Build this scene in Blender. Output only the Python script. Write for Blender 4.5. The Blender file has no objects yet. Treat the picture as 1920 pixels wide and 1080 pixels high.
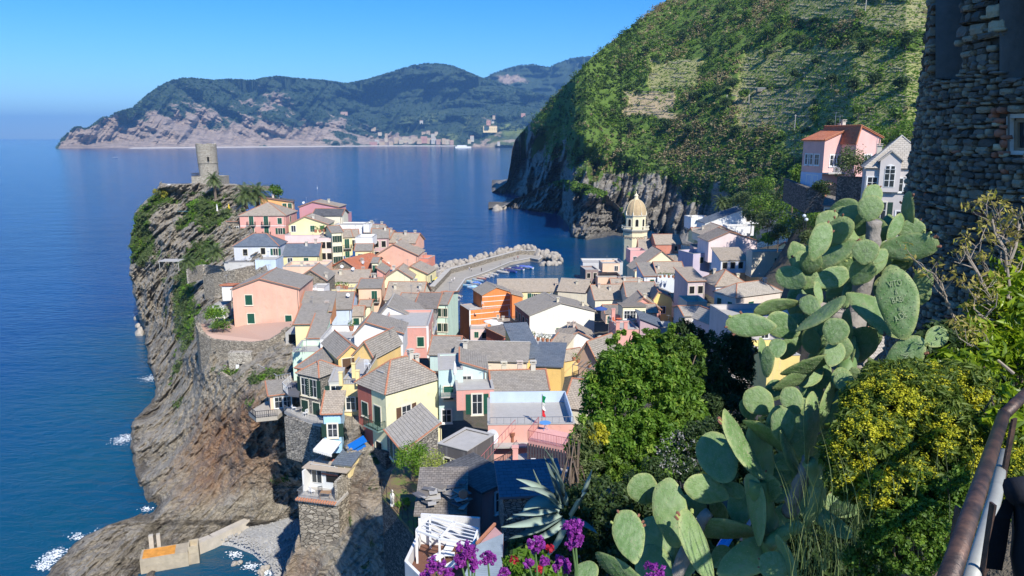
import bpy, bmesh, math, random
import numpy as np
from mathutils import Vector, Matrix
R = math.radians
sc = bpy.context.scene
col = sc.collection
# ---------------------------------------------------------------- camera, sky, sun, exposure
CH, PITCH, F = 60.0, R(11.39), 1400.0
cP, sP = math.cos(PITCH), math.sin(PITCH)
cam_d = bpy.data.cameras.new('camera'); cam = bpy.data.objects.new('camera', cam_d); col.objects.link(cam)
cam.location = (0, 0, CH); cam.rotation_euler = (math.pi/2-PITCH, 0, 0)
cam_d.sensor_width = 36; cam_d.lens = 36*F/1920; cam_d.clip_start = 0.05; cam_d.clip_end = 90000
sc.camera = cam
SUN_AZ = Vector((0.46, -0.89, 0)).normalized(); SUN_EL = R(42)
sd = Vector((SUN_AZ.x*math.cos(SUN_EL), SUN_AZ.y*math.cos(SUN_EL), math.sin(SUN_EL)))
sun_d = bpy.data.lights.new('sun', 'SUN'); sun_d.energy = 4.6; sun_d.angle = R(0.53); sun_d.color = (1, .955, .87)
sun = bpy.data.objects.new('sun', sun_d); col.objects.link(sun)
sun.rotation_euler = (-sd).to_track_quat('-Z', 'Y').to_euler()
world = bpy.data.worlds.new('World'); sc.world = world; world.use_nodes = True
wn = world.node_tree.nodes; wn.clear()
wo = wn.new('ShaderNodeOutputWorld'); wb = wn.new('ShaderNodeBackground'); ws = wn.new('ShaderNodeTexSky')
ws.sky_type = 'NISHITA'; ws.sun_disc = False; ws.sun_elevation = SUN_EL
ws.sun_rotation = math.atan2(SUN_AZ.x, SUN_AZ.y)
ws.altitude = 60; ws.air_density = 1.0; ws.dust_density = 0.1; ws.ozone_density = 5.0
wb.inputs['Strength'].default_value = 0.115
wh = wn.new('ShaderNodeHueSaturation'); wh.inputs['Saturation'].default_value = 1.4
world.node_tree.links.new(ws.outputs[0], wh.inputs['Color'])
wt = wn.new('ShaderNodeMix'); wt.data_type = 'RGBA'; wt.blend_type = 'MULTIPLY'; wt.inputs[0].default_value = 1
wt.inputs[7].default_value = (.66, .85, 1.06, 1); world.node_tree.links.new(wh.outputs[0], wt.inputs[6]); world.node_tree.links.new(wt.outputs[2], wb.inputs[0]); world.node_tree.links.new(wb.outputs[0], wo.inputs[0])
sc.view_settings.view_transform = 'Standard'; sc.view_settings.look = 'None'
sc.view_settings.exposure = 0.5; sc.view_settings.gamma = 1.0; sc.view_settings.use_curve_mapping = False
sc.render.engine = 'CYCLES'
cy = sc.cycles; cy.max_bounces = 5; cy.diffuse_bounces = 2; cy.glossy_bounces = 2; cy.transmission_bounces = 3
cy.transparent_max_bounces = 8; cy.volume_bounces = 0; cy.use_denoising = True; cy.caustics_reflective = False
cy.sample_clamp_indirect = 4.0

# ---------------------------------------------------------------- geometry helpers
def P(px, py, D):
    "world point at forward distance D seen at pixel (px, py) of the 1920x1080 photograph"
    sx, sy = (px-960)/F, (540-py)/F
    y = cP+sy*sP; k = D/y
    return Vector((sx*k, D, CH+(-sP+sy*cP)*k))
def Pz(px, py, z=0.0):
    sx, sy = (px-960)/F, (540-py)/F
    d = Vector((sx, cP+sy*sP, -sP+sy*cP)); k = (z-CH)/d.z
    return Vector((d.x*k, d.y*k, z))
def rowD(py, z=0.0): return Pz(960, py, z).y
rng = np.random.default_rng(7)
random.seed(11)
def _h(ix, iy, iz, s):
    n = (ix*374761393+iy*668265263+iz*2147483647+s*1274126177) & 0xffffffff
    n = ((n ^ (n >> 13))*1274126177) & 0xffffffff
    n = (n ^ (n >> 16)) & 0xffffffff
    return n/4294967295.0*2-1
def vnoise(p, s=0):
    i = np.floor(p).astype(np.int64); f = p-i; f = f*f*(3-2*f)
    r = 0
    for a in (0, 1):
        for b in (0, 1):
            for c in (0, 1):
                w = (f[..., 0] if a else 1-f[..., 0])*(f[..., 1] if b else 1-f[..., 1])*(f[..., 2] if c else 1-f[..., 2])
                r = r+w*_h(i[..., 0]+a, i[..., 1]+b, i[..., 2]+c, s)
    return r
def fbm(p, o=4, s=0, ridged=False, g=.5):
    r, a, t = 0, 1.0, 0
    for k in range(o):
        n = vnoise(p*(2.03**k)+k*17.3, s+k)
        if ridged: n = 1-2*np.abs(n)
        r = r+a*n; t += a; a *= g
    return r/t
def interp(x, pts, k=1):
    return np.interp(x, [p[0] for p in pts], [p[k] for p in pts])
def npmesh(name, V, Fc, mat=None, smooth=False, attrs=None, uv=None):
    "V (n,3) ; Fc (m,k) with constant k"
    me = bpy.data.meshes.new(name); V = np.asarray(V, np.float32); Fc = np.asarray(Fc, np.int32)
    m, k = Fc.shape
    me.vertices.add(len(V)); me.vertices.foreach_set('co', V.ravel())
    me.loops.add(m*k); me.loops.foreach_set('vertex_index', Fc.ravel())
    me.polygons.add(m); me.polygons.foreach_set('loop_start', np.arange(0, m*k, k, dtype=np.int32))
    me.polygons.foreach_set('loop_total', np.full(m, k, np.int32))
    if smooth: me.polygons.foreach_set('use_smooth', np.ones(m, bool))
    for an, av in (attrs or {}).items():
        at = me.attributes.new(an, 'FLOAT', 'POINT'); at.data.foreach_set('value', np.asarray(av, np.float32).ravel())
    me.update(calc_edges=True)
    if mat: me.materials.append(mat)
    return me
def link(name, data, parent=None, loc=None, rot=None, scale=None):
    o = bpy.data.objects.new(name, data); col.objects.link(o)
    if parent: o.parent = parent
    if loc is not None: o.location = loc
    if rot is not None: o.rotation_euler = rot
    if scale is not None: o.scale = scale
    return o
def tag(o, label=None, cat=None, group=None, kind=None):
    if label: o['label'] = label
    if cat: o['category'] = cat
    if group: o['group'] = group
    if kind: o['kind'] = kind
    return o
def thing(name, label, cat, loc=(0, 0, 0), rz=0, group=None):
    return tag(link(name, None, None, loc, (0, 0, rz)), label, cat, group)
class MB:
    "collects simple shapes and links them as one mesh"
    def __init__(s): s.v = []; s.f = []; s.m = []; s.uv = []; s.hasuv = False
    def add(s, vs, fs, mi=0, uvs=None):
        b = len(s.v); s.v += [tuple(v) for v in vs]; s.f += [tuple(i+b for i in f) for f in fs]; s.m += [mi]*len(fs)
        if uvs: s.hasuv = True; s.uv += uvs
        else: s.uv += [[(0, 0)]*len(f) for f in fs]
        return s
    def box(s, c, d, rz=0, mi=0, M=None):
        vs = []
        for x in (-.5, .5):
            for y in (-.5, .5):
                for z in (-.5, .5):
                    p = Vector((x*d[0], y*d[1], z*d[2]))
                    if rz: p.rotate(Matrix.Rotation(rz, 3, 'Z'))
                    if M: p = M@p
                    vs.append(p+Vector(c))
        return s.add(vs, [(0, 1, 3, 2), (4, 6, 7, 5), (0, 4, 5, 1), (2, 3, 7, 6), (0, 2, 6, 4), (1, 5, 7, 3)], mi)
    def bx(s, x0, x1, y0, y1, z0, z1, mi=0):
        return s.box(((x0+x1)/2, (y0+y1)/2, (z0+z1)/2), (x1-x0, y1-y0, z1-z0), 0, mi)
    def bar(s, a, b, w, h=None, mi=0, n=4):
        a, b = Vector(a), Vector(b); d = (b-a)
        if d.length < 1e-6: return s
        q = d.to_track_quat('Z', 'Y'); h = h or w; vs = []
        for p in (a, b):
            for k in range(n):
                t = 2*math.pi*(k+.5)/n
                vs.append(p+q@Vector((math.cos(t)*w*.707, math.sin(t)*h*.707, 0)))
        fs = [(k, (k+1) % n, n+(k+1) % n, n+k) for k in range(n)]+[tuple(range(n))[::-1], tuple(range(n, 2*n))]
        return s.add(vs, fs, mi)
    def tube(s, pts, rad, n=8, mi=0, cap=True):
        pts = [Vector(p) for p in pts]; rads = rad if isinstance(rad, (list, tuple)) else [rad]*len(pts); vs = []
        up = Vector((0, 0, 1)); xa = None
        for i, p in enumerate(pts):
            t = (pts[min(i+1, len(pts)-1)]-pts[max(i-1, 0)]).normalized()
            if xa is None:
                xa = t.cross(up if abs(t.z) < .9 else Vector((1, 0, 0))).normalized()
            xa = (xa-t*xa.dot(t)).normalized(); ya = t.cross(xa)
            for k in range(n):
                a = 2*math.pi*k/n; vs.append(p+(xa*math.cos(a)+ya*math.sin(a))*rads[i])
        fs = []
        for i in range(len(pts)-1):
            for k in range(n):
                fs.append((i*n+k, i*n+(k+1) % n, (i+1)*n+(k+1) % n, (i+1)*n+k))
        if cap: fs += [tuple(range(n))[::-1], tuple(range((len(pts)-1)*n, len(pts)*n))]
        return s.add(vs, fs, mi)
    def lathe(s, prof, n=16, c=(0, 0, 0), mi=0, sx=1, sy=1, ph=0):
        vs = []; fs = []
        for r, z in prof:
            for k in range(n):
                a = 2*math.pi*k/n+ph; vs.append((c[0]+r*math.cos(a)*sx, c[1]+r*math.sin(a)*sy, c[2]+z))
        for i in range(len(prof)-1):
            for k in range(n): fs.append((i*n+k, i*n+(k+1) % n, (i+1)*n+(k+1) % n, (i+1)*n+k))
        fs += [tuple(range(n))[::-1], tuple(range((len(prof)-1)*n, len(prof)*n))]
        return s.add(vs, fs, mi)
    def prism(s, poly, z0, z1, mi=0):
        n = len(poly); vs = [(p[0], p[1], z0) for p in poly]+[(p[0], p[1], z1) for p in poly]
        a = sum(poly[i][0]*poly[(i+1) % n][1]-poly[(i+1) % n][0]*poly[i][1] for i in range(n))
        fs = [(k, (k+1) % n, n+(k+1) % n, n+k) for k in range(n)]+[tuple(range(n))[::-1], tuple(range(n, 2*n))]
        if a < 0: fs = [f[::-1] for f in fs]
        return s.add(vs, fs, mi)
    def mesh(s, name, mats, smooth=False):
        me = bpy.data.meshes.new(name); me.from_pydata(s.v, [], s.f)
        for m in (mats if isinstance(mats, (list, tuple)) else [mats]): me.materials.append(m)
        me.polygons.foreach_set('material_index', s.m)
        if s.hasuv:
            ul = me.uv_layers.new(name='UVMap'); flat = [c for u in s.uv for p in u for c in p]
            ul.data.foreach_set('uv', flat)
        if smooth: me.polygons.foreach_set('use_smooth', [True]*len(s.f))
        me.update(); return me
    def obj(s, name, mats, parent=None, loc=None, rot=None, smooth=False):
        return link(name, s.mesh(name, mats, smooth), parent, loc, rot)

# ---------------------------------------------------------------- materials
class NG:
    def __init__(s, name):
        s.m = bpy.data.materials.new(name); s.m.use_nodes = True; s.t = s.m.node_tree
        s.t.nodes.clear(); s.out = s.t.nodes.new('ShaderNodeOutputMaterial')
        s.b = s.t.nodes.new('ShaderNodeBsdfPrincipled'); s.t.links.new(s.b.outputs[0], s.out.inputs[0])
        s.co = s.t.nodes.new('ShaderNodeTexCoord')
    def n(s, typ, ins=None, **kw):
        nd = s.t.nodes.new('ShaderNode'+typ)
        for k, v in kw.items(): setattr(nd, k, v)
        for k, v in (ins or {}).items():
            if isinstance(v, bpy.types.NodeSocket): s.t.links.new(v, nd.inputs[k])
            else: nd.inputs[k].default_value = v
        return nd
    def set(s, k, v):
        if isinstance(v, bpy.types.NodeSocket): s.t.links.new(v, s.b.inputs[k])
        else: s.b.inputs[k].default_value = v
    def map(s, src, scale=(1, 1, 1), rot=(0, 0, 0), loc=(0, 0, 0)):
        return s.n('Mapping', {'Vector': src, 'Scale': scale, 'Rotation': rot, 'Location': loc}).outputs[0]
    def noise(s, vec, scale=1, detail=3, rough=.6, dist=0):
        return s.n('TexNoise', {'Vector': vec, 'Scale': scale, 'Detail': detail, 'Roughness': rough, 'Distortion': dist}).outputs[0]
    def ramp(s, fac, stops):
        nd = s.n('ValToRGB', {'Fac': fac}); e = nd.color_ramp.elements
        while len(e) < len(stops): e.new(.5)
        for el, (p, c) in zip(e, stops):
            el.position = p; el.color = (*c, 1) if len(c) == 3 else c
        return nd.outputs[0]
    def mix(s, f, a, b, typ='MIX'):
        nd = s.t.nodes.new('ShaderNodeMix'); nd.data_type = 'RGBA'; nd.blend_type = typ
        for i, v in ((0, f), (6, a), (7, b)):
            if isinstance(v, bpy.types.NodeSocket): s.t.links.new(v, nd.inputs[i])
            else: nd.inputs[i].default_value = v if i == 0 else ((*v, 1) if len(v) == 3 else v)
        return nd.outputs[2]
    def math(s, op, a, b=0.0, clamp=False):
        nd = s.t.nodes.new('ShaderNodeMath'); nd.operation = op; nd.use_clamp = clamp
        for i, v in ((0, a), (1, b)):
            if isinstance(v, bpy.types.NodeSocket): s.t.links.new(v, nd.inputs[i])
            else: nd.inputs[i].default_value = v
        return nd.outputs[0]
    def attr(s, name): return s.n('Attribute', attribute_name=name).outputs['Fac']
    def bump(s, h, dist=.1, strength=1.0, prev=None):
        d = {'Height': h, 'Distance': dist, 'Strength': strength}
        if prev: d['Normal'] = prev
        return s.n('Bump', d).outputs[0]
    def oi(s): return s.n('ObjectInfo').outputs['Random']
_mc = {}
def c3(c): return (c[0], c[1], c[2])
def plain(c, rough=.6, metal=0.0, var=.12, sc_=3.0, spec=.3, bump=0.0, key=None):
    k = ('plain', c, rough, metal, var, sc_, bump)
    if k in _mc: return _mc[k]
    g = NG(key or 'plain_paint'); o = g.co.outputs['Object']
    nz = g.noise(o, sc_, 4)
    g.set('Base Color', g.mix(nz, tuple(x*(1-var) for x in c), tuple(min(1, x*(1+var)) for x in c)))
    g.set('Roughness', rough); g.set('Metallic', metal); g.set('Specular IOR Level', spec)
    if bump: g.set('Normal', g.bump(nz, bump, 1))
    _mc[k] = g.m; return g.m
def stucco(c, dirt=.55):
    k = ('stucco', c, dirt)
    if k in _mc: return _mc[k]
    g = NG('painted_stucco'); o = g.co.outputs['Object']; oi = g.oi()
    ov = g.n('VectorMath', {0: o, 1: (0, 0, 0)}, operation='ADD').outputs[0]
    big = g.noise(g.map(ov, (.35, .35, .22)), 1, 5, .65)
    streak = g.noise(g.map(ov, (2.2, 2.2, .16)), 1, 5, .7)
    fine = g.noise(ov, 9, 3)
    base = g.mix(g.ramp(big, [(.32, (0, 0, 0)), (.7, (1, 1, 1))]), tuple(x*.86 for x in c), tuple(min(.93, x*1.06) for x in c))
    st = g.ramp(streak, [(.52, (0, 0, 0)), (.78, (1, 1, 1))])
    grey = tuple(.35*x+.65*.42 for x in c)
    base = g.mix(g.math('MULTIPLY', st, dirt), base, grey)
    lo = g.ramp(g.noise(ov, .9, 6, .75), [(.56, (0, 0, 0)), (.66, (1, 1, 1))])
    base = g.mix(g.math('MULTIPLY', lo, .38*dirt/.35), base, tuple(x*.72 for x in c))
    g.set('Base Color', base); g.set('Roughness', .92); g.set('Specular IOR Level', .15)
    g.set('Normal', g.bump(g.math('ADD', g.math('MULTIPLY', fine, .3), big), .03, .7))
    _mc[k] = g.m; return g.m
def rooftile(key):
    k = ('roof', key)
    if k in _mc: return _mc[k]
    cols = dict(slate=((.36, .32, .265), (.235, .21, .175), .42, .30), tan=((.46, .38, .29), (.3, .25, .19), .40, .3),
                dark=((.12, .12, .125), (.06, .06, .065), .45, .32), blue=((.13, .16, .2), (.09, .11, .14), .6, .4),
                terra=((.62, .2, .09), (.45, .13, .06), .32, .22), pale=((.46, .41, .34), (.36, .32, .26), .5, .38),
                brown=((.28, .24, .2), (.15, .13, .11), .36, .28), rose=((.5, .32, .24), (.36, .22, .17), .8, .4))[key]
    g = NG(key+'_roof_slates'); uv = g.co.outputs['UV']
    w = g.noise(uv, .8, 3)
    uvd = g.n('VectorMath', {0: uv, 1: g.n('VectorMath', {0: g.n('TexNoise', {'Vector': uv, 'Scale': 1.3}).outputs[1], 'Scale': .12}, operation='SCALE').outputs[0]}, operation='ADD').outputs[0]
    br = g.n('TexBrick', {'Vector': uvd, 'Scale': 1.0, 'Color1': (*cols[0], 1), 'Color2': (*cols[1], 1), 'Mortar': (*[x*.45 for x in cols[1]], 1),
                          'Mortar Size': .014, 'Mortar Smooth': .3, 'Bias': -.25, 'Brick Width': cols[2], 'Row Height': cols[3]})
    stain = g.ramp(g.noise(uv, .35, 6, .7), [(.38, (0, 0, 0)), (.66, (1, 1, 1))])
    lich = g.ramp(g.noise(uv, 2.6, 5, .75), [(.58, (0, 0, 0)), (.68, (1, 1, 1))])
    c = g.mix(g.math('MULTIPLY', stain, .55), br.outputs[0], tuple(.6*x+.12 for x in cols[0]))
    if key not in ('blue', 'dark'): c = g.mix(g.math('MULTIPLY', lich, .5), c, (.42, .38, .3))
    g.set('Base Color', c); g.set('Roughness', .85); g.set('Specular IOR Level', .25)
    rr = g.n('SeparateXYZ', {0: uvd}).outputs[1]
    saw = g.math('FRACT', g.math('DIVIDE', rr, cols[3]))
    hh = g.math('ADD', g.math('MULTIPLY', g.math('SUBTRACT', 1.0, saw), .6), g.math('MULTIPLY', br.outputs[1], -.7))
    hh = g.math('ADD', hh, g.math('MULTIPLY', w, .8))
    g.set('Normal', g.bump(hh, .07, 1.0))
    _mc[k] = g.m; return g.m
def masonry(key='grey', scale=2.6):
    k = ('stone', key, scale)
    if k in _mc: return _mc[k]
    c1, c2, c3_ = dict(grey=((.3, .28, .25), (.17, .16, .145), (.42, .38, .32)), warm=((.36, .31, .24), (.22, .19, .15), (.5, .44, .35)),
                  dark=((.16, .15, .14), (.08, .08, .075), (.27, .25, .22)), pale=((.5, .45, .37), (.36, .32, .26), (.62, .57, .48)))[key]
    g = NG(key+'_rubble_masonry'); o = g.co.outputs['Object']
    ov = g.n('VectorMath', {0: g.map(o, (1, 1, 2.1)), 1: g.n('VectorMath', {0: g.n('TexNoise', {'Vector': o, 'Scale': 1.5}).outputs[1], 'Scale': .35}, operation='SCALE').outputs[0]}, operation='ADD').outputs[0]
    v = g.n('TexVoronoi', {'Vector': ov, 'Scale': scale, 'Randomness': 1.0})
    ve = g.n('TexVoronoi', {'Vector': ov, 'Scale': scale}, feature='DISTANCE_TO_EDGE')
    cc = g.n('SeparateColor', {0: v.outputs['Color']}).outputs[0]
    base = g.ramp(cc, [(0, c2), (.5, c1), (1, c3_)])
    stain = g.ramp(g.noise(o, .25, 6, .7), [(.4, (0, 0, 0)), (.7, (1, 1, 1))])
    base = g.mix(g.math('MULTIPLY', stain, .4), base, tuple(x*.75 for x in c1))
    edge = g.ramp(ve.outputs[0], [(0, (0, 0, 0)), (.09, (1, 1, 1))])
    base = g.mix(edge, tuple(x*.35 for x in c2), base)
    g.set('Base Color', base); g.set('Roughness', .95); g.set('Specular IOR Level', .15)
    g.set('Normal', g.bump(g.math('ADD', edge, g.math('MULTIPLY', g.noise(o, 12, 3), .4)), .09, 1))
    _mc[k] = g.m; return g.m
def leafmat(name, c1, c2, c3_=None, trans=.35, rough=.55):
    g = NG(name); a = g.attr('tint'); stops = [(0, c1), (.75, c2)]+([(1, c3_)] if c3_ else [])
    c = g.ramp(a, stops)
    g.set('Base Color', c); g.set('Roughness', rough); g.set('Specular IOR Level', .35)
    tr = g.n('BsdfTranslucent', {'Color': g.mix(.5, c, g.mix(.5, c, (.6, .9, .1), 'MULTIPLY'), 'ADD')})
    mx = g.n('MixShader', {0: trans, 1: g.b.outputs[0], 2: tr.outputs[0]})
    g.t.links.new(mx.outputs[0], g.out.inputs[0])
    return g.m
def rockmat(name, dark, mid, light, strata=(0, 0, 0), sc_=1.0, green=(.07, .1, .03), bd=None):
    g = NG(name); o = g.co.outputs['Object']
    st = g.noise(g.map(o, (.22*sc_, .22*sc_, 2.2*sc_), strata), 1, 7, .68, .9)
    st2 = g.noise(g.map(o, (.9*sc_, .9*sc_, 7*sc_), strata), 1, 5, .7, .6)
    bl = g.noise(o, .16*sc_, 6, .62); fn = g.noise(o, 2.2*sc_, 6, .72)
    c = g.ramp(g.math('ADD', g.math('MULTIPLY', st, .6), g.math('MULTIPLY', st2, .4)), [(.40, dark), (.5, mid), (.61, light)])
    c = g.mix(g.ramp(bl, [(.4, (0, 0, 0)), (.62, (.6, .6, .6))]), c, g.mix(fn, mid, light))
    c = g.mix(g.ramp(fn, [(.3, (.7, .7, .7)), (.46, (0, 0, 0))]), c, tuple(x*.35 for x in dark))
    rust = g.attr('rust'); rn = g.noise(g.map(o, (.5, .5, 3.5), strata), 1, 6, .7, .8)
    rc = g.ramp(rn, [(.35, (.1, .05, .03)), (.48, (.3, .15, .08)), (.6, (.5, .32, .19)), (.7, (.45, .15, .05))])
    c = g.mix(g.math('MULTIPLY', rust, .85, True), c, rc)
    veg = g.attr('veg')
    gm = g.ramp(g.math('ADD', veg, g.math('MULTIPLY', g.math('SUBTRACT', fn, .5), 1.6)), [(.42, (0, 0, 0)), (.58, (1, 1, 1))])
    gc = g.mix(g.noise(o, .8, 5), green, tuple(x*2.1 for x in green))
    c = g.mix(gm, c, gc)
    terr = g.attr('terr')
    c = g.mix(terr, c, g.mix(g.noise(o, .4, 5, .7), (.2, .3, .045), (.42, .42, .13)))
    wall = g.attr('wall')
    c = g.mix(wall, c, g.mix(g.noise(o, 1.2, 5, .7), (.36, .27, .15), (.6, .48, .3)))
    wz = g.math('ADD', g.n('SeparateXYZ', {0: g.n('NewGeometry').outputs[0]}).outputs[2], g.math('MULTIPLY', g.math('SUBTRACT', fn, .5), 3.0)); wet = g.ramp(g.math('DIVIDE', wz, 6.0), [(.1, (1, 1, 1)), (.28, (0, 0, 0))])
    c = g.mix(g.math('MULTIPLY', wet, .6), c, tuple(x*.45 for x in dark))
    g.set('Base Color', c); g.set('Roughness', .93); g.set('Specular IOR Level', .2)
    hh = g.math('ADD', g.math('MULTIPLY', st, 1.0), g.math('ADD', g.math('MULTIPLY', st2, .45), g.math('MULTIPLY', fn, .55)))
    g.set('Normal', g.bump(hh, bd or .9/sc_, 1.0))
    return g.m

# ---------------------------------------------------------------- leaf clouds
def leafcloud(name, C, Rr, per, size, mat, parent=None, aspect=.5, outward=.6, shell=.55, up=.25, smod=.35, tints=None, rr=rng, fold=False):
    "C (n,3) clump centres, Rr (n,3) radii; per leaves in each clump; one mesh"
    C = np.asarray(C, float).reshape(-1, 3); Rr = np.asarray(Rr, float)
    if Rr.ndim == 1: Rr = np.repeat(Rr[:, None], 3, 1) if len(Rr) == len(C) else np.tile(Rr, (len(C), 1))
    n = len(C)*per
    d = rr.normal(size=(n, 3)); d /= np.linalg.norm(d, axis=1)[:, None]
    r = (shell+(1-shell)*rr.random(n)**.7)*(1+.12*rr.normal(size=n))
    ci = np.repeat(np.arange(len(C)), per)
    pos = C[ci]+d*Rr[ci]*r[:, None]
    nrm = d*outward+rr.normal(size=(n, 3))*(1-outward)*1.2; nrm[:, 2] += up
    nrm /= np.linalg.norm(nrm, axis=1)[:, None]
    t = rr.normal(size=(n, 3)); t -= nrm*np.sum(t*nrm, 1)[:, None]; t /= np.linalg.norm(t, axis=1)[:, None]
    b = np.cross(nrm, t); sz = size*(1+smod*rr.normal(size=n)).clip(.4, 2)
    L = (sz*.5)[:, None]*t; W = (sz*.5*aspect)[:, None]*b
    off = (nrm*sz[:, None]*.12) if fold else 0
    V = np.stack([pos-L, pos+W+off, pos+L, pos-W+off], 1).reshape(-1, 3)
    Fc = np.arange(n*4).reshape(-1, 4)
    if fold:
        a = Fc; Fc = np.concatenate([a[:, [0, 1, 2]], a[:, [0, 2, 3]]])
    tc = rr.random(len(C)) if tints is None else np.asarray(tints)
    tint = (.55*tc[ci]+.45*rr.random(n)).clip(0, 1)
    me = npmesh(name, V, Fc, mat, attrs={'tint': np.repeat(tint, 4)})
    return link(name, me, parent) if name else me
GREEN = leafmat('green_leaves', (.03, .07, .010), (.13, .23, .025), (.26, .35, .045))
DARKGREEN = leafmat('dark_green_leaves', (.018, .04, .013), (.06, .105, .028), (.12, .17, .045))
OLIVE = leafmat('olive_green_leaves', (.05, .075, .025), (.14, .19, .06), (.27, .31, .12))
LIME = leafmat('lime_green_leaves', (.05, .12, .01), (.16, .3, .02), (.34, .42, .05))
YELLOWFL = leafmat('yellow_flower_heads', (.5, .42, .01), (.75, .62, .015), (.85, .75, .05), .25)
DRY = leafmat('dry_straw_leaves', (.2, .16, .08), (.38, .31, .17), (.5, .43, .26))
BARK = plain((.16, .12, .09), .95, sc_=6, var=.4, bump=.03, key='bark')

# ---------------------------------------------------------------- relief grids (terrain seen from many distances)
def grid_faces(nr, nc):
    i = np.arange(nr*nc).reshape(nr, nc)
    return np.stack([i[:-1, :-1].ravel(), i[1:, :-1].ravel(), i[1:, 1:].ravel(), i[:-1, 1:].ravel()], 1)
def PV(px, py, D):
    sx, sy = (px-960)/F, (540-py)/F; y = cP+sy*sP; k = D/y
    return np.stack([sx*k, D+0*k, CH+(-sP+sy*cP)*k], -1)
# ---------------------------------------------------------------- sea
def sea_mat():
    g = NG('sea_water'); o = g.co.outputs['Object']
    n1 = g.noise(g.map(o, (.20, .38, .3), (0, 0, .35)), 1, 6, .62, .3)
    n2 = g.noise(g.map(o, (.02, .04, .1), (0, 0, .35)), 1, 4, .6)
    sh = g.noise(g.map(o, (.012, .006, .1)), 1, 3, .6)
    c = g.mix(sh, (.0008, .02, .085), (.002, .055, .2))
    teal = g.attr('shore')
    c = g.mix(g.math('MULTIPLY', teal, .8), c, (.004, .07, .10))
    g.set('Base Color', c); g.set('Roughness', .09); g.set('IOR', 1.33); g.set('Specular IOR Level', .36)
    h = g.math('ADD', n1, g.math('MULTIPLY', n2, 2.2))
    g.set('Normal', g.bump(h, .8, .75))
    return g.m
def sea():
    # rings that grow with distance, fine near the town
    rows = np.concatenate([np.linspace(20, 700, 70), np.geomspace(730, 30000, 40)])
    cols = np.linspace(-1.1, 1.1, 81)
    Y, T = np.meshgrid(rows, cols, indexing='ij'); X = Y*T
    shore_pts = [(-95, 215), (-88, 165), (-78, 130), (-70, 105), (30, 250), (50, 290), (70, 380), (60, 430), (30, 330), (-45, 105), (90, 440)]
    d = np.min([np.hypot(X-a, (Y-b)) for a, b in shore_pts], 0)
    sh = np.clip(1-d/55, 0, 1)
    me = npmesh('sea', np.stack([X, Y, X*0], -1).reshape(-1, 3), grid_faces(*X.shape), sea_mat(), True, {'shore': sh.ravel()})
    tag(link('sea', me), kind='structure')
sea()

# ---------------------------------------------------------------- relief builder
def tan_e(py):
    sy = (540-py)/F; return (-sP+sy*cP)/(cP+sy*sP)
def relief(name, pxs, top, foot, slope, z0, nrows, noisef, mat, back=(1.03, 1.08, 1.18), D0=None, attrf=None):
    pxs = np.asarray(pxs, float); tp, ft = top(pxs), foot(pxs); s, zz = slope(pxs), z0(pxs)
    tan0 = tan_e(ft); d0 = D0(pxs) if D0 else (zz-CH)/tan0
    t = np.linspace(0, 1, nrows)[:, None]
    PY = ft+(tp-ft)*t; PX = pxs[None]+0*PY
    D = (CH-zz+d0*s)/np.maximum(s-tan_e(PY), .06)
    pos = PV(PX, PY, D)
    D = D*(1+noisef(pos, t, PX, PY, D))
    pos = PV(PX, PY, D)
    A = attrf(pos, t, PX, PY, D) if attrf else {}
    ext = []; last = pos[-1]
    for k, b in enumerate(back):
        q = last.copy(); q[:, :2] *= b; q[:, 2] = last[:, 2]*(1-.28*(k+1)); ext.append(q)
    full = np.concatenate([pos, np.array(ext)], 0)
    low = pos[0].copy(); low[:, 2] -= 6; low[:, :2] *= .995
    full = np.concatenate([low[None], full], 0)
    At = {k: np.concatenate([v[:1], v, np.repeat(v[-1:], len(back), 0)], 0).ravel() for k, v in A.items()}
    me = npmesh(name, full.reshape(-1, 3), grid_faces(full.shape[0], full.shape[1]), mat, False, At)
    return link(name, me), pos, PX, PY, D, A
K = lambda v: (lambda x: np.full_like(x, float(v)))
L = lambda pts: (lambda x: interp(x, pts))

# ---------------------------------------------------------------- far mountains
FAR = rockmat('far_mountain_ground', (.15, .12, .1), (.33, .25, .19), (.5, .4, .31), (0, .6, 0), .05, (.028, .045, .025), 7)
def farattr(kind):
    def f(pos, t, PX, PY, D):
        n = fbm(pos/260., 5, 3); n2 = fbm(pos/70., 3, 9); hgt = t+0*PX
        if kind == 1:
            v = .5+n*1.5+n2*1.1+(hgt-.42)*1.3+(PX-390)/520
            v = np.where((PX < 430), v-.5*np.clip((430-PX)/120, 0, 1)*(1.1-.5*hgt), v)
            v -= 1.1*np.exp(-(((PX-350)/60)**2+((PY-262)/22)**2))+.95*np.exp(-(((PX-600)/48)**2+((PY-252)/22)**2))+.8*np.exp(-(((PX-490)/40)**2+((PY-240)/20)**2))
            tr = np.clip(1.6*fbm(pos/160., 4, 21)+.1, 0, 1)*np.clip((PX-740)/80, 0, 1)*np.clip((PY-205)/18, 0, 1)*.55
        else:
            v = 1.0+n*.9+(PX-960)/800-1.0*np.exp(-(((PX-1150+PX*0)/10)**2))
            v -= .9*np.exp(-(((PX-955)/36)**2+((PY-148)/13)**2))
            tr = np.clip(1.5*fbm(pos/200., 4, 33), 0, 1)*.35*np.clip((PY-190)/30, 0, 1)
        return {'veg': np.clip(v, 0, 1.2), 'terr': tr, 'rust': np.clip(-v*.6, 0, .5)*0, 'wall': 0*v}
    return f
def farnoise(a):
    def f(pos, t, PX, PY, D):
        q = pos.copy(); q[..., 2] *= .6
        n = fbm(q/420., 6, 5, True)-.25+.28*fbm(np.stack([PX/16.+PY/22., PY/60., 0*PX], -1), 4, 601, True)
        return n*a*np.minimum(1, t*5)
    return f
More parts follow.
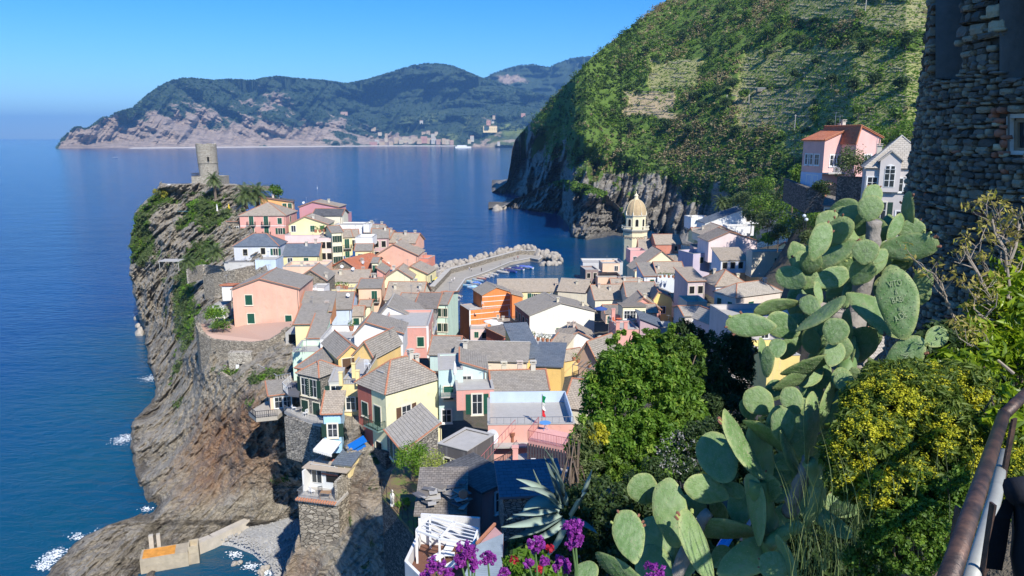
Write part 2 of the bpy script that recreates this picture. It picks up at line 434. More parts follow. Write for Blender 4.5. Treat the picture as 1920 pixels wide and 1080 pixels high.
m1 = [(108, 277), (114, 266), (125, 253), (140, 240), (150, 239), (158, 243), (168, 240), (180, 231), (193, 221), (205, 221), (216, 213), (232, 208), (248, 204), (262, 192), (280, 176), (300, 163), (320, 152), (345, 147), (370, 148), (400, 151), (430, 149), (470, 151), (500, 146), (520, 143), (550, 147), (580, 149), (610, 151), (650, 157), (690, 149), (720, 140), (750, 130), (775, 123), (800, 119), (825, 120), (850, 124), (880, 137), (905, 147), (940, 158), (1000, 175), (1120, 200)]
m2 = [(800, 200), (860, 170), (905, 149), (925, 138), (950, 129), (975, 123), (1000, 121), (1030, 126), (1048, 118), (1070, 110), (1100, 106), (1130, 108), (1200, 120)]
o, P1, X1, Y1, D1, A1 = relief('far_cape', np.linspace(108, 1120, 520), L(m1), L([(108, 279), (300, 277.5), (500, 275), (700, 273.5), (870, 274), (1120, 274)]),
    L([(108, .9), (300, .62), (1100, .42)]), K(0), 120, farnoise(.085), FAR, attrf=farattr(1))
tag(o, kind='structure')
o, P2, X2, Y2, D2, A2 = relief('far_mountain', np.linspace(800, 1200, 170), L(m2), K(232), K(.5), K(90), 60, farnoise(.06), FAR, D0=K(6600), attrf=farattr(2))
tag(o, kind='structure')
# low wooded spurs in front of the far bay
sp = [(905, 262), (925, 250), (945, 244), (965, 246), (985, 240), (1005, 232), (1030, 220), (1060, 205)]
o, P3, X3, Y3, D3, A3 = relief('far_spur', np.linspace(852, 1060, 90), L([(852, 274), (880, 268)]+sp), K(276.5), K(.5), K(0), 30, farnoise(.04), FAR,
    attrf=lambda pos, t, PX, PY, D: {'veg': np.clip(.55+fbm(pos/90., 4, 40)*1.5+t*.5, 0, 1.2), 'terr': np.clip(fbm(pos/120., 3, 50)*1.4, 0, 1)*.5, 'rust': 0*D, 'wall': 0*D})
tag(o, kind='structure')
# woodland clumps on the ridges and slopes
def far_trees():
    C = []; Rr = []
    for pos, n, r0, m in ((P1, 1500, 9, 1.0), (P2, 500, 11, 1.0)):
        j = rng.integers(0, pos.shape[1], n); i = pos.shape[0]-1-rng.integers(0, 2, n)
        p = pos[i, j]; C.append(p+[0, 0, 3]); Rr.append(np.stack([r0*(.3+.6*rng.random(n))]*3, 1)*[1, 1, .7])
    C = np.concatenate(C); Rr = np.concatenate(Rr)
    o = leafcloud('ridge_pine_wood', C, Rr, 7, 9, DARKGREEN, aspect=.8); tag(o, kind='stuff')
    A = A1['veg']; ii, jj = np.nonzero((A > .75)); k = rng.choice(len(ii), 5200); ii, jj = ii[k], jj[k]
    c = P1[ii, jj]; o = leafcloud('far_woodland', c, np.stack([9*(.5+rng.random(len(c)))]*3, 1)*[1, 1, .8], 7, 12, DARKGREEN, aspect=.8); tag(o, kind='stuff')
far_trees()
# ---------------------------------------------------------------- the steep coastal hill behind the village
HILL = rockmat('coastal_hill_ground', (.085, .08, .075), (.26, .24, .21), (.44, .41, .36), (0, -.75, .3), .30, (.08, .13, .025), 1.6)
htop = [(920, 362), (930, 356), (940, 349), (951, 341), (955, 318), (958, 300), (960, 280), (966, 262), (985, 240), (1010, 213), (1040, 180), (1075, 145), (1110, 107), (1150, 76), (1195, 42), (1250, 0), (1330, -62), (1420, -130), (1560, -200), (1780, -240), (1990, -250)]
hfoot = [(920, 363), (940, 365), (970, 367), (985, 371), (995, 388), (1005, 392), (1030, 398), (1050, 405), (1062, 418), (1078, 441), (1100, 447), (1130, 441), (1165, 441), (1230, 455), (1300, 455), (1400, 440), (1470, 415), (1540, 385), (1600, 345), (1700, 330), (1990, 330)]
hD0 = [(1165, 462), (1230, 440), (1300, 415), (1400, 385), (1470, 360), (1540, 335), (1600, 315), (1700, 290), (1990, 280)]
def hill_D0(x):
    d = -CH/tan_e(interp(x, hfoot)); return np.where(x > 1165, interp(x, hD0), d)
def hill_z0(x):
    return np.where(x > 1165, np.maximum(CH+tan_e(interp(x, hfoot))*interp(x, hD0), 0), 0)
TERR = [  # px polygons (as boxes) of terraced vineyard: x0,x1,y0,y1, tan share
    (1168, 1268, 170, 222, 1.0), (1215, 1312, 110, 168, .35), (1370, 1530, 165, 245, .55), (1385, 1560, 92, 165, .3), (1530, 1745, 85, 250, .25), (1605, 1750, -5, 62, .4), (1480, 1620, -20, 40, .3), (1470, 1520, 245, 300, .3)]
def terr_mask(PX, PY):
    m = 0*PX; tn = 0*PX
    for x0, x1, y0, y1, t in TERR:
        e_ = 14*vnoise(np.stack([PX/17., PY/13., 0*PX], -1), 61)
        a = np.clip(np.minimum(np.minimum(PX-x0, x1-PX)+e_, np.minimum(PY-y0, y1-PY)+e_*.6)/9+.2, 0, 1)
        tn = np.where(a > m, t, tn); m = np.maximum(m, a)
    return m, tn
def hillnoise(pos, t, PX, PY, D):
    coast = np.clip((1480-PX)/260, 0, 1)*np.clip((PY-interp(PX, [(920, 240), (1050, 235), (1165, 290), (1300, 330), (1480, 380)]))/40, 0, 1)
    q = pos.copy(); q[..., 2] *= .38; q[..., 1] *= .5
    big = fbm(q/62., 5, 60, True)-.2
    q2 = pos@np.array(Matrix.Rotation(.7, 3, 'Y')).T; q2 = q2*[.4, .4, 1.4]
    rock = fbm(q2/11., 5, 71, True)-.2
    soft = fbm(pos/38., 5, 80)
    m, _ = terr_mask(PX, PY)
    edge = np.minimum(1, t*30)*np.minimum(1, (1-t)*10+.15)
    n = (coast*(big*.13+rock*.03)+(1-coast)*soft*.022*(1-m))*edge
    # broad gullies running down the slope
    pr = np.stack([PX/26.+PY/95., PY/120., 0*PX], -1); pr2 = np.stack([PX/9.+PY/30., PY/40., 0*PX+3], -1)
    n = n+coast*edge*(1+1.6*np.clip((1075-PX)/60, 0, 1))*((fbm(pr, 3, 301, True, .5)-.1)*.05+(fbm(pr2, 3, 302, True, .55)-.1)*.016)
    gul = np.sin((PX-1180)/46.+fbm(pos/120., 3, 90)*2.5)*.008*(1-m)*(t > .1)
    return n+gul*np.minimum(1, t*5)*(1-.5*coast)
def hillattr(pos, t, PX, PY, D):
    m, tn = terr_mask(PX, PY)
    lim = interp(PX, [(920, 150), (960, 200), (1020, 262), (1060, 280), (1120, 330), (1165, 330), (1230, 300), (1300, 350), (1345, 345), (1375, 385), (1420, 420), (1500, 350), (1560, 500)])
    n = fbm(pos/26., 5, 55)*60+fbm(pos/7., 3, 56)*22
    v = np.clip(.5+(lim+16-PY+n*1.25)/30, 0, 1.2)
    bare = fbm(pos/30., 4, 58); v = np.where((PX < 1120) & (bare > .18), v-.5, v)
    return {'veg': np.clip(v-m*.8, 0, 1.2), 'terr': m*(1-.6*tn), 'rust': 0*v, 'wall': m*tn}
hx = np.concatenate([np.linspace(920, 1180, 190), np.linspace(1182, 1780, 400), np.linspace(1786, 1990, 30)])
o, HP, HX, HY, HD, HA = relief('coastal_hill', hx, L(htop), L(hfoot), L([(920, 1.1), (960, .9), (1110, .8), (1250, .75), (1450, .68), (1990, .64)]), hill_z0, 330, hillnoise, HILL, D0=hill_D0, attrf=hillattr, back=(1.04, 1.12, 1.3))
tag(o, kind='structure')
HPZ = HP.reshape(HP.shape)
def hill_at(px, py):
    j = int(np.clip(np.searchsorted(hx, px), 1, len(hx)-1)); cy_ = HY[:, j]; i = int(np.argmin(np.abs(cy_-py))); return Vector(HP[i, j])
# rocky promontory in front of the coastal hill
PT = [(916, 391), (930, 388), (943, 389), (952, 383), (966, 372), (985, 366), (1005, 352), (1030, 345), (1060, 338), (1085, 345), (1110, 352), (1135, 362), (1150, 376), (1168, 395), (1185, 420)]
o, QP, QX, QY, QD, QA = relief('rocky_promontory', np.linspace(916, 1185, 330), L(PT), L([(916, 394), (945, 394), (960, 391), (1000, 394), (1030, 400), (1056, 406), (1066, 424), (1074, 445), (1100, 450), (1128, 446), (1150, 441), (1185, 446)]), K(.95), K(0), 110,
    lambda pos, t, PX, PY, D: ((fbm(np.stack([PX/30.+PY/60., PY/45., 0*PX], -1), 4, 501, True, .55)-.15)*.075+(fbm(np.stack([PX/8.+PY/13., PY/16., 0*PX+2], -1), 3, 502, True, .6)-.1)*.018)*np.minimum(1, t*9)*np.minimum(1, (1-t)*8+.1),
    rockmat('promontory_rock', (.08, .075, .07), (.24, .22, .19), (.42, .385, .33), (0, -.75, .3), .42, (.06, .1, .02), 1.5),
    attrf=lambda pos, t, PX, PY, D: {'veg': np.clip(fbm(pos/16., 4, 505)*1.2+(t-.75)*2.0, 0, 1.1)*(PX > 985), 'terr': 0*D, 'rust': 0*D, 'wall': 0*D}, back=(1.02, 1.06, 1.12))
tag(o, kind='structure')
def hill_plants():
    nr, nc = HX.shape
    # pick cells with even density on the picture plane
    N = 26000
    px = rng.uniform(925, 1775, N); j = np.clip(np.searchsorted(hx, px), 1, nc-1)
    py = rng.uniform(-15, 455, N)
    i = np.argmin(np.abs(HY[:, j]-py), 0); ok = (np.abs(HY[i, j]-py) < 3)
    veg = HA['veg'][i, j]; m = HA['terr'][i, j]+HA['wall'][i, j]
    p = HP[i, j]; nz = fbm(p/30., 4, 77); nz2 = fbm(p/12., 3, 78)
    keep = ok & (rng.random(N) < np.clip(veg, 0, 1)**2*(.62+.8*nz)*(1-.9*np.clip(m, 0, 1)))
    p, nz, nz2, D, px, py = p[keep], nz[keep], nz2[keep], HD[i, j][keep], px[keep], py[keep]
    kind = nz+nz2*.6+.35*rng.normal(size=len(p))
    dark = (px < 1200) & (py < 230)
    kk = np.where(dark, kind-.05, kind+.38)
    for nm, sel, mt, ls in (('dark_scrub', kk < -.12, DARKGREEN, 1.0), ('green_scrub', (kk >= -.12) & (kk < .33), GREEN, 1.0), ('olive_scrub', (kk >= .33) & (kk < .5), OLIVE, .9), ('dry_reed', kk >= .62, DRY, .9), ('lime_scrub', (kk >= .5) & (kk < .62), LIME, .9)):
        c, d = p[sel], D[sel]
        r = d/F*(3.0+6.5*rng.random(len(c))**1.6)
        rad = np.stack([r, r, r*.8], 1)
        o = leafcloud(nm, c+[0, 0, .35]*rad, rad, 34, 1.15*ls, mt, aspect=.75, shell=.6, up=1.0); tag(o, kind='stuff')
        print(nm, len(c))
    # low ground cover and crops on the terraces
    px = rng.uniform(1165, 1755, 24000); py = rng.uniform(-10, 300, 24000); m, tn = terr_mask(px, py)
    k = rng.random(24000) < m*(1-.6*tn)*.95; px, py = px[k], py[k]
    j = np.clip(np.searchsorted(hx, px), 1, nc-1); i = np.argmin(np.abs(HY[:, j]-py), 0); c = HP[i, j]; r = HD[i, j]/F*(1+1.6*rng.random(len(c)))
    o = leafcloud('terrace_undergrowth', c, np.stack([r*1.6, r, r*.5], 1), 10, .8, LIME, aspect=.6, up=1.3); tag(o, kind='stuff')
hill_plants()
ii, jj = np.nonzero(QA['veg'] > .5); k = rng.choice(len(ii), min(700, len(ii))); c = QP[ii[k], jj[k]]; r = c[:, 1]/F*(1.5+4*rng.random(len(c))); tag(leafcloud('promontory_scrub', c, np.stack([r, r, r*.8], 1), 26, 1.2, GREEN, aspect=.7, up=.5), kind='stuff')
def terraces():
    "dry stone terrace walls that follow the contour, and rows of vine posts with vines"
    W = MB(); V = MB(); C = []; stone = masonry('warm', 1.6)
    for x0, x1, y0, y1, tn in TERR:
        y = y0+2
        while y < y1-1:
            step = 8.5 if tn < .6 else 7.0
            xs = np.arange(x0+random.uniform(0, 8), x1-random.uniform(0, 8), 6.0)
            off = random.uniform(-1.5, 1.5); gaps = random.random()
            pts = [hill_at(x, y+off+2.2*math.sin(x/31.+y)+(x-x0)*.02) for x in xs]
            for a, b, xx in zip(pts[:-1], pts[1:], xs):
                if math.sin(xx*.11+y*1.7) > (-.15 if tn < .6 else .7): continue
                if (b-a).length > 12 or xx > 1745: continue
                hh = (b.y/F)*(1.7 if tn > .5 else .9)
                W.bar(a+Vector((0, -.1, hh*.2)), b+Vector((0, -.1, hh*.2)), .5, hh*1.2)
                if tn < .9:
                    for k in range(3):
                        q = a.lerp(b, k/3.)+Vector((0, 1.2, 0)); h = b.y/F*random.uniform(2.6, 4.0)
                        V.bar(q-Vector((0, 0, .5)), q+Vector((0, 0, h)), .13+.00035*b.y)
                        if random.random() < .9: C.append(q+Vector((0, 0, h*.45)))
            y += step+random.uniform(-1.5, 1.5)
    tag(W.obj('terrace_stone_walls', stone), kind='stuff')
    tag(V.obj('vine_posts', plain((.42, .38, .3), .9)), kind='stuff')
    C = np.array(C); o = leafcloud('vine_foliage', C, np.array([1.1, .5, .7]), 14, .5, LIME, up=1.2); tag(o, kind='stuff')
terraces()

# ---------------------------------------------------------------- castle headland (near cliff)
ROCK = rockmat('headland_rock', (.14, .12, .098), (.42, .37, .295), (.66, .59, .48), (0, .72, .25), .75)
Lx = [(345, 300), (352, 297), (370, 285), (395, 258), (415, 250), (440, 246), (500, 244), (540, 248), (560, 252), (600, 262), (620, 268), (650, 272), (680, 277), (705, 290), (725, 292), (745, 289), (765, 270), (790, 251), (820, 243), (850, 247), (880, 251), (905, 258), (935, 270), (955, 279), (968, 255), (985, 200), (1000, 168), (1030, 128), (1060, 100), (1085, 80)]
Rx = [(345, 445), (420, 470), (500, 500), (560, 520), (600, 575), (640, 600), (700, 620), (760, 640), (850, 640), (900, 640), (940, 620), (975, 600), (985, 500), (1000, 430), (1030, 370), (1085, 300)]
ctl = [(300, 352, 252), (345, 352, 252), (400, 350, 247), (440, 372, 238), (258, 395, 250), (246, 440, 246), (243, 500, 240), (250, 560, 234), (268, 622, 227), (276, 670, 200), (290, 722, 176),
       (286, 757, 163), (250, 792, 150), (245, 840, 138), (256, 900, 124.5), (280, 952, 114.5), (165, 1000, 105.8), (100, 1062, 96.8), (80, 1085, 93.5),
       (330, 400, 243), (400, 400, 232), (300, 500, 230), (370, 480, 214), (440, 470, 205), (350, 560, 190), (300, 600, 216), (330, 640, 185), (345, 700, 160), (390, 620, 150), (360, 670, 148), (460, 560, 165), (520, 600, 148),
       (330, 760, 147), (300, 850, 132), (380, 700, 137), (450, 690, 128), (540, 690, 122), (460, 722, 121.5), (460, 800, 116), (350, 850, 125), (400, 860, 119), (300, 920, 117.5), (340, 980, 106.5), (250, 1000, 103), (200, 1050, 96.5), (300, 1060, 97.5), (390, 1010, 104.5),
       (460, 900, 112), (450, 960, 109.5), (530, 930, 113.2), (560, 780, 109), (620, 800, 104), (560, 860, 108.5), (620, 900, 106), (540, 740, 112), (600, 950, 112), (350, 1085, 95), (420, 1000, 106)]
def rbf_field(ctl):
    c = np.array(ctl, float); p = c[:, :2]/100; n = len(c)
    r = np.linalg.norm(p[:, None]-p[None], axis=2)
    A = np.block([[r+1e-3*np.eye(n), np.c_[np.ones(n), p]], [np.r_[[np.ones(n)], p.T], np.zeros((3, 3))]])
    w = np.linalg.solve(A, np.r_[np.log(c[:, 2]), 0, 0, 0])
    def f(px, py):
        q = np.stack([px, py], -1)/100; sh = px.shape; q = q.reshape(-1, 2); out = np.zeros(len(q))
        for k in range(n): out += w[k]*np.linalg.norm(q-p[k], axis=1)
        return np.exp(out+w[n]+q@w[n+1:]).reshape(sh)
    return f
hfield = rbf_field(ctl)
def cliff(name, Lx, Rx, y0, y1, nx, ny, field, amp, mat, attrf, wrapL=True, wrapR=False, fade=True, wl=1.0):
    py = np.linspace(y0, y1, ny)[:, None]; t = np.linspace(0, 1, nx)[None]
    lx, rx = interp(py, Lx), interp(py, Rx)
    lx = lx+3.0*vnoise(np.stack([py*0, py/14., py*0], -1), 4)+1.6*vnoise(np.stack([py*0, py/4., py*0], -1), 5)
    PX = lx+(rx-lx)*t; PY = py+0*t; D = field(PX, PY)
    pos = PV(PX, PY, D)
    PY = PY+np.clip(1-np.arange(ny)/14., 0, 1)[:, None]*3.5*fbm(np.stack([PX/16., 0*PX, 0*PX], -1), 3, 8); pos = PV(PX, PY, D)
    Rm = np.array(Matrix.Rotation(.75, 3, 'Y')); q = pos@Rm.T
    qs = q*[.33, .33, 1.6]
    n = (fbm(qs/3.6, 6, 100, True, .6)-.25)*1.1+(fbm(pos/13., 5, 120, True, .55)-.2)*2.5+(fbm(pos/5., 4, 125, True, .55)-.2)*1.0+fbm(qs*[1, 1, 2.2]/1.3, 3, 130, True)*.3
    sc0 = q[..., 2]+fbm(pos/8., 5, 141)*4.5
    saw = lambda x: (x-np.floor(x))
    n = n+(saw(sc0/2.7)-.5)*.6*(fbm(pos/7., 2, 142)+.5)+(saw(sc0/.85)-.5)*.14+(fbm(pos/2.6, 4, 143, True, .55)-.2)*.5
    w = np.minimum(1, t*nx/6)*np.minimum(1, (1-t)*nx/4)
    zsoft = np.clip(pos[..., 2]/2.0+.7, .55, 1)
    D = D-n*amp*zsoft*(w*.85+.15)*D/130.
    pos = PV(PX, PY, D); A = attrf(pos, PX, PY)
    cols = [pos]
    pre, post, apre = [], [], []
    if wrapL:
        e = pos[:, 0]
        for k, (dd, sh) in enumerate(((14, .055), (7, .03), (3, .012), (1, .003))):
            dd = dd*wl
            qv = e.copy(); qv[:, 1] += dd; qv[:, 0] += dd*e[:, 0]/e[:, 1]+sh*60*.3; qv[:, 2] -= np.where(qv[:, 2] < 5, dd*.6, 0); pre.append(qv)
    if wrapR:
        e = pos[:, -1]
        for dd in (1, 4, 9, 16):
            qv = e.copy(); qv[:, 1] += dd; qv[:, 0] += dd*e[:, 0]/e[:, 1]-dd*.15; post.append(qv)
    full = np.concatenate(([np.array(pre).transpose(1, 0, 2)] if pre else [])+[pos]+([np.array(post).transpose(1, 0, 2)] if post else []), 1)
    top = full[0]; ext = []
    for k in (3, 2, 1):
        qv = top.copy(); qv[:, 1] += k*7; qv[:, 0] *= 1+k*7/top[:, 1]; qv[:, 2] -= .3*k; ext.append(qv)
    full = np.concatenate([np.array(ext), full], 0)
    At = {}
    for k, v in A.items():
        v = np.concatenate([np.repeat(v[:, :1], len(pre), 1), v, np.repeat(v[:, -1:], len(post), 1)], 1)
        At[k] = np.concatenate([np.repeat(v[:1], 3, 0), v], 0).ravel()
    o = link(name, npmesh(name, full.reshape(-1, 3), grid_faces(full.shape[0], full.shape[1]), mat, False, At))
    tag(o, kind='structure'); return pos, PX, PY, A
def headattr(pos, PX, PY):
    n = fbm(pos/9., 5, 140); n2 = fbm(pos/3., 4, 150)
    v = -.4+0*PX
    for cx, cy_, rx, ry, a in ((262, 455, 22, 62, 1.1), (300, 372, 30, 24, .8), (350, 560, 22, 80, 1.0), (385, 400, 70, 46, .75), (300, 500, 26, 44, .5), (352, 620, 16, 40, .9), (560, 590, 60, 60, .5), (450, 700, 60, 20, .6), (340, 740, 30, 60, .25), (375, 470, 45, 35, .9)):
        v = np.maximum(v, a*1.2*np.exp(-(((PX-cx)/rx)**2+((PY-cy_)/ry)**2)))
    v = v*.8+n*.6+n2*.4
    ru = np.exp(-(((PX-(430-(PY-850)*.35))/95)**2+((PY-850)/110)**2))*1.5-.35+n*.9
    ru = np.where(PY > 965+(430-PX)*.2, ru*.3, ru)
    ru2 = np.exp(-(((PX-560)/70)**2+((PY-790)/70)**2))*1.0-.35+n*.7
    return {'veg': np.clip(v, 0, 1.1), 'terr': 0*v, 'rust': np.clip(np.maximum(ru, ru2), 0, 1), 'wall': 0*v}
NP_, NX_, NY_, NA_ = cliff('headland_cliff', Lx, Rx, 345, 1088, 370, 660, hfield, 1.7, ROCK, headattr)
# near rock under the pale balcony house
rf = rbf_field([(560, 800, 86), (640, 800, 87), (720, 800, 88), (760, 860, 84), (560, 900, 84), (600, 960, 83), (640, 900, 84.5), (700, 880, 83.5), (700, 960, 80), (640, 1085, 75), (560, 1085, 77), (520, 1085, 78), (740, 1040, 74), (760, 1085, 71), (760, 960, 79), (560, 1000, 81), (800, 1085, 69)])
cliff('rock_spur', [(800, 645), (870, 645), (930, 600), (980, 570), (1030, 553), (1060, 540), (1090, 525)], [(800, 760), (900, 770), (1090, 800)], 800, 1090, 130, 180, rf, 1.3, ROCK,
      lambda pos, PX, PY: {'veg': np.clip(fbm(pos/4., 4, 160)*1.3+.02, 0, 1), 'terr': 0*PX, 'rust': np.clip(fbm(pos/6., 3, 170), 0, .6), 'wall': 0*PX}, wl=.3)
def headland_plants():
    V = NA_['veg']; ii, jj = np.nonzero(V > .42); k = rng.choice(len(ii), 2300); ii, jj = ii[k], jj[k]; c = NP_[ii, jj]
    n = fbm(c/5., 3, 190)+.25*rng.normal(size=len(c))
    for nm, s, m in (('cliff_scrub', n < .1, OLIVE), ('cliff_green_scrub', (n >= .1) & (n < .4), GREEN), ('cliff_lime_scrub', n >= .4, LIME)):
        q = c[s]; r = .25+.9*rng.random(len(q))**2; o = leafcloud(nm, q, np.stack([r, r, r*.8], 1), 34, .36, m, aspect=.6, up=.5); tag(o, kind='stuff')
headland_plants()

# ---------------------------------------------------------------- village ground, a height field under the houses
GP = [(400, 250, 43.5), (460, 232, 38), (520, 215, 27), (600, 205, 18), (640, 235, 14), (700, 205, 9), (790, 215, 2), (600, 165, 16), (700, 160, 9), (780, 160, 4), (560, 128, 19), (470, 140, 22.5), (430, 150, 22), (640, 105, 15), (700, 95, 17), (640, 92, 15), (760, 84, 18), (850, 92, 19),
      (1000, 100, 12), (950, 130, 8), (850, 130, 9), (1000, 72, 22), (1100, 80, 21), (900, 56, 26), (850, 46, 27.5), (1200, 60, 32), (860, 170, 3), (870, 200, 1.6), (860, 222, 1.2), (940, 215, 1.5), (1000, 230, 1.2), (1080, 240, 1.2), (1130, 250, 1.2), (1180, 290, 1.5),
      (1240, 200, 4), (1290, 230, 8), (1250, 150, 8), (1300, 120, 16), (1400, 130, 23), (1400, 200, 14), (1300, 280, 9), (1400, 260, 18), (1470, 230, 27), (1420, 150, 17), (1550, 130, 43), (1650, 120, 51), (1750, 110, 52), (1560, 180, 45), (1650, 200, 50), (1900, 120, 54), (1480, 160, 25),
      (1300, 15, 46), (1500, 4, 56.8), (1900, 4, 58.0), (1200, 4, 56), (1200, 10, 50.5), (1500, 12, 49), (1600, 12, 51), (1700, 12, 54), (1300, 22, 41), (1650, 20, 46), (1790, 20, 53.5), (1900, 22, 55), (1900, 12, 57), (1650, 40, 42), (1000, 30, 33), (900, 38, 30), (1000, 6, 52), (1000, 12, 44), (1500, 40, 38), (1800, 40, 50), (1800, 60, 50), (1650, 60, 40), (1500, 80, 31), (1400, 100, 24), (1150, 45, 35), (2100, 20, 57), (2100, 80, 58), (1300, 60, 35), (1300, 90, 24),
      (860, 245, -4), (900, 262, -5), (1000, 262, -5), (1080, 275, -4), (830, 240, -3), (1000, 330, -6), (900, 310, -6), (800, 290, -6), (640, 275, -6), (500, 290, 0), (400, 290, 10), (300, 260, 20), (240, 240, -12), (200, 180, -14), (260, 150, -8), (300, 120, -10), (460, 118, -6), (540, 112, -5), (600, 112, -4), (560, 95, -7), (560, 80, -4), (640, 78, 6), (500, 70, -6), (720, 72, 12), (720, 55, 14), (700, 40, 20), (600, 50, 0), (800, 30, 30), (200, 60, -10), (700, 15, 40), (500, 25, 10), (800, 5, 53), (1150, 300, -5), (1130, 340, -6), (1180, 350, -3)]
_gp = np.array([[(p-960)/F*d*cP*1.06, d, z] for p, d, z in GP])
def ground(x, y):
    x, y = np.asarray(x, float), np.asarray(y, float); sh = x.shape
    lx, ly = x.ravel(), y.ravel()
    sc_ = 1/(6+ly*.12)  # local resolution
    w = 0; s = 0
    for gx, gy, gz in _gp:
        d2 = ((lx-gx)**2+(ly-gy)**2)*sc_*sc_+.02
        q = 1/d2**1.9; w = w+q; s = s+q*gz
    z = s/w
    xl = np.interp(ly, [0, 50, 60, 84, 90, 120, 150, 205, 250, 300], [-12, -12, -13, -17, -21, -28, -38, -62, -86, -100])
    k = np.clip((xl-lx)/5, 0, 1); k = k*k*(3-2*k)
    return (z*(1-k)+(-14)*k).reshape(sh)
def village_ground():
    rows = np.geomspace(1.6, 300, 170); cols = np.linspace(-.62, .95, 190)
    Y, T = np.meshgrid(rows, cols, indexing='ij'); X = Y*T; Z = ground(X, Y)
    p = np.stack([X, Y, Z], -1); Z = Z+fbm(p/2.5, 4, 210)*.02*np.minimum(Y, 40)
    g = NG('village_ground'); o = g.co.outputs['Object']; n = g.noise(o, .5, 6, .7); n2 = g.noise(o, 5, 5, .7)
    c = g.ramp(n, [(.35, (.05, .042, .03)), (.5, (.12, .1, .07)), (.6, (.05, .06, .025)), (.75, (.16, .15, .12))])
    g.set('Base Color', g.mix(.4, c, g.mix(n2, (.03, .025, .02), (.2, .17, .13)))); g.set('Roughness', .95); g.set('Normal', g.bump(n2, .15, 1))
    p[..., 2] = Z
    me = npmesh('ground', p.reshape(-1, 3), grid_faces(*X.shape), g.m, True)
    tag(link('ground', me), kind='structure')
village_ground()
# pebble beach
def beach():
    out = [(395, 1010), (430, 1000), (560, 938), (580, 960), (575, 1000), (560, 1040), (520, 1092), (505, 1060), (470, 1030), (430, 1015)]
    pts = [Pz(x, y, .9) for x, y in out]; c = sum(pts, Vector())/len(pts)
    n = len(pts); V = []; Fc = []
    K_ = 10
    for k in range(K_+1):
        for i in range(n*6):
            a, b = pts[i//6], pts[(i//6+1) % n]; p = a.lerp(b, (i % 6)/6.); q = c.lerp(p, k/K_); V.append((q.x, q.y, .9-1.15*(k/K_)**3*(1 if q.y < c.y+2 else .2)))
    m = n*6
    for k in range(K_):
        for i in range(m): Fc.append((k*m+i, k*m+(i+1) % m, (k+1)*m+(i+1) % m, (k+1)*m+i))
    g = NG('beach_pebbles'); o = g.co.outputs['Object']; v = g.n('TexVoronoi', {'Vector': o, 'Scale': 4.0})
    cc = g.n('SeparateColor', {0: v.outputs['Color']}).outputs[0]
    g.set('Base Color', g.mix(g.noise(o, .4, 4), g.ramp(cc, [(0, (.22, .22, .22)), (1, (.5, .5, .49))]), (.36, .35, .33)))
    g.set('Roughness', .9); g.set('Normal', g.bump(v.outputs['Distance'], -.12, 1))
    tag(link('beach', npmesh('beach', V, Fc, g.m, True)), kind='structure')
    s = MB()
    for k in range(900):
        i = random.randrange(n); q = c.lerp(pts[i].lerp(pts[(i+1) % n], random.random()), random.random()**.6*.95); r = random.uniform(.06, .22)
        s.box((q.x, q.y, .9-1.1*0+.02), (r*1.5, r, r*.7), random.random()*3)
    tag(s.obj('beach_cobble', plain((.4, .39, .37), .9, var=.5, sc_=.7)), kind='stuff')
beach()
# ================================================================ houses
TERRA = plain((.46, .2, .115), .85, var=.35, sc_=6, key='terracotta_ridge')
CONC = plain((.42, .4, .37), .92, var=.2, sc_=1.5, key='concrete')
WHITE = plain((.78, .77, .74), .7, var=.06, key='white_paint')
CREAMT = plain((.72, .66, .52), .8, var=.06, key='cream_trim')
GSH = plain((.015, .085, .055), .55, var=.2, key='green_shutter')
DSH = plain((.02, .05, .035), .55, var=.2, key='dark_green_shutter')
BSH = plain((.12, .07, .045), .6, var=.2, key='brown_shutter')
IRON = plain((.04, .04, .045), .5, .3, key='dark_iron')
STEEL = plain((.4, .41, .42), .4, .6, key='grey_steel')
def glass():
    g = NG('window_glass'); g.set('Base Color', (.03, .038, .045, 1)); g.set('Roughness', .12); g.set('Specular IOR Level', .8)
    return g.m
GLASS = glass()
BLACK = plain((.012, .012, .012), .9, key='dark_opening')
def frame_mb(mb, w, h, t, y0, y1, mi=0, mull=0):
    mb.bx(-w/2-t, -w/2, y0, y1, -h/2-t, h/2+t, mi); mb.bx(w/2, w/2+t, y0, y1, -h/2-t, h/2+t, mi)
    mb.bx(-w/2, w/2, y0, y1, h/2, h/2+t, mi); mb.bx(-w/2, w/2, y0, y1, -h/2-t, -h/2, mi)
    if mull:
        mb.bx(-.03, .03, y0*.6, y1, -h/2, h/2, mi)
        mb.bx(-w/2, w/2, y0*.55, y1, h*.08, h*.08+.05, mi)
def slats(mb, x0, x1, y, h, mi=0, n=9):
    mb.bx(x0, x0+.06, y-.05, y, -h/2, h/2, mi); mb.bx(x1-.06, x1, y-.05, y, -h/2, h/2, mi)
    for k in range(n):
        z = -h/2+h*(k+.5)/n; mb.bx(x0+.06, x1-.06, y-.035, y-.01, z-h/n*.36, z+h/n*.36, mi)
    mb.bx(x0+.06, x1-.06, y-.008, y, -h/2, h/2, mi)
_wm = {}
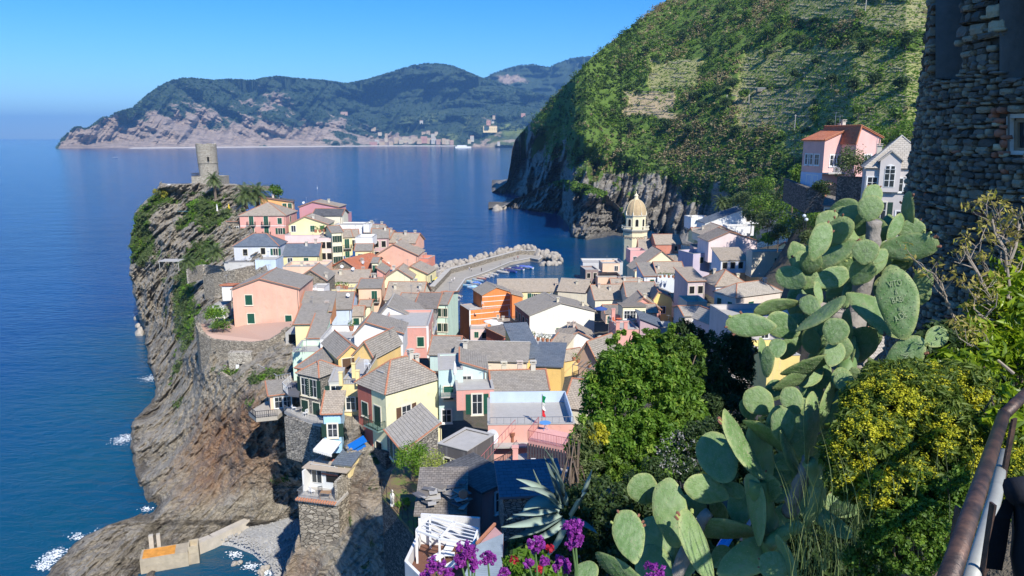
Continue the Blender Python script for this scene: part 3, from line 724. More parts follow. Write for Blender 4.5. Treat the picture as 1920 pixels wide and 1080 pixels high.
def wmesh(kind, part, w, h, sh):
    k = (kind, part, round(w, 2), round(h, 2), sh)
    if k in _wm: return _wm[k]
    S = {'g': GSH, 'd': DSH, 'b': BSH}[sh]; m = MB()
    if part == 'window':
        frame_mb(m, w, h, .12, -.07, .02); m.bx(-w/2-.18, w/2+.18, -.16, .0, -h/2-.2, -h/2-.12)
        me = m.mesh('window', CREAMT if kind != 'w' else WHITE)
    elif part == 'frame':
        frame_mb(m, w-.12, h-.12, .06, -.045, -.005, 0, 1); me = m.mesh('frame', WHITE)
    elif part == 'pane':
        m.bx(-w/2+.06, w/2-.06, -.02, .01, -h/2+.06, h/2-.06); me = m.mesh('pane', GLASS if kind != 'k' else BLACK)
    elif part == 'shutter': slats(m, -w/4+.01, w/4-.01, 0, h); me = m.mesh('shutter', S)
    elif part == 'far':
        frame_mb(m, w, h, .12, -.07, .02, 0)
        if kind in 'gd': m.bx(-w/2, -.02, -.05, .01, -h/2, h/2, 2); m.bx(.02, w/2, -.05, .01, -h/2, h/2, 2)
        else: m.bx(-w/2, w/2, -.02, .01, -h/2, h/2, 1)
        if kind in 'wo': m.bx(-.04, .04, -.045, -.02, -h/2, h/2, 0)
        if kind in 'ob': m.bx(-w-.12, -w/2-.13, -.06, .0, -h/2, h/2, 2); m.bx(w/2+.13, w+.12, -.06, .0, -h/2, h/2, 2)
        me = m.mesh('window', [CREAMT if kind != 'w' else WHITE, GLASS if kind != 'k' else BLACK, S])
    _wm[k] = me; return me
def railing(mb, a, b, h=1.0, n=None, mi=0, w=.03):
    a, b = Vector(a), Vector(b); L_ = (b-a).length; n = n or max(2, int(L_/.16)); up = Vector((0, 0, h))
    mb.bar(a+up, b+up, w*1.5, mi=mi); mb.bar(a+up*.1, b+up*.1, w, mi=mi)
    for k in range(n+1):
        p = a.lerp(b, k/n); mb.bar(p, p+up, w if k % 6 else w*1.7, mi=mi)
def put_window(root, x, y, z, th, kind, D, s=1.0, sh='g'):
    s *= 1.18
    w, h = 1.0*s, 1.45*s
    if kind in 'dbe': h = 2.15*s; w = 1.05*s
    if kind == 'd': k2 = 'g'
    elif kind in 'be': k2 = 'o' if kind == 'e' else 'g'
    else: k2 = kind
    if D > 165:
        o = link('window' if kind not in 'd' else 'door', wmesh(k2, 'far', w, h, sh), root, (x, y, z), (0, 0, th))
    else:
        o = link('window' if kind not in 'd' else 'door', wmesh(k2, 'window', w, h, sh), root, (x, y, z), (0, 0, th))
        link('pane', wmesh(k2, 'pane', w, h, sh), o)
        if k2 in 'ow': link('frame', wmesh(k2, 'frame', w, h, sh), o)
        if k2 == 'g':
            for q in (-1, 1): link('shutter', wmesh(k2, 'shutter', w, h, sh), o, (q*w/4, -.03, 0))
        if k2 == 'o':
            for q in (-1, 1): link('shutter', wmesh(k2, 'shutter', w, h, sh), o, (q*(w*.75+.13), -.03, 0), (0, 0, q*random.uniform(.0, .25)))
    if kind in 'b':
        m = MB(); m.bx(-w*.95, w*.95, -.85, .0, -h/2-.15, -h/2); r = MB()
        e = -.8; railing(r, (-w*.92, e, -h/2), (w*.92, e, -h/2)); railing(r, (-w*.92, e, -h/2), (-w*.92, 0, -h/2)); railing(r, (w*.92, e, -h/2), (w*.92, 0, -h/2))
        bo = m.obj('balcony', CONC, root, (x, y, z), (0, 0, th)); r.obj('railing', IRON, bo)
    return o
def uvslab(mb, pts, thick, mi=0):
    "pts: polygon of the top surface, first edge is the eave"
    p = [Vector(q) for q in pts]; u = (p[1]-p[0]); u.z = 0; u.normalize()
    nrm = (p[1]-p[0]).cross(p[2]-p[0]).normalized()
    if nrm.z < 0: p = [p[0]]+p[1:][::-1]; nrm = -nrm
    v = nrm.cross(u).normalized()
    if v.z < 0: v = -v
    uv = [((q-p[0]).dot(u), (q-p[0]).dot(v)) for q in p]
    n = len(p); lo = [q-nrm*thick for q in p]
    mb.add(p+lo, [tuple(range(n)), tuple(range(n, 2*n))[::-1]]+[((k+1) % n, k, n+k, n+(k+1) % n) for k in range(n)], mi,
           [uv, uv[::-1]]+[[(0, 0), (.1, 0), (.1, .1), (0, .1)]]*n)
def tiles_along(mb, a, b, w=.17, h=.11, mi=0):
    a, b = Vector(a), Vector(b); n = max(2, int((b-a).length/.42))
    for k in range(n):
        p, q = a.lerp(b, k/n), a.lerp(b, (k+1.02)/n); dz = Vector((0, 0, .05))
        mb.bar(p+dz, q+dz*.3, w*(1 if k % 2 else .93), h, mi, 6)
HOUSES = []
def house(label, kx, ky, D, a, x2, dep=8.0, wall=(.7, .4, .3), roof='gs', rise=2.0, rk='slate', by=None, w='', ap=.5, xs=None, trim=True,
          ch='', ant='', dish='', sh='g', oh=.3, name='house', wm=None, cat='house', par=.8, band=None, ac='', pipe='', group='houses of the village', quoin=None, floor=None, dirt=.55, base=None):
    Kp = P(kx, ky, D); at = None
    if isinstance(x2, tuple): q_ = Pz(x2[0], x2[1], Kp.z)-Kp; a = math.degrees(math.atan2(q_.y, q_.x)); x2 = x2[0]
    if isinstance(xs, tuple):
        q_ = Pz(xs[0], xs[1], Kp.z)-Kp; dep = q_.length
        if a == 'L': a = math.degrees(math.atan2(-q_.x, q_.y)); xs = None
        else: xs = xs[0]
    A = R(a); u = Vector((math.cos(A), math.sin(A), 0)); v = Vector((-math.sin(A), math.cos(A), 0)); ze = Kp.z
    def solve(dr, xc):
        S = (xc-960)/F; return (S*(Kp.y*cP+(CH-ze)*sP)-Kp.x)/(dr.x-S*dr.y*cP)
    W = solve(u, x2)
    if xs is not None:
        d_ = solve(v, xs); dep = min(d_, 13) if d_ > 2 else dep
    if dep < 0 or dep > 16: print('BAD depth', label, dep); dep = 8
    org = Kp.copy()
    if W < 0: org = Kp+u*W; W = -W
    if W > 60: print('BAD width', label, W)
    zb = P(kx, by, D).z if by else float(ground(org.x+u.x*W/2+v.x*dep/2, org.y+u.y*W/2+v.y*dep/2))-2.0
    zb = min(zb, ze-2.5); H = ze-zb; org.z = zb
    root = thing(name, label, cat, org, A, group)
    wmat = wm or stucco(wall, dirt); m = MB()
    X0, X1, Y0, Y1 = 0, W, 0, dep; aw = ap*W; rz = H+rise
    hc = {(0, 0): H, (1, 0): H, (0, 1): H, (1, 1): H}
    if roof == 'shf': hc[(0, 1)] = hc[(1, 1)] = rz
    if roof == 'shb': hc[(0, 0)] = hc[(1, 0)] = rz
    if roof == 'shl': hc[(0, 0)] = hc[(0, 1)] = rz
    if roof == 'shr': hc[(1, 0)] = hc[(1, 1)] = rz
    e = lambda i, j: (i*W, j*dep, hc[(i, j)])
    def face(p0, p1, apx=None):
        (xa, ya, za), (xb, yb, zc) = p0, p1
        vs = [(xa, ya, 0), (xb, yb, 0), (xb, yb, zc)]+([apx] if apx else [])+[(xa, ya, za)]
        m.add(vs, [tuple(range(len(vs)))])
    gf = roof == 'gf'; gs = roof == 'gs'
    face(e(0, 0), e(1, 0), (aw, 0, rz) if gf else None); face(e(1, 0), e(1, 1), (W, dep/2, rz) if gs else None)
    face(e(1, 1), e(0, 1), (aw, dep, rz) if gf else None); face(e(0, 1), e(0, 0), (0, dep/2, rz) if gs else None)
    t = .18
    if roof != 'flat':
        rf_ = MB(); tr = MB(); q = lambda x, y, z: (x, y, z+.1)
        if gf:
            s1 = rise/max(aw, .1); s2 = rise/max(W-aw, .1)
            if aw > .3: uvslab(rf_, [q(-oh, dep+oh, H-s1*oh), q(-oh, -oh, H-s1*oh), q(aw, -oh, rz), q(aw, dep+oh, rz)], t)
            if W-aw > .3: uvslab(rf_, [q(W+oh, -oh, H-s2*oh), q(W+oh, dep+oh, H-s2*oh), q(aw, dep+oh, rz), q(aw, -oh, rz)], t)
            tiles_along(tr, q(aw, -oh, rz), q(aw, dep+oh, rz))
            if trim: tiles_along(tr, q(-oh, -oh, H-s1*oh), q(aw, -oh, rz)); tiles_along(tr, q(aw, -oh, rz), q(W+oh, -oh, H-s2*oh))
        elif gs:
            s1 = rise/(dep/2)
            uvslab(rf_, [q(-oh, -oh, H-s1*oh), q(W+oh, -oh, H-s1*oh), q(W+oh, dep/2, rz), q(-oh, dep/2, rz)], t)
            uvslab(rf_, [q(W+oh, dep+oh, H-s1*oh), q(-oh, dep+oh, H-s1*oh), q(-oh, dep/2, rz), q(W+oh, dep/2, rz)], t)
            tiles_along(tr, q(-oh, dep/2, rz), q(W+oh, dep/2, rz))
            if trim:
                for xx in (-oh, W+oh): tiles_along(tr, q(xx, -oh, H-s1*oh), q(xx, dep/2, rz)); tiles_along(tr, q(xx, dep/2, rz), q(xx, dep+oh, H-s1*oh))
        elif roof == 'hip':
            k = min(W, dep)/2; s1 = rise/k
            if W >= dep: r0, r1 = (k, dep/2, rz), (W-k, dep/2, rz)
            else: r0, r1 = (W/2, k, rz), (W/2, dep-k, rz)
            c = [(-oh, -oh, H-s1*oh), (W+oh, -oh, H-s1*oh), (W+oh, dep+oh, H-s1*oh), (-oh, dep+oh, H-s1*oh)]
            if W >= dep: pl = [[c[0], c[1], r1, r0], [c[1], c[2], r1], [c[2], c[3], r0, r1], [c[3], c[0], r0]]; hp = [(c[0], r0), (c[3], r0), (c[1], r1), (c[2], r1), (r0, r1)]
            else: pl = [[c[0], c[1], r0], [c[1], c[2], r1, r0], [c[2], c[3], r1], [c[3], c[0], r0, r1]]; hp = [(c[0], r0), (c[1], r0), (c[2], r1), (c[3], r1), (r0, r1)]
            for pp in pl: uvslab(rf_, [q(*x) for x in pp], t)
            for p_, q_ in hp: tiles_along(tr, q(*p_), q(*q_), .18, .11)
        else:
            zz = lambda i, j: hc[(i, j)]
            dx = (zz(1, 0)-zz(0, 0))/W; dy = (zz(0, 1)-zz(0, 0))/dep
            pt = lambda x, y: q(x, y, zz(0, 0)+dx*x+dy*y)
            cs = [pt(-oh, -oh), pt(W+oh, -oh), pt(W+oh, dep+oh), pt(-oh, dep+oh)]
            k0 = {'shf': 0, 'shr': 3, 'shb': 2, 'shl': 1}[roof]; uvslab(rf_, cs[k0:]+cs[:k0], t)
            if trim: tiles_along(tr, cs[0], cs[1], .16, .1); tiles_along(tr, cs[0], cs[3], .16, .1)
        ro = rf_.obj('roof', rooftile(rk), root)
        if tr.v: tr.obj('ridge_tiles', TERRA if trim else CONC, ro)
    else:
        m.add([(0, 0, H-par), (W, 0, H-par), (W, dep, H-par), (0, dep, H-par)], [(0, 1, 2, 3)])
        pw = .22
        for (x0, x1, y0, y1) in ((0, W, 0, pw), (0, W, dep-pw, dep), (0, pw, pw, dep-pw), (W-pw, W, pw, dep-pw)):
            m.bx(x0+.002, x1-.002, y0+.002, y1-.002, H-par-.05, H+.003)
        f = MB(); f.bx(pw, W-pw, pw, dep-pw, H-par, H-par+.03); f.obj('terrace_floor', floor or CONC, root)
        c = MB()
        for (x0, x1, y0, y1) in ((-.06, W+.06, -.06, pw+.04), (-.06, W+.06, dep-pw-.04, dep+.06), (-.06, pw+.04, pw+.04, dep-pw-.04), (W-pw-.04, W+.06, pw+.04, dep-pw-.04)):
            c.bx(x0, x1, y0, y1, H+.003, H+.07)
        c.obj('coping', CONC, root)
    m.obj('wall', wmat, root)
    if quoin:
        b = MB()
        for xx in (-.05, W-.35): b.bx(xx, xx+.4, -.06, .0, 0, H)
        b.obj('corner_band', WHITE, root)
    if band:
        b = MB()
        for z in band: b.bx(0, W, -.05, -.002, H-z-.09, H-z+.09)
        b.obj('string_course', WHITE if band[0] < 90 else CREAMT, root)
    if roof != 'flat' and trim and random.random() < .8:
        g = MB(); g.bar((W-.25, -.07, 0), (W-.25, -.07, H-.3), .09, n=6); g.obj('drainpipe', plain((.25, .2, .17), .5), root)
    for tok in w.split():
        if 'x' in tok:  # FACE cols x rows kind : e.g. f3x2o@1.7
            tt, dz0 = (tok.split('@')+['1.6'])[:2]; fc = tt[0]; nc, rest = tt[1:].split('x'); nr = int(rest[0]); kd = rest[1:]
            for i in range(int(nc)):
                for j in range(nr):
                    kk = random.choice(kd); s = (i+.5)/int(nc)
                    wins_put(root, fc, s, float(dz0)+j*2.9, kk, W, dep, H, D, 1, sh)
        else:
            fc = tok[0]; s, rest = tok[1:].split(','); kd = rest[-1]; rest = rest[:-1]; scl = 1.0
            if ':' in rest: rest, scl = rest.split(':')
            wins_put(root, fc, float(s), float(rest), kd, W, dep, H, D, float(scl), sh)
    def zroof(x, y):
        if gf: return H+(rise*x/max(aw, .1) if x < aw else rise*(W-x)/max(W-aw, .1))
        if gs: return H+rise*(1-abs(y-dep/2)/(dep/2))
        if roof == 'hip': k = min(W, dep)/2; return H+rise*min(1, min(x, W-x, y, dep-y)/k)
        if roof == 'flat': return H-par
        return hc[(0, 0)]+(hc[(1, 0)]-hc[(0, 0)])*x/W+(hc[(0, 1)]-hc[(0, 0)])*y/dep
    if not ch and roof != 'flat' and W > 4.5 and random.random() < .55: ch = ' '.join('%.2f,%.2f' % (random.uniform(.15, .85), random.uniform(.3, .75)) for _ in range(random.randint(1, 2)))
    if not ant and random.random() < .4 and D > 80: ant = '%.2f,%.2f' % (random.uniform(.1, .9), random.uniform(.3, .8))
    for tok in ch.split():
        s, r_ = [float(x) for x in tok.split(',')]; x, y = s*W, r_*dep; z = zroof(x, y)
        c = MB(); c.bx(-.3, .3, -.25, .25, -.5, .95); c.bx(-.42, .42, -.36, .36, .95, 1.03); c.bx(-.3, -.2, -.25, .25, 1.03, 1.2); c.bx(.2, .3, -.25, .25, 1.03, 1.2); c.bx(-.42, .42, -.36, .36, 1.2, 1.27)
        c.obj('chimney', stucco(random.choice([(.6, .56, .48), (.55, .5, .42), (.66, .6, .46), (.6, .5, .42)]), .6), root, (x, y, z))
    for tok in ant.split():
        s, r_ = [float(x) for x in tok.split(',')]; x, y = s*W, r_*dep; z = zroof(x, y); hh = random.uniform(1.6, 2.6)
        c = MB(); c.bar((0, 0, -.2), (0, 0, hh), .05); c.bar((-.5, 0, hh-.15), (.5, .1, hh-.15), .03)
        for k in range(6): c.bar((-.5+k*.2, -.28, hh-.15), (-.5+k*.2, .3, hh-.15), .018)
        c.obj('antenna', STEEL, root, (x, y, z), (0, 0, random.uniform(0, 3)))
    for tok in dish.split():
        s, r_ = [float(x) for x in tok.split(',')]; x, y = s*W, r_*dep; z = zroof(x, y)
        c = MB(); c.bar((0, 0, -.2), (0, 0, .7), .06); dv = len(c.v)
        c.lathe([(.02, 0), (.22, .03), (.42, .12), (.43, .13), (.22, .06), (.02, .03)], 14)
        Mx = Matrix.Translation((0, -.1, .8))@Matrix.Rotation(R(60), 4, 'X')
        for i in range(dv, len(c.v)): c.v[i] = tuple(Mx@Vector(c.v[i]))
        c.bar((0, -.15, .8), (0, -.55, .95), .025); c.obj('satellite_dish', plain((.6, .6, .6), .5), root, (x, y, z), (0, 0, random.uniform(-.5, .9)))
    for tok in ac.split():
        fc = tok[0]; s, dz = [float(x) for x in tok[1:].split(',')]
        c = MB(); c.bx(-.4, .4, -.36, -.02, -.28, .28); n0 = len(c.v); c.lathe([(.2, 0), (.2, .02), (.0, .03)], 12, mi=1)
        for i in range(n0, len(c.v)): p = c.v[i]; c.v[i] = (p[0]-.1, -.36-p[2], p[1])
        x, y, th = (s*W, 0, 0) if fc == 'f' else ((W, s*dep, math.pi/2) if fc == 'r' else (0, s*dep, -math.pi/2))
        c.obj('air_conditioner', [WHITE, plain((.2, .2, .2), .6)], root, (x, y, H-dz), (0, 0, th))
    HOUSES.append((label, round(W, 1), round(dep, 1), round(H, 1), round(zb, 1)))
    root['W'] = W; root['dep'] = dep; root['H'] = H
    return root
def wins_put(root, fc, s, dz, kd, W, dep, H, D, scl, sh):
    if fc == 'f': put_window(root, s*W, 0, H-dz, 0, kd, D, scl, sh)
    elif fc == 'l': put_window(root, 0, s*dep, H-dz, -math.pi/2, kd, D, scl, sh)
    elif fc == 'r': put_window(root, W, s*dep, H-dz, math.pi/2, kd, D, scl, sh)
def rail_on(root, face='f', z=None, x0=0, x1=None, mat=None, out=0):
    "terrace railing on a flat roofed house"
    W, dep, H = root['W'], root['dep'], root['H']; m = MB(); z = H if z is None else z
    for fc in face:
        if fc == 'f': railing(m, (.1, .1-out, z), (W-.1, .1-out, z), .55, max(3, int(W/.3)))
        if fc == 'r': railing(m, (W-.1, .1, z), (W-.1, dep-.1, z), .55, max(3, int(dep/.3)))
        if fc == 'l': railing(m, (.1, .1, z), (.1, dep-.1, z), .55, max(3, int(dep/.3)))
    m.obj('railing', mat or IRON, root)
PINK = (.72, .36, .30); SALM = (.80, .45, .33); PEACH = (.82, .56, .40); YEL = (.85, .74, .40); PYEL = (.84, .78, .52); OCHRE = (.80, .55, .22)
CREAM = (.80, .73, .56); WHT = (.82, .81, .78); MINT = (.62, .78, .62); LBLUE = (.58, .68, .80); MAUVE = (.55, .38, .38); ORANGE = (.80, .27, .08); RED = (.5, .16, .11)
GREY = (.55, .54, .52); MAG = (.6, .3, .34); PPINK = (.82, .62, .58); STN = masonry('warm', 2.4); STG = masonry('grey', 2.4)
h = house
# ---- castle side, far left
h('salmon pink house with two green-shuttered balconies and a hip roof below the castle palms', 449, 404, 212, 2, 535, 9, PINK, 'hip', 3.2, 'tan', 490, 'f.25,1.5:1b f.57,1.5:1b f.87,1.6g f.25,4.4:1b f.57,4.4:1b f.87,4.5o f.87,8g r.4,1.6g r.4,4.5g', band=[3.0], xs=549)
h('orange house with a dark sloping roof behind the salmon pink balcony house', 488, 380, 226, 12, 548, 8, ORANGE[:1]+(.42, .16), 'shl', 1.6, 'dark', 412, 'f.75,1.2g f.92,1.2g r.3,1.2g')
h('magenta pink house with low tan roof standing highest against the blue sea', 561, 388, 236, -3, 634, 9, MAG, 'gf', 1.6, 'tan', 420, '', ap=.35, dish='.1,.1', ant='.1,.4')
h('low pink extension with white terrace right of the magenta house', 636, 400, 232, -3, 651, 5, MAG, 'flat', by=418, w='f.5,1.6w')
h('small stone house with brown balcony left of the salmon pink balcony house', 426, 420, 214, 4, 449, 6, GREY, 'shb', .6, 'brown', 470, 'f.35,1.6k f.75,1.6w f.35,4.6b', wm=STN)
h('light grey cottage with blue-black hip roof and terracotta hips', 438, 461, 190, 2, 522, 8, (.62, .63, .66), 'hip', 2.6, 'blue', 489, 'f.25,1.7:.95k f.65,1.4:.95k f.93,1.6o')
h('pale blue garage block under the grey cottage', 478, 487, 184, 2, 517, 7, LBLUE, 'flat', by=512, par=.3)
h('dark flat-roofed annex left of the pale blue garage', 420, 492, 186, 2, 476, 7, GREY, 'flat', by=503, par=.2, floor=rooftile('dark'))
h('yellow gabled house with plant-filled terrace right of the salmon pink balcony house', 541, 421, 209, 3, 615, 9, YEL, 'gf', 2.2, 'tan', 445, 'f.12,1.2w f.6,1.2g f.85,1.2g', ap=.42, ch='.62,.1')
h('white-pink block with terrace below the yellow gabled house', 534, 441, 203, 3, 600, 7, PPINK, 'flat', by=478, w='f.85,3.6k')
h('narrow white-pink house front with dark windows beside the pale cream tower house', 598, 446, 199, 5, 622, 8, PPINK, 'flat', by=498, w='f.3,2k f.75,2k f.3,5k f.75,5k f.3,8k', par=.3)
h('pale cream tall house with three rows of green shutters', 622, 436, 198, 25, 642, 9, PYEL, 'gs', 1.2, 'slate', 494, 'f.25,1.8g f.7,1.8g f.25,4.6g f.7,4.6g f.25,7.4g f.7,7.4g', sh='d')
h('yellow house with small iron balcony beside the pale cream tall house', 640, 445, 203, 20, 660, 8, YEL, 'gs', 1.6, 'tan', 480, 'f.5,1.8b f.5,4.8g')
h('long bare concrete-white block on the ridge below the magenta house', 627, 421, 219, -4, 682, 7, WHT, 'flat', by=444, par=.3)
h('small white stair block at the end of the concrete-white block', 681, 420, 217, -4, 692, 6, WHT, 'flat', by=440, par=.3)
h('dark low-roofed house tucked under the magenta house', 586, 404, 224, -2, 640, 8, CREAM, 'gs', 1.6, 'dark', 424, 'f.2,1.3w')
h('grey-roofed house right of the yellow balcony house', 656, 444, 206, 14, 672, 8, CREAM, 'gs', 1.5, 'tan', 470, 'f.5,1.8w')
h('white walled roof terrace in front of the mauve house', 666, 445, 201, 0, 698, 7, WHT, 'flat', by=460, par=1.0, w='')
h('mauve row house with dark windows near the sea edge', 698, 446, 208, 8, 728, 9, MAUVE, 'gs', 2.0, 'slate', 498, 'f.25,1.8k f.7,1.8k f.25,4.8k f.7,4.8k', ch='.3,.6 .8,.4')
h('grey-roofed house on the crest above the mauve row house', 684, 436, 217, -6, 714, 8, CREAM, 'gs', 1.9, 'slate', 450, ch='.2,.5 .8,.6')
h('narrow mauve house between grey roofs on the crest', 713, 447, 213, -10, 730, 8, MAUVE, 'gs', 1.8, 'slate', 466, 'f.5,1.6k', ch='.8,.4')
h('low salmon house with tan roof on the sea edge', 729, 454, 212, -12, 778, 8, SALM, 'gs', 2.2, 'tan', 470, ch='.5,.4 .8,.6')
h('salmon gabled house with air conditioner above the harbour', 706, 478, 202, -4, 783, 10, SALM, 'gf', 3.0, 'tan', 505, 'f.95,3k', ap=.42, ac='f.28,2.2', ant='.5,.2 .7,.4', ch='.45,.3')
h('coral roof terrace block at the far end of the salmon gabled house', 778, 484, 204, -12, 803, 6, (.72, .28, .2), 'flat', by=502, w='')
h('coral stepped block above the coral roof terrace', 779, 478, 208, -8, 792, 5, (.72, .3, .22), 'flat', by=490, par=.4)
h('bright yellow wall house with one green window below the white roof terrace', 666, 470, 195, 6, 697, 8, YEL, 'gs', 1.2, 'slate', 496, 'f.3,1.8g')
h('stone gable house with orange tiled roof in the middle of the left quarter', 611, 506, 187, -24, 681, 12, GREY, 'gf', 3.0, 'terra', 522, '', wm=STN, ap=.5, ch='.72,.35', dish='.8,.3')
h('pale yellow annex with green shutters beside the orange tiled roof', 697, 492, 184, 0, 708, 6, PYEL, 'gs', .8, 'slate', 522, 'f.5,1.6g f.5,4.4g')
h('slate-roofed house with yellow dormer walls behind the concrete terrace', 530, 480, 193, 4, 597, 9, YEL, 'gs', 2.6, 'blue', 500, 'f.65,1.4g f.2,1.4w', ch='.6,.4 .85,.5')
h('peach block with broad concrete terrace and parapet posts', 530, 500, 178, 2, 611, 8, PEACH, 'flat', by=520, par=.8, ch='.35,.5 .7,.4 .55,.2')
# ---- left middle
BIGP = h('large salmon house with two green shuttered windows on the stone bastion', 435, 542, 142, 2, 560, 12, SALM, 'gf', 2.0, 'slate', 614, 'f.24,2.2:1.15g f.255,5.9:1.15g f.82,6.6:1.0d', ap=.42)
h('white shed with railing at the left side of the large salmon house', 416, 541, 146, 4, 436, 5, WHT, 'shb', .6, 'terra', 560, '')
h('stone house with grey roof and pink right end behind the large salmon house', 553, 526, 160, 2, 612, 9, GREY, 'gf', 2.3, 'slate', 560, '', wm=STN, ap=.5, ch='.95,.2')
h('small white house with balcony in front of the stone house with pink end', 583, 540, 154, 0, 607, 5, WHT, 'flat', by=566, par=.2, w='f.3,1.3w')
h('yellow house with flower pots on its brown roof terrace', 613, 543, 165, 4, 664, 7, YEL, 'flat', by=567, par=.9, floor=plain((.25, .2, .17), .9), w='f.45,1.6w')
h('long grey-roofed stone house behind the flower pot terrace', 612, 529, 176, 3, 690, 9, GREY, 'gs', 2.2, 'tan', 548, wm=STN, ch='.3,.3 .8,.7', dish='.3,.5 .6,.4')
h('light blue house with grey roof in the centre left', 612, 580, 150, 6, 658, 8, LBLUE, 'gs', 2.2, 'slate', 610, 'r.4,2g', dish='.8,.3', xs=666)
h('pale blue low wall block beside the small white balcony house', 562, 566, 148, 4, 613, 6, LBLUE, 'flat', by=590, par=.3)
h('orange house with grey tiled roof below the pale blue wall', 562, 585, 139, 5, 620, 7, (.8, .36, .16), 'shf', 2.4, 'slate', 600, ch='.85,.2')
h('pale yellow house with grey tiled roof right of the bastion', 553, 608, 127, 3, 602, 7, YEL, 'shf', 1.9, 'slate', 650, '')
h('small grey roof over a green wall right of the pale yellow house', 578, 634, 122, 2, 604, 7, MINT, 'shf', 2.4, 'slate', 648, '')
h('peach tower house with little balcony in the middle of the left quarter', 672, 540, 168, 4, 714, 7, PEACH, 'gs', .9, 'slate', 592, 'f.7,2.0b:1'.replace(':1', '')+' f.2,6w', xs=722)
h('small yellow house with rooftop plants below the peach tower house', 674, 574, 158, 3, 694, 6, PYEL, 'gs', .7, 'tan', 605, 'f.3,1.6g')
h('pink narrow wall house left of the two yellow gables', 707, 512, 182, 0, 721, 8, PINK, 'shl', 1.2, 'slate', 550, 'f.5,4k')
h('yellow gabled house, left one of the two yellow gables', 720, 521, 178, -2, 772, 8, PYEL, 'gf', 2.2, 'tan', 540, '', ap=.5)
h('yellow gabled house, right one of the two yellow gables', 757, 512, 184, -10, 801, 8, YEL, 'gf', 1.8, 'tan', 530, 'r.4,1.8g', ap=.3)
h('wide house with weathered tan slate roof and skylight left of the harbour street', 722, 562, 163, -4, 790, 11, CREAM, 'gs', 3.0, 'tan', 580, ch='.2,.3 .7,.6 .9,.3', ant='.4,.5', w='f.3,1.4w f.6,1.4w')
h('small house with grey roof and white rail beside the mint green house', 745, 574, 156, -10, 800, 8, WHT, 'gs', 2.0, 'slate', 590, ch='.5,.6')
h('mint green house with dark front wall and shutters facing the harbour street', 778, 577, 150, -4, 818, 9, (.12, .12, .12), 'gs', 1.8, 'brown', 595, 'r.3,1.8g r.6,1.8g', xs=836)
MINTH = h('tall mint green street house above the harbour passage', 819, 570, 152, -6, 838, 9, MINT, 'gs', 1.2, 'slate', 650, 'f.3,1.8g f.75,1.8g f.3,5g f.75,5g f.3,8g f.75,8g', xs=846, sh='d')
h('white gable house with wide grey roof in the centre', 692, 611, 140, 2, 812, 11, WHT, 'gf', 4.0, 'slate', 632, 'l.5,1.5k', ap=.30, ch='.9,.1 .05,.3', trim=False)
h('pink house with white corner band and green shuttered window in the centre', 714, 612, 129, 2, 803, 8, PINK, 'flat', by=672, w='f.83,2.9g r.3,2.8g r.75,2.8g', par=.5, xs=829, band=[.2], quoin=1)
h('white house with slanting grey roof in front of the pink corner house', 664, 626, 117, 2, 755, 7, WHT, 'gf', 1.9, 'slate', 668, '', ap=.24, ant='.97,.2')
h('white roof terrace with parapet and plant pots left of the white slanting-roof house', 600, 636, 118.5, 2, 666, 9, WHT, 'flat', by=662, par=1.0)
h('ochre house with brown-shuttered loggia and grey tiled roof', 634, 670, 104, 28, 684, 9, OCHRE, 'gf', 1.6, 'slate', 700, 'f.3,1.6b f.65,1.6b', sh='b', ap=.5)
h('ochre gable wing with steep grey roof right of the brown loggia', 664, 664, 102, -20, 700, 8, OCHRE, 'gf', 2.0, 'slate', 690, '', ap=.6)
h('mint green house with wicker chairs on its terrace beside the bastion wall', 548, 660, 114, 3, 603, 7, MINT, 'flat', by=715, par=.9, w='l.5,3k')
h('grey stone house with open dark green shutters above the cliff', 598, 706, 98, 0, (640, 690), 8, GREY, 'hip', 1.3, 'slate', 780, 'l.3,1.9e l.72,1.9e l.2,5.2d l.75,5.2d f.4,5.0g', wm=STG, xs=(559, 697), sh='d')
h('second slate roof wing of the cliffside stone house, at its back', 557, 690, 104, -18, 598, 8, GREY, 'shf', 1.0, 'slate', 730, wm=STG)
h('little yellow hut with red-edged roof on the cliff path', 506, 742, 104, 22, 545, 4, PEACH, 'shf', .8, 'slate', 764, 'f.4,1.2w f.8,1.3w', sh='b')
YN = h('narrow yellow house with roof terrace posts and open green shutters', 638, 720, 90, 0, 676, 7, (.86, .68, .33), 'flat', by=850, w='f.47,2.6o f.47,5.9o', sh='d', xs=684, par=.15)
h('grey-white strip house with tall door between stone house and narrow yellow house', 616, 716, 93, 6, 637, 6, (.5, .5, .47), 'flat', by=775, w='f.6,1.8e', par=.15, sh='d')
RH = h('terracotta red narrow house with green doors and balcony', 676, 718, 87.5, -14, 708, 7, (.48, .15, .11), 'flat', by=850, w='f.45,2.4e', par=.1)
BIGY = BY = h('large pale yellow house with red-framed window and grey hip roof', 723, 736, 83, 45, 826, 8, (.86, .80, .50), 'hip', 2.6, 'slate', 905, 'f.35,3.3:1.15o', xs=(670, 705), sh='b')
h('house with tan slate lean-to roof in front of the large pale yellow house', 757, 844, 74, 'L', 822, 7, GREY, 'shr', 2.2, 'pale', 880, 'l.3,1.4d l.7,1.4d', xs=(725, 805), wm=masonry('grey', 2.4))
h('light blue cliff house with white awning beside the narrow yellow house', 606, 775, 85, 4, 638, 3, (.42, .66, .86), 'shf', 1.5, 'tan', 850, 'f.5,2.2o', sh='d')
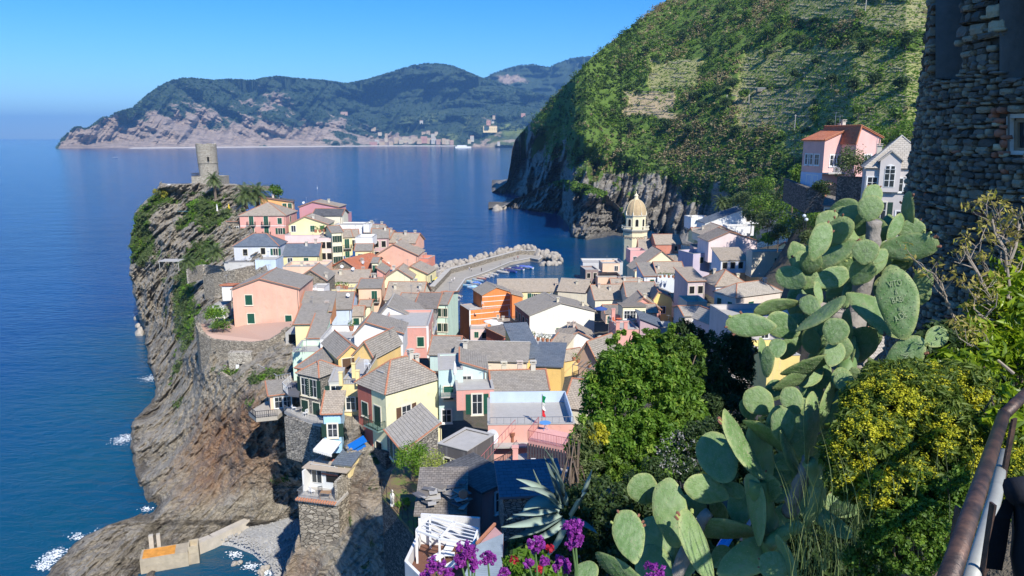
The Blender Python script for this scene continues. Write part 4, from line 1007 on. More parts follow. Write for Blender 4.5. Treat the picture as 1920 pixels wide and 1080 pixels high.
# ---- centre
h('low slate roof wing between the yellow house and the largest grey roof', 806, 664, 104, -4, 856, 8, (.55, .7, .66), 'gs', 1.6, 'slate', 690, '', trim=True)
TEAL = h('pale teal house with green balcony right of the large pale yellow house', 822, 694, 88, 6, 868, 7, (.55, .7, .66), 'flat', by=790, w='f.4,3g f.3,6w', par=.2)
h('pale teal house part with white windows under the terracotta roof edge', 866, 694, 89.5, 4, 912, 6, (.58, .72, .7), 'shl', 1.0, 'slate', 730, 'f.2,1.6w')
h('broad cream house with the largest grey slate roof in the centre', 852, 674, 99, -5, 987, 8, (.83, .68, .5), 'gs', 1.5, 'slate', 705, '', trim=False, ch='.12,.3')
h('pink house with white terrace chairs below the pale teal house', 856, 732, 84.5, 6, 926, 7, PINK, 'flat', by=770, w='f.55,1.8e', par=.3)
h('stone-walled house with red-edged grey roof and three chimneys', 925, 733, 86.5, 5, 1026, 7.5, GREY, 'gs', 1.3, 'slate', 765, '', wm=masonry('pale', 2.4), ch='.25,.6 .55,.55 .8,.5')
h('ochre yellow house with blue-grey flat roof in the centre', 976, 672, 100, 14, 1016, 9, (.83, .56, .2), 'shf', 2.6, 'blue', 740, '', trim=False)
h('ochre yellow lower house with downpipe right of the blue-grey roof', 1004, 685, 98, -8, 1052, 7, (.83, .55, .19), 'shf', 1.2, 'blue', 740, '', trim=False)
h('coral gable dormer house poking over the blue-grey roof', 943, 668, 104, 10, 966, 5, (.76, .3, .2), 'shr', 1.4, 'blue', 685, '', trim=False)
OR1 = h('bright orange house with white horizontal stripes beside the harbour', 880, 582, 212, 'L', 955, 11, ORANGE, 'flat', by=650, w='', par=.1, xs=(862, 571), band=[1.2, 2.9, 4.6, 6.3, 8.0, 9.7], quoin=1)
h('upper storey gable of the striped orange harbour house', 904, 553, 214, 20, 963, 9, ORANGE, 'gf', 2.0, 'slate', 584, '', ap=.45, band=[.6, 2.1, 3.6], trim=False)
h('orange side wing right of the striped orange harbour house', 960, 556, 209, 5, 980, 6, (.76, .26, .08), 'shl', .8, 'tan', 600, '', trim=False)
0 and h('brown-red house front in shade left of the striped orange harbour house', 880, 580, 211.5, 38, 864, 4, (.45, .25, .18), 'flat', by=640, w='f.5,3g f.5,6g', par=.1)
h('pink low house with green shutters under the orange terrace', 882, 617, 207, 2, 914, 5, PPINK, 'flat', by=642, w='f.35,1.7g f.8,1.9k', par=.3)
h('long yellow harbour house with broad tan roof', 934, 547, 226, 2, 1047, 10, YEL, 'gs', 3.0, 'tan', 566, 'f.52,1.4g f.62,1.6o f.75,1.4w f.9,1.4w', ch='.97,.2', trim=False)
h('tan gable-roofed house at the right end of the long yellow harbour house', 1046, 545, 222, -20, 1098, 9, CREAM, 'gs', 3.0, 'tan', 575, '', trim=False, ch='.6,.3')
WB = h('large white gable house with one green shutter and air conditioner', 993, 591, 178, 14, (1115, 583), 11, (.84, .82, .72), 'gf', 2.6, 'slate', 646, 'f.44,4.6g', ap=.47, xs=(955, 573), ac='f.53,4.2', trim=False, ch='.45,.1 .9,.3')
h('terracotta red house with balconies left of the large white gable house', 990, 622, 171, 38, 945, 7, RED, 'shf', .6, 'brown', 672, 'f.2,1.6g f.5,1.6g f.8,1.6g', sh='d')
h('curved terrace house with white parasols beside the striped orange house', 915, 628, 196, -6, 958, 7, CREAM, 'flat', by=660, w='f.3,1.6k f.6,1.6k')
h('low tan-roofed building behind the red balconies', 920, 610, 198, -4, 968, 8, CREAM, 'shb', 1.0, 'tan', 625, trim=False)
h('white house with plant-filled roof terrace below the large white gable house', 985, 646, 154, -6, 1052, 9, WHT, 'flat', by=682, w='f.2,2.2k f.4,2.2w f.6,2.2w f.8,2.2k', par=1.1)
h('small white gable house with red-edged tan roof in front of the large white house', 1050, 640, 153, 2, 1118, 9, WHT, 'gf', 2.0, 'tan', 665, '', ap=.5, ac='f.1,.4')
h('tan-roofed house with a row of dark windows down its left side', 1030, 680, 131, 30, 1092, 7, OCHRE, 'gs', 1.4, 'tan', 712, '', xs=1016, ch='')
h('row of dark windowed wall below the white roof terrace', 1046, 668, 138, -30, 1018, 7, CREAM, 'shf', 2.4, 'tan', 690, 'f3x1k')
PG = h('peach house with grey slate roof and glazed pergola balcony', 1120, 676, 108, 26, (1162, 660), 10, PEACH, 'gs', 2.6, 'slate', 740, 'l.2,4k l.5,4k l.75,4k', xs=(1084, 653), ch='.8,.8', ant='.9,.5')
h('low house with tan roof between the flat pink building and the green shrub', 1060, 762, 86, -20, 1120, 8, CREAM, 'gs', 2.2, 'tan', 800)
# ---- foreground houses
FP = h('pink building with wide grey flat roof and blue-white parapet', 915, 797, 72, 2, 1078, 8, (.78, .42, .34), 'flat', by=870, par=.45, w='', floor=plain((.42, .4, .37), .9, var=.15))
h('box house with thick grey concrete roof, glazed door and black side wall', 876, 846, 61, 0, (926, 815), 6, (.12, .11, .11), 'flat', by=905, par=.12, xs=(821, 798), w='l.35,2.0k l.6,2.0k')
h('small pink house with black tar roof half in shade', 904, 921, 53.5, 0, (961, 896), 5, (.5, .27, .25), 'shf', .4, 'dark', 1010, 'f.6,1.5w', xs=(831, 887), trim=False)
h('stone building with pale blue metal lean-to roof behind the agave', 944, 930, 47, 6, 1056, 4, GREY, 'shf', .5, 'blue', 1015, '', wm=masonry('grey', 3.0), trim=False)
pass
h('white shed under a jumble of tiles and corrugated sheets', 784, 962, 50.5, 2, 868, 5, WHT, 'shf', 1.0, 'brown', 1045, '', trim=False)
# ---- right side of the valley
h('white terraced building at the harbour mouth', 1093, 492, 264, 0, 1168, 9, (.6, .6, .6), 'flat', by=515, par=.6, w='f.7,2k', ch='.8,.5')
h('peach ochre house with green shutter near the harbour mouth', 1121, 520, 246, 4, 1168, 9, PEACH, 'flat', by=548, w='f.75,2.2g f.9,2.2k', par=.9)
h('upper peach block with small terrace behind the peach ochre house', 1130, 494, 252, 4, 1162, 7, PEACH, 'flat', by=510, w='f.8,1.8w', par=.5)
h('low peach wall building with laundry line', 1102, 548, 238, 4, 1130, 7, PEACH, 'flat', by=568, par=.4)
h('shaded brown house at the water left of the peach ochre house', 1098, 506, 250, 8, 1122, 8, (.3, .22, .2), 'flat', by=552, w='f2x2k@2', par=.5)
h('pink battlemented block beside the church tower', 1182, 470, 262, 4, 1212, 7, (.78, .42, .4), 'flat', by=494, w='f.3,3w', par=1.0)
h('cream gable house with long tan roof and peeling wall in front of the church', 1191, 508, 231, 4, 1284, 11, PYEL, 'gf', 6.2, 'tan', 538, 'f.14,1k f.24,1w', ap=.52, trim=True, ch='.06,.1 .95,.2', ant='.8,.1')
h('tan-roofed cluster house under the church tower', 1198, 470, 272, -6, 1242, 10, CREAM, 'gs', 3.6, 'tan', 486, ch='.3,.5 .6,.6', ant='.3,.3 .7,.4')
h('terracotta-walled house with tan roof behind the cream gable house', 1230, 458, 268, 4, 1277, 9, (.6, .25, .17), 'gs', 3.0, 'tan', 476, 'f.8,1.6k', ch='.9,.5')
h('grey stone terrace wall house between peach and cream houses', 1168, 528, 224, 4, 1208, 8, (.3, .29, .27), 'flat', by=548, w='f.4,1.6k', par=.4)
h('white-blue house with flower shelf in the valley', 1232, 512, 205, 2, 1283, 9, (.72, .76, .82), 'gs', 2.4, 'tan', 590, 'f.7,.9w', ch='.1,.2')
h('white-blue gabled part with one green window left of the flower shelf house', 1208, 518, 203, 4, 1233, 9, (.74, .77, .82), 'shf', 2.2, 'slate', 560, 'f.6,1.8g')
h('messy tan roofs house with orange edge in the valley', 1116, 562, 190, 8, 1180, 9, CREAM, 'gs', 3.0, 'tan', 582, ch='.2,.4 .5,.3 .8,.6', ant='.5,.5', dish='.9,.2')
h('low tan house with white chimneys behind the messy tan roofs', 1150, 545, 200, 4, 1212, 8, CREAM, 'gs', 2.6, 'tan', 565, ch='.4,.4 .9,.3')
h('bright yellow house with grey blind window in the valley', 1226, 560, 178, -4, 1265, 8, (.85, .68, .25), 'gf', 1.8, 'slate', 606, 'f.45,2.8w', ap=.2)
h('grey-roofed house behind the bright yellow house', 1176, 556, 184, 2, 1232, 9, CREAM, 'gs', 2.8, 'slate', 575, ch='.5,.5')
h('pink gable house left of the bright yellow house', 1178, 580, 172, 0, 1239, 8, PINK, 'gf', 2.8, 'tan', 610, '', ap=.45, ch='.5,.05')
h('cream loggia with big window and teal shutter on a pink terrace', 1168, 578, 150, 3, 1211, 5, PYEL, 'shb', .4, 'brown', 606, 'f.18,1.4w f.45,1.4w f.85,1.5g', trim=False)
h('coral roof terrace with red pillars below the cream loggia', 1150, 606, 146, 0, 1200, 7, (.7, .35, .28), 'flat', by=645, par=1.0)
h('salmon block with terrace edge above the green shrub', 1160, 618, 140, 4, 1198, 7, (.78, .42, .36), 'flat', by=655, par=.3)
h('mauve wall house with sloping blue sheet roof', 1200, 612, 141, -4, 1241, 7, (.55, .4, .42), 'shl', 1.6, 'blue', 650, '', trim=False)
h('white planter box terrace above the green shrub', 1240, 614, 146, 2, 1266, 5, WHT, 'flat', by=636, par=.6)
h('tall mauve street house in shade along the valley lane', 1301, 464, 232, 'L', 1318, 11, (.5, .38, .4), 'flat', by=540, w='l3x3k@2', par=.5, xs=(1276, 441))
h('white terrace house with laundry at the top of the lane', 1296, 408, 262, 4, 1330, 8, WHT, 'flat', by=430, par=.8, ch='.1,.3 .9,.3')
h('long white house with blue-grey roof at the foot of the terraces', 1322, 418, 250, 6, 1394, 8, WHT, 'shr', 4.6, 'blue', 432, '', trim=False, ch='.95,.4')
h('white villa wing with shaded blue porch', 1384, 396, 252, 4, 1424, 8, WHT, 'flat', by=420, w='f.2,2.6k f.5,2.6k f.8,2.6k', par=.4)
h('white garden wall house below the blue porch', 1364, 424, 240, 2, 1414, 5, WHT, 'flat', by=442, par=.4)
h('cream house with tan roof above the pale pink gable house', 1316, 440, 230, 5, 1386, 9, CREAM, 'gf', 2.6, 'tan', 455, '', ap=.5)
h('pale pink gable house with tan roof and one green window', 1329, 452, 214, 4, 1420, 10, (.84, .68, .66), 'gf', 2.6, 'brown', 492, 'f.92,3.4g', ap=.42, ch='.9,.3 .97,.6')
h('violet-shaded block with white steps left of the pale pink gable house', 1300, 476, 216, 20, 1332, 8, (.55, .48, .58), 'flat', by=540, w='f.5,2k', par=.8)
h('white house with dark french windows under a small tan roof', 1352, 488, 194, 5, 1402, 7, (.7, .72, .78), 'shf', 2.2, 'tan', 512, 'f.15,1.4k f.45,1.4k f.75,1.4k', trim=False)
h('cream stone block with pale flat roof and one blue-grey window', 1411, 472, 190, 4, 1486, 10, (.74, .66, .52), 'flat', by=520, w='f.62,2.6g', par=.3, sh='d', floor=plain((.6, .6, .58), .8), xs=1400)
h('yellow strip house right of the cream stone block', 1484, 470, 192, 4, 1502, 8, YEL, 'gs', 1.6, 'brown', 520)
TR = h('big tan-roofed house with blue-grey left wall and green shutters', 1380, 557, 150, 30, (1466, 546), 11, (.74, .64, .56), 'hip', 2.0, 'pale', 600, 'f.33,2.4:1.2g l.25,2.6d l.75,2.4d', xs=(1340, 534), sh='g')
h('tan hip roof behind the big tan-roofed house', 1342, 536, 168, 8, 1404, 9, (.5, .5, .55), 'hip', 2.8, 'tan', 560, 'f.1,1.6w')
h('small tan-roofed mauve house along the lane', 1290, 528, 168, 10, 1322, 8, (.6, .5, .5), 'shf', 1.8, 'tan', 600, 'f2x2k@2')
h('curved pale house with balcony below the big tan-roofed house', 1322, 590, 148, -18, 1376, 8, (.68, .6, .58), 'flat', by=640, w='f3x1k@2', par=1.0)
h('small cream-roofed terrace house with satellite dish', 1284, 592, 133, 4, 1324, 7, (.6, .55, .5), 'gs', 1.0, 'pale', 640, 'f.5,1.8w', dish='.95,.1')
h('small pink-white hut with tan roof left of the cactus', 1338, 608, 122, 20, 1366, 6, PPINK, 'gf', 1.6, 'pale', 640)
h('pale house seen through the cactus stems', 1372, 596, 110, 6, 1500, 9, (.6, .56, .54), 'flat', by=720, w='f.2,2.5w f.5,2.5w f.8,2.5k f.3,6w f.6,6w')
h('yellow wall house with blue post low behind the cactus', 1440, 668, 82, 6, 1500, 7, (.8, .64, .25), 'flat', by=740)
h('beige house with grey-tan roof behind the cactus trunk', 1628, 672, 60, 8, 1706, 7, (.62, .5, .4), 'gs', 1.6, 'pale', 740, 'f.2,1.6w')
# ---- upper right
PK = h('pink and blue-shaded villa with terracotta tiled roof on the hillside', 1551, 263, 122, 58, 1504, 10, (.76, .44, .40), 'flat', by=350, par=.1, w='') if 0 else None
h('small pale house with brown roof just above the cactus top', 1545, 385, 112, -30, 1566, 8, (.7, .66, .6), 'gs', 1.4, 'brown', 410, 'f.5,1.4g')

h('small tan-roofed cream house wedged behind the light blue house', 655, 592, 152, 6, 680, 6, CREAM, 'gs', 1.3, 'tan', 610, 'f.5,1.4g')
h('tiny stone house with brown roof beside the small white balcony house', 566, 558, 156, 2, 584, 5, GREY, 'shf', 1.0, 'brown', 575, wm=STN)
h('narrow orange house with one window near the flower pot terrace', 644, 574, 158, 2, 660, 5, (.75, .4, .2), 'shf', .9, 'tan', 590, 'f.5,1.3g')
h('cream lean-to house right of the cream gable house', 1256, 492, 236, 4, 1277, 6, CREAM, 'shf', 1.2, 'tan', 510, 'f.4,1.3k')
h('peach house with brown roof at the foot of the valley roofs', 1136, 588, 172, 4, 1162, 6, PEACH, 'gs', 1.4, 'brown', 606, 'f.3,1.5g f.7,1.5g')
h('cream house with red-edged roof between yellow and mauve houses', 1264, 566, 176, 6, 1288, 6, CREAM, 'gs', 1.4, 'tan', 596, 'f.3,1.6g f.7,1.6k f.3,4.4k')
h('warm beige house with roof terrace above the dark shrub', 1288, 566, 150, 4, 1326, 6, (.7, .58, .44), 'flat', by=600, w='f.25,1.9g f.7,1.9g', par=.9)
h('peach row house with tan roof below the white-blue house', 1206, 586, 166, 2, 1232, 6, PEACH, 'gs', 1.3, 'tan', 604, 'f.4,1.5k')
h('yellow row house with tan roof at the top of the lane', 1302, 438, 246, 6, 1322, 6, YEL, 'gs', 1.5, 'tan', 456, 'f.5,1.5g')
h('small peach house with tan roof left of the salmon gabled house', 690, 500, 197, 2, 708, 6, PEACH, 'gs', 1.2, 'tan', 515, 'f.5,1.4g')
# ---- hillside villas
def villa():
    # left wing (gable end faces right), balcony, right wing
    a = h('pink hillside villa with terracotta tiled roof, lower walls pale blue', 1547, 262, 122, 14, 1628, 11, (.80, .47, .42), 'gf', 2.0, 'terra', 352, 'f.22,3.3w f.32,3.3w f.5,3.5d l.3,3.2w l.6,3.2w l.75,3.2w l.3,6.6w l.6,6.6w', ap=.6, sh='b', xs=1507)
    m = MB(); W, H = a['W'], a['H']
    m.bx(-.05, W*.62, -1.6, 0, H-5.4, H-5.2); r = MB(); railing(r, (0, -1.55, H-5.2), (W*.6, -1.55, H-5.2), 1.0)
    b = m.obj('balcony', CONC, a); r.obj('railing', WHITE, b)
    m = MB(); m.bx(-.06, -.01, -.0, a['dep'], 0, H-5.3); m.bx(-.06, W*.3, -.06, -.01, 0, H-8.0); m.obj('lower_wall', stucco((.5, .6, .78), .2), a)
    h('projecting right wing of the pink hillside villa', 1607, 257, 119, 12, 1652, 9, (.80, .47, .42), 'gf', 1.7, 'terra', 350, 'f.52,3.6w', ap=.1)
villa()
def greyvilla():
    a = h('grey plaster villa with arched dormer window beside the stone tower', 1625, 312, 98, -22, 1760, 9, (.60, .55, .52), 'hip', 3.8, 'pale', 500, 'f.1,2.2w f.48,2.3w f.62,2.3w f.26,5.8e f.55,6.5w f.7,6.5w', sh='d', trim=False)
    m = MB(); W, H = a['W'], a['H']; x = W*.335
    m.add([(x-1.2, -.5, H-3.2), (x+1.2, -.5, H-3.2), (x+1.2, -.5, H+.9), (x, -.5, H+1.9), (x-1.2, -.5, H+.9), (x-1.2, 1.5, H-3.2), (x+1.2, 1.5, H-3.2), (x+1.2, 1.5, H+.9), (x, 3.5, H+1.9), (x-1.2, 1.5, H+.9)],
          [(0, 1, 2, 3, 4), (1, 6, 7, 2), (5, 0, 4, 9)]); d = m.obj('dormer', stucco((.6, .55, .52), .3), a)
    m = MB(); uvslab(m, [(x-1.5, -.7, H+.75), (x-1.5, 3, H+.75), (x, 3.5, H+2.05), (x, -.7, H+2.05)], .12); uvslab(m, [(x+1.5, -.7, H+.75), (x+1.5, 3, H+.75), (x, 3.5, H+2.05), (x, -.7, H+2.05)], .12)
    m.obj('dormer_roof', rooftile('pale'), d)
    m = MB(); m.bx(x-.62, x+.62, -.55, -.5, H-2.6, H-.3); n0 = len(m.v); m.lathe([(.62, 0), (.62, .05)], 20)
    for i in range(n0, len(m.v)): p = m.v[i]; m.v[i] = (x+p[0], -.55+p[2], H-.3+p[1])
    f = m.obj('window', WHITE, a, None)
    m = MB()
    for q in (-.3, .3):
        for z0, z1 in ((-2.5, -1.75), (-1.65, -.9), (-.8, -.35)): m.bx(x+q-.24, x+q+.24, -.58, -.551, H+z0, H+z1)
        m.bx(x+q-.2, x+q+.2, -.58, -.551, H-.25, H+.1)
    m.obj('pane', GLASS, f)
greyvilla()
def wall_run(label, pts, th, hgt, mat, cat='wall', name='stone_wall', group=None, cap=None):
    "pts: world points of the TOP line; wall goes down hgt"
    m = MB(); pts = [Vector(p) for p in pts]
    c = MB()
    for a, b in zip(pts[:-1], pts[1:]):
        d = (b-a); d.z = 0; n = Vector((-d.y, d.x, 0)).normalized()*th
        vs = [a, b, b+n, a+n]; lo = [q-Vector((0, 0, hgt)) for q in vs]
        m.add(vs+lo, [(0, 1, 2, 3), (4, 7, 6, 5), (0, 4, 5, 1), (1, 5, 6, 2), (2, 6, 7, 3), (3, 7, 4, 0)])
        if cap: c.bar(a+n*.5+Vector((0, 0, .06)), b+n*.5+Vector((0, 0, .06)), th*1.25, .16)
    o = thing(name, label, cat, (0, 0, 0), 0, group); m.obj('masonry', mat, o)
    if cap: c.obj('coping', cap, o)
    return o
SG2 = masonry('grey', 2.0); SD = masonry('dark', 2.2); SW = masonry('warm', 2.2)
# bastion under the large salmon house
def bastion():
    top = [(366, 606, 139), (372, 622, 137), (395, 636, 135), (430, 640, 133.5), (470, 642, 132.5), (505, 638, 132), (535, 620, 133), (545, 613, 135)]
    wall_run('curved rubble stone bastion wall under the large salmon house', [P(*q) for q in top], .9, 13, masonry('warm', 2.2), name='bastion_wall')
    m = MB(); pts = [P(*q) for q in top]; pts = [Vector((p.x, p.y+.4, p.z-.25)) for p in pts]+[P(552, 602, 139), P(440, 610, 143), P(400, 606, 146)]
    m.add(pts, [tuple(range(len(pts)))]); o = m.obj('roof_terrace', rooftile('rose')); tag(o, 'reddish tiled terrace surface on top of the stone bastion', 'terrace')
    low = [(412, 698, 126.5), (440, 716, 124.5), (470, 716, 123.8), (488, 704, 124.5), (520, 700, 125)]
    wall_run('lower curved stone parapet wall of the bastion forecourt', [P(*q) for q in low], .6, 7, masonry('warm', 2.2), name='parapet_wall')
    m = MB(); p = P(450, 690, 128.2)
    r = thing('stone_doorway', 'white door leaf in a dark opening of the bastion wall', 'doorway', (p.x, p.y, p.z), R(0))
    q = MB(); q.bx(-2.1, 2.1, .25, 1.6, -2.6, 2.8); q.obj('surround', masonry('pale', 2.2), r)
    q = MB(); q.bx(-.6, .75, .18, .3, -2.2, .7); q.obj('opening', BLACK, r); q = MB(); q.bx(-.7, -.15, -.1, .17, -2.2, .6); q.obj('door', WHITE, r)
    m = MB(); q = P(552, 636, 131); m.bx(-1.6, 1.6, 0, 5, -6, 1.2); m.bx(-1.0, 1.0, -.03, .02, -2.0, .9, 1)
    tag(m.obj('concrete_vault', [CONC, BLACK], None, q), 'concrete block with a square dark opening right of the bastion', 'building')
bastion()
# castle terrace walls
wall_run('stone retaining wall of the castle terrace behind the palms', [P(350, 351, 250), P(440, 352, 246), P(470, 356, 242)], .6, 2.2, SW, name='retaining_wall')
wall_run('upper stone retaining wall below the tall palm', [P(388, 366, 240), P(448, 372, 236)], .6, 8, SW, name='retaining_wall')
wall_run('parapet wall of the castle terrace above the sea', [P(430, 346, 262), P(520, 350, 256)], .5, 1.6, SW, name='parapet_wall')
wall_run('curved stone ramp wall above the large salmon house', [P(380, 516, 172), P(400, 512, 170), P(440, 506, 168), P(478, 498, 172)], .8, 7, masonry('warm', 2.0), name='ramp_wall')
wall_run('low pale parapet around the dark garage yard', [P(352, 505, 178), P(380, 496, 186), P(425, 500, 188)], .4, 3.5, masonry('pale', 2.2), name='parapet_wall')
wall_run('long stone retaining wall under the pink hillside villa', [P(1470, 335, 138), P(1512, 352, 118), P(1570, 345, 114)], .8, 4, SD, name='retaining_wall')
wall_run('shaded stone wall with arch between the two hillside villas', [P(1570, 330, 112), P(1626, 332, 104)], .8, 5, SD, name='retaining_wall')
wall_run('slate retaining wall of the small garden, its left side', [P(716, 930, 62), P(776, 1000, 54)], .5, 14, masonry('dark', 3.2), name='garden_wall')
wall_run('slate retaining wall of the small garden, its back side', [P(716, 930, 62), P(735, 880, 68)][::-1], .5, 9, masonry('dark', 3.2), name='garden_wall')
wall_run('tall dark stone wall under the large pale yellow house', [P(690, 832, 86.5), P(722, 850, 82), P(756, 838, 85)], .7, 10, masonry('dark', 2.6), name='retaining_wall')
wall_run('rubble wall below the terrace with white chairs', [P(533, 782, 97), P(600, 800, 95), P(606, 798, 97)], .7, 6, SG2, name='retaining_wall')
# ================================================================ landmarks
def church():
    D = 285; c = P(1192, 520, D); c.y += 5; x0 = c.x
    zt = lambda py: P(1192, py, D+4).z
    r0 = 4.75; n = 8; ph = math.pi/8
    root = thing('church_tower', 'octagonal pale yellow bell tower with tan ribbed dome and small lantern', 'church tower', (x0, c.y, 0))
    wl = stucco((.84, .74, .48), .3); dm = plain((.47, .35, .2), .85, var=.3, sc_=1.2, key='dome_tiles')
    z = {k: zt(v) for k, v in dict(base=560, b1=470, cor=433, bal=431, drum=405, dome=374, lan=368, top=364).items()}
    m = MB(); m.lathe([(r0, -2), (r0, z['cor'])], n, ph=ph); m.obj('shaft', wl, root)
    m = MB(); m.lathe([(r0+.3, z['cor']), (r0+.75, z['cor']+.6), (r0+.8, z['bal']+.5), (r0, z['bal']+.55)], n, ph=ph); m.obj('cornice', CREAMT, root)
    m = MB(); H2 = z['drum']-z['bal']-.5; m.lathe([(r0-.75, z['bal']+.5), (r0-.75, z['drum'])], n, ph=ph); m.obj('belfry_wall', wl, root)
    m = MB(); m.lathe([(r0-.55, z['drum']), (r0-.35, z['drum']+.4), (r0-.6, z['drum']+.5)], n, ph=ph); m.obj('drum_cornice', CREAMT, root)
    pr = []; hd = z['dome']-z['drum']-.5
    for k in range(9): a = k/8*math.pi/2*.93; pr.append(((r0-.7)*math.cos(a)**.85, z['drum']+.5+hd*math.sin(a)))
    m = MB(); m.lathe(pr, 16, ph=ph); do = m.obj('dome', dm, root, smooth=False)
    m = MB()
    for k in range(8):
        a = ph+k*math.pi/4; m.tube([((r+.06)*math.cos(a), (r+.06)*math.sin(a), zz) for r, zz in pr], .13, 5)
    m.obj('rib', plain((.62, .52, .32), .85), do)
    m = MB(); zl = pr[-1][1]; m.lathe([(1.0, zl-.2), (1.05, zl+.3), (.7, zl+.35), (.7, zl+1.3), (.9, zl+1.4), (.5, zl+1.9), (.15, zl+2.3), (.12, zl+3.0), (.02, zl+3.2)], 10); m.obj('lantern', wl, root)
    # pinnacles, balustrade, belfry openings, striped arches
    m = MB()
    for k in range(8):
        a = ph+k*math.pi/4; q = ((r0-.55)*math.cos(a), (r0-.55)*math.sin(a), z['drum']+.4); m.lathe([(.25, 0), (.28, .7), (.18, .8), (.05, 1.6)], 6, q)
    m.obj('pinnacle', CREAMT, root)
    for k in range(8):
        a = ph+k*math.pi/4; b = a+math.pi/4; q = r0+.7
        m = MB(); p1, p2 = Vector((q*math.cos(a), q*math.sin(a), z['bal']+.5)), Vector((q*math.cos(b), q*math.sin(b), z['bal']+.5))
        m.bar(p1+Vector((0, 0, 1.0)), p2+Vector((0, 0, 1.0)), .22); m.bar(p1+Vector((0, 0, .1)), p2+Vector((0, 0, .1)), .2)
        for i in range(9): t_ = p1.lerp(p2, i/8); m.bar(t_, t_+Vector((0, 0, 1)), .13 if i % 8 else .3)
        m.obj('balustrade', CREAMT, root)
    def arch(a, rr, zc, w, hh, name, mt, mb_out=.05):
        m = MB(); pts = [(-w/2, -hh/2), (w/2, -hh/2), (w/2, hh/2-w/2)]+[(w/2*math.cos(t), hh/2-w/2+w/2*math.sin(t)) for t in [math.pi*i/8 for i in range(1, 8)]]+[(-w/2, hh/2-w/2)]
        ap = rr*math.cos(math.pi/8)
        vs = [(ap+o, y, zc+z_) for o in (-.2, mb_out) for y, z_ in pts]; k = len(pts)
        m.add(vs, [tuple(range(k))[::-1], tuple(range(k, 2*k))]+[(i, (i+1) % k, k+(i+1) % k, k+i) for i in range(k)])
        return m.obj(name, mt, root, None, (0, 0, a))
    for k in range(8):
        a = k*math.pi/4
        arch(a, r0-.75, z['bal']+.5+H2*.5, 1.75, H2*.66, 'opening_surround', CREAMT, .06)
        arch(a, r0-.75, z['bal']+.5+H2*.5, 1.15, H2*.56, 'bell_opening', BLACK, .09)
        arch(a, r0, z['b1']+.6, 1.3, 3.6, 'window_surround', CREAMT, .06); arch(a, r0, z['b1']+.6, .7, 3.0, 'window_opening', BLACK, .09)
        m = MB(); ap = r0*math.cos(math.pi/8)
        for i in range(4):
            y0 = -1.55+i*1.03
            for t in range(6): aa = math.pi*t/5; m.bx(ap, ap+.12, y0-.52+.52+.38*math.cos(aa)-.12, y0+.38*math.cos(aa)+.12, z['cor']-2.6+.45*math.sin(aa)-.05, z['cor']-2.6+.45*math.sin(aa)+.3)
        m.bx(ap+.001, ap+.07, -1.9, 1.9, z['cor']-.5, z['cor']-.15)
        m.obj('arcade_band', plain((.42, .33, .24), .85), root, None, (0, 0, a))
church()
def castle():
    D = 250; b = P(386, 352, D); top = P(385, 270, D)
    root = thing('castle_tower', 'round rubble stone watchtower on the headland above the sea', 'tower', (b.x, b.y+3, b.z))
    H = top.z-b.z; st = masonry('pale', 3.0)
    sq = b.z; H1 = P(386, 331, D).z-b.z; base = MB(); base.bx(-4.6, 4.6, -2.8, 6, -2, H1); base.obj('square_base', st, root)
    m = MB(); lean = -.035; prof = [(3.05, H1-.2), (3.1, H1+3), (3.2, H1+6), (3.3, H-.1), (3.3, H)]
    n = 28; vs = []; fs = []
    for r, z in prof+[(2.6, H), (2.6, H-1.2)]:
        for k in range(n):
            a = 2*math.pi*k/n; j = .0 if z < H-.5 else .0; vs.append((r*math.cos(a)+z*lean, r*math.sin(a)+1, z+(.18*math.sin(a*5)+.12*math.sin(a*11) if abs(z-H) < .01 else 0)))
    k_ = len(prof)+2
    for i in range(k_-1):
        for k in range(n): fs.append((i*n+k, i*n+(k+1) % n, (i+1)*n+(k+1) % n, (i+1)*n+k))
    m.add(vs, fs+[tuple(range((k_-1)*n, k_*n))]); m.obj('shaft', st, root, smooth=False)
    m = MB(); m.bx(.9, 1.5, -2.3, -2.15, H-5.6, H-4.2); m.obj('slit_window', BLACK, root)
    m = MB(); zc = P(386, 307, D).z-b.z
    m.lathe([(3.12, zc), (3.34, zc+.05), (3.34, zc+.2), (3.12, zc+.25)], 28, (zc*lean, 1, 0)); m.obj('string_course', st, root)
    r = MB(); railing(r, (-4.4, -2.7, H1), (-2, -2.7, H1), 1.0, 8, w=.06); railing(r, (-4.4, -2.7, H1), (-4.4, 4, H1), 1.0, 10, w=.06); r.obj('railing', IRON, root)
    w = thing('terrace_railing', 'iron railing along the viewpoint terrace left of the castle tower', 'railing', (0, 0, 0)); m = MB()
    railing(m, P(318, 352, 252), P(356, 350, 252), 1.1, 10, w=.06); m.obj('rail', IRON, w)
    m = MB(); m.bx(-1.6, 1.6, -.5, .5, 0, .9); m.bx(-1.2, -.2, -.2, .3, .9, 1.9); m.bx(.3, 1.2, -.2, .2, .9, 1.6)
    tag(m.obj('viewpoint_bench_block', WHITE, None, P(322, 356, 250)), 'white stone bench block at the cliff edge of the castle terrace', 'bench')
castle()
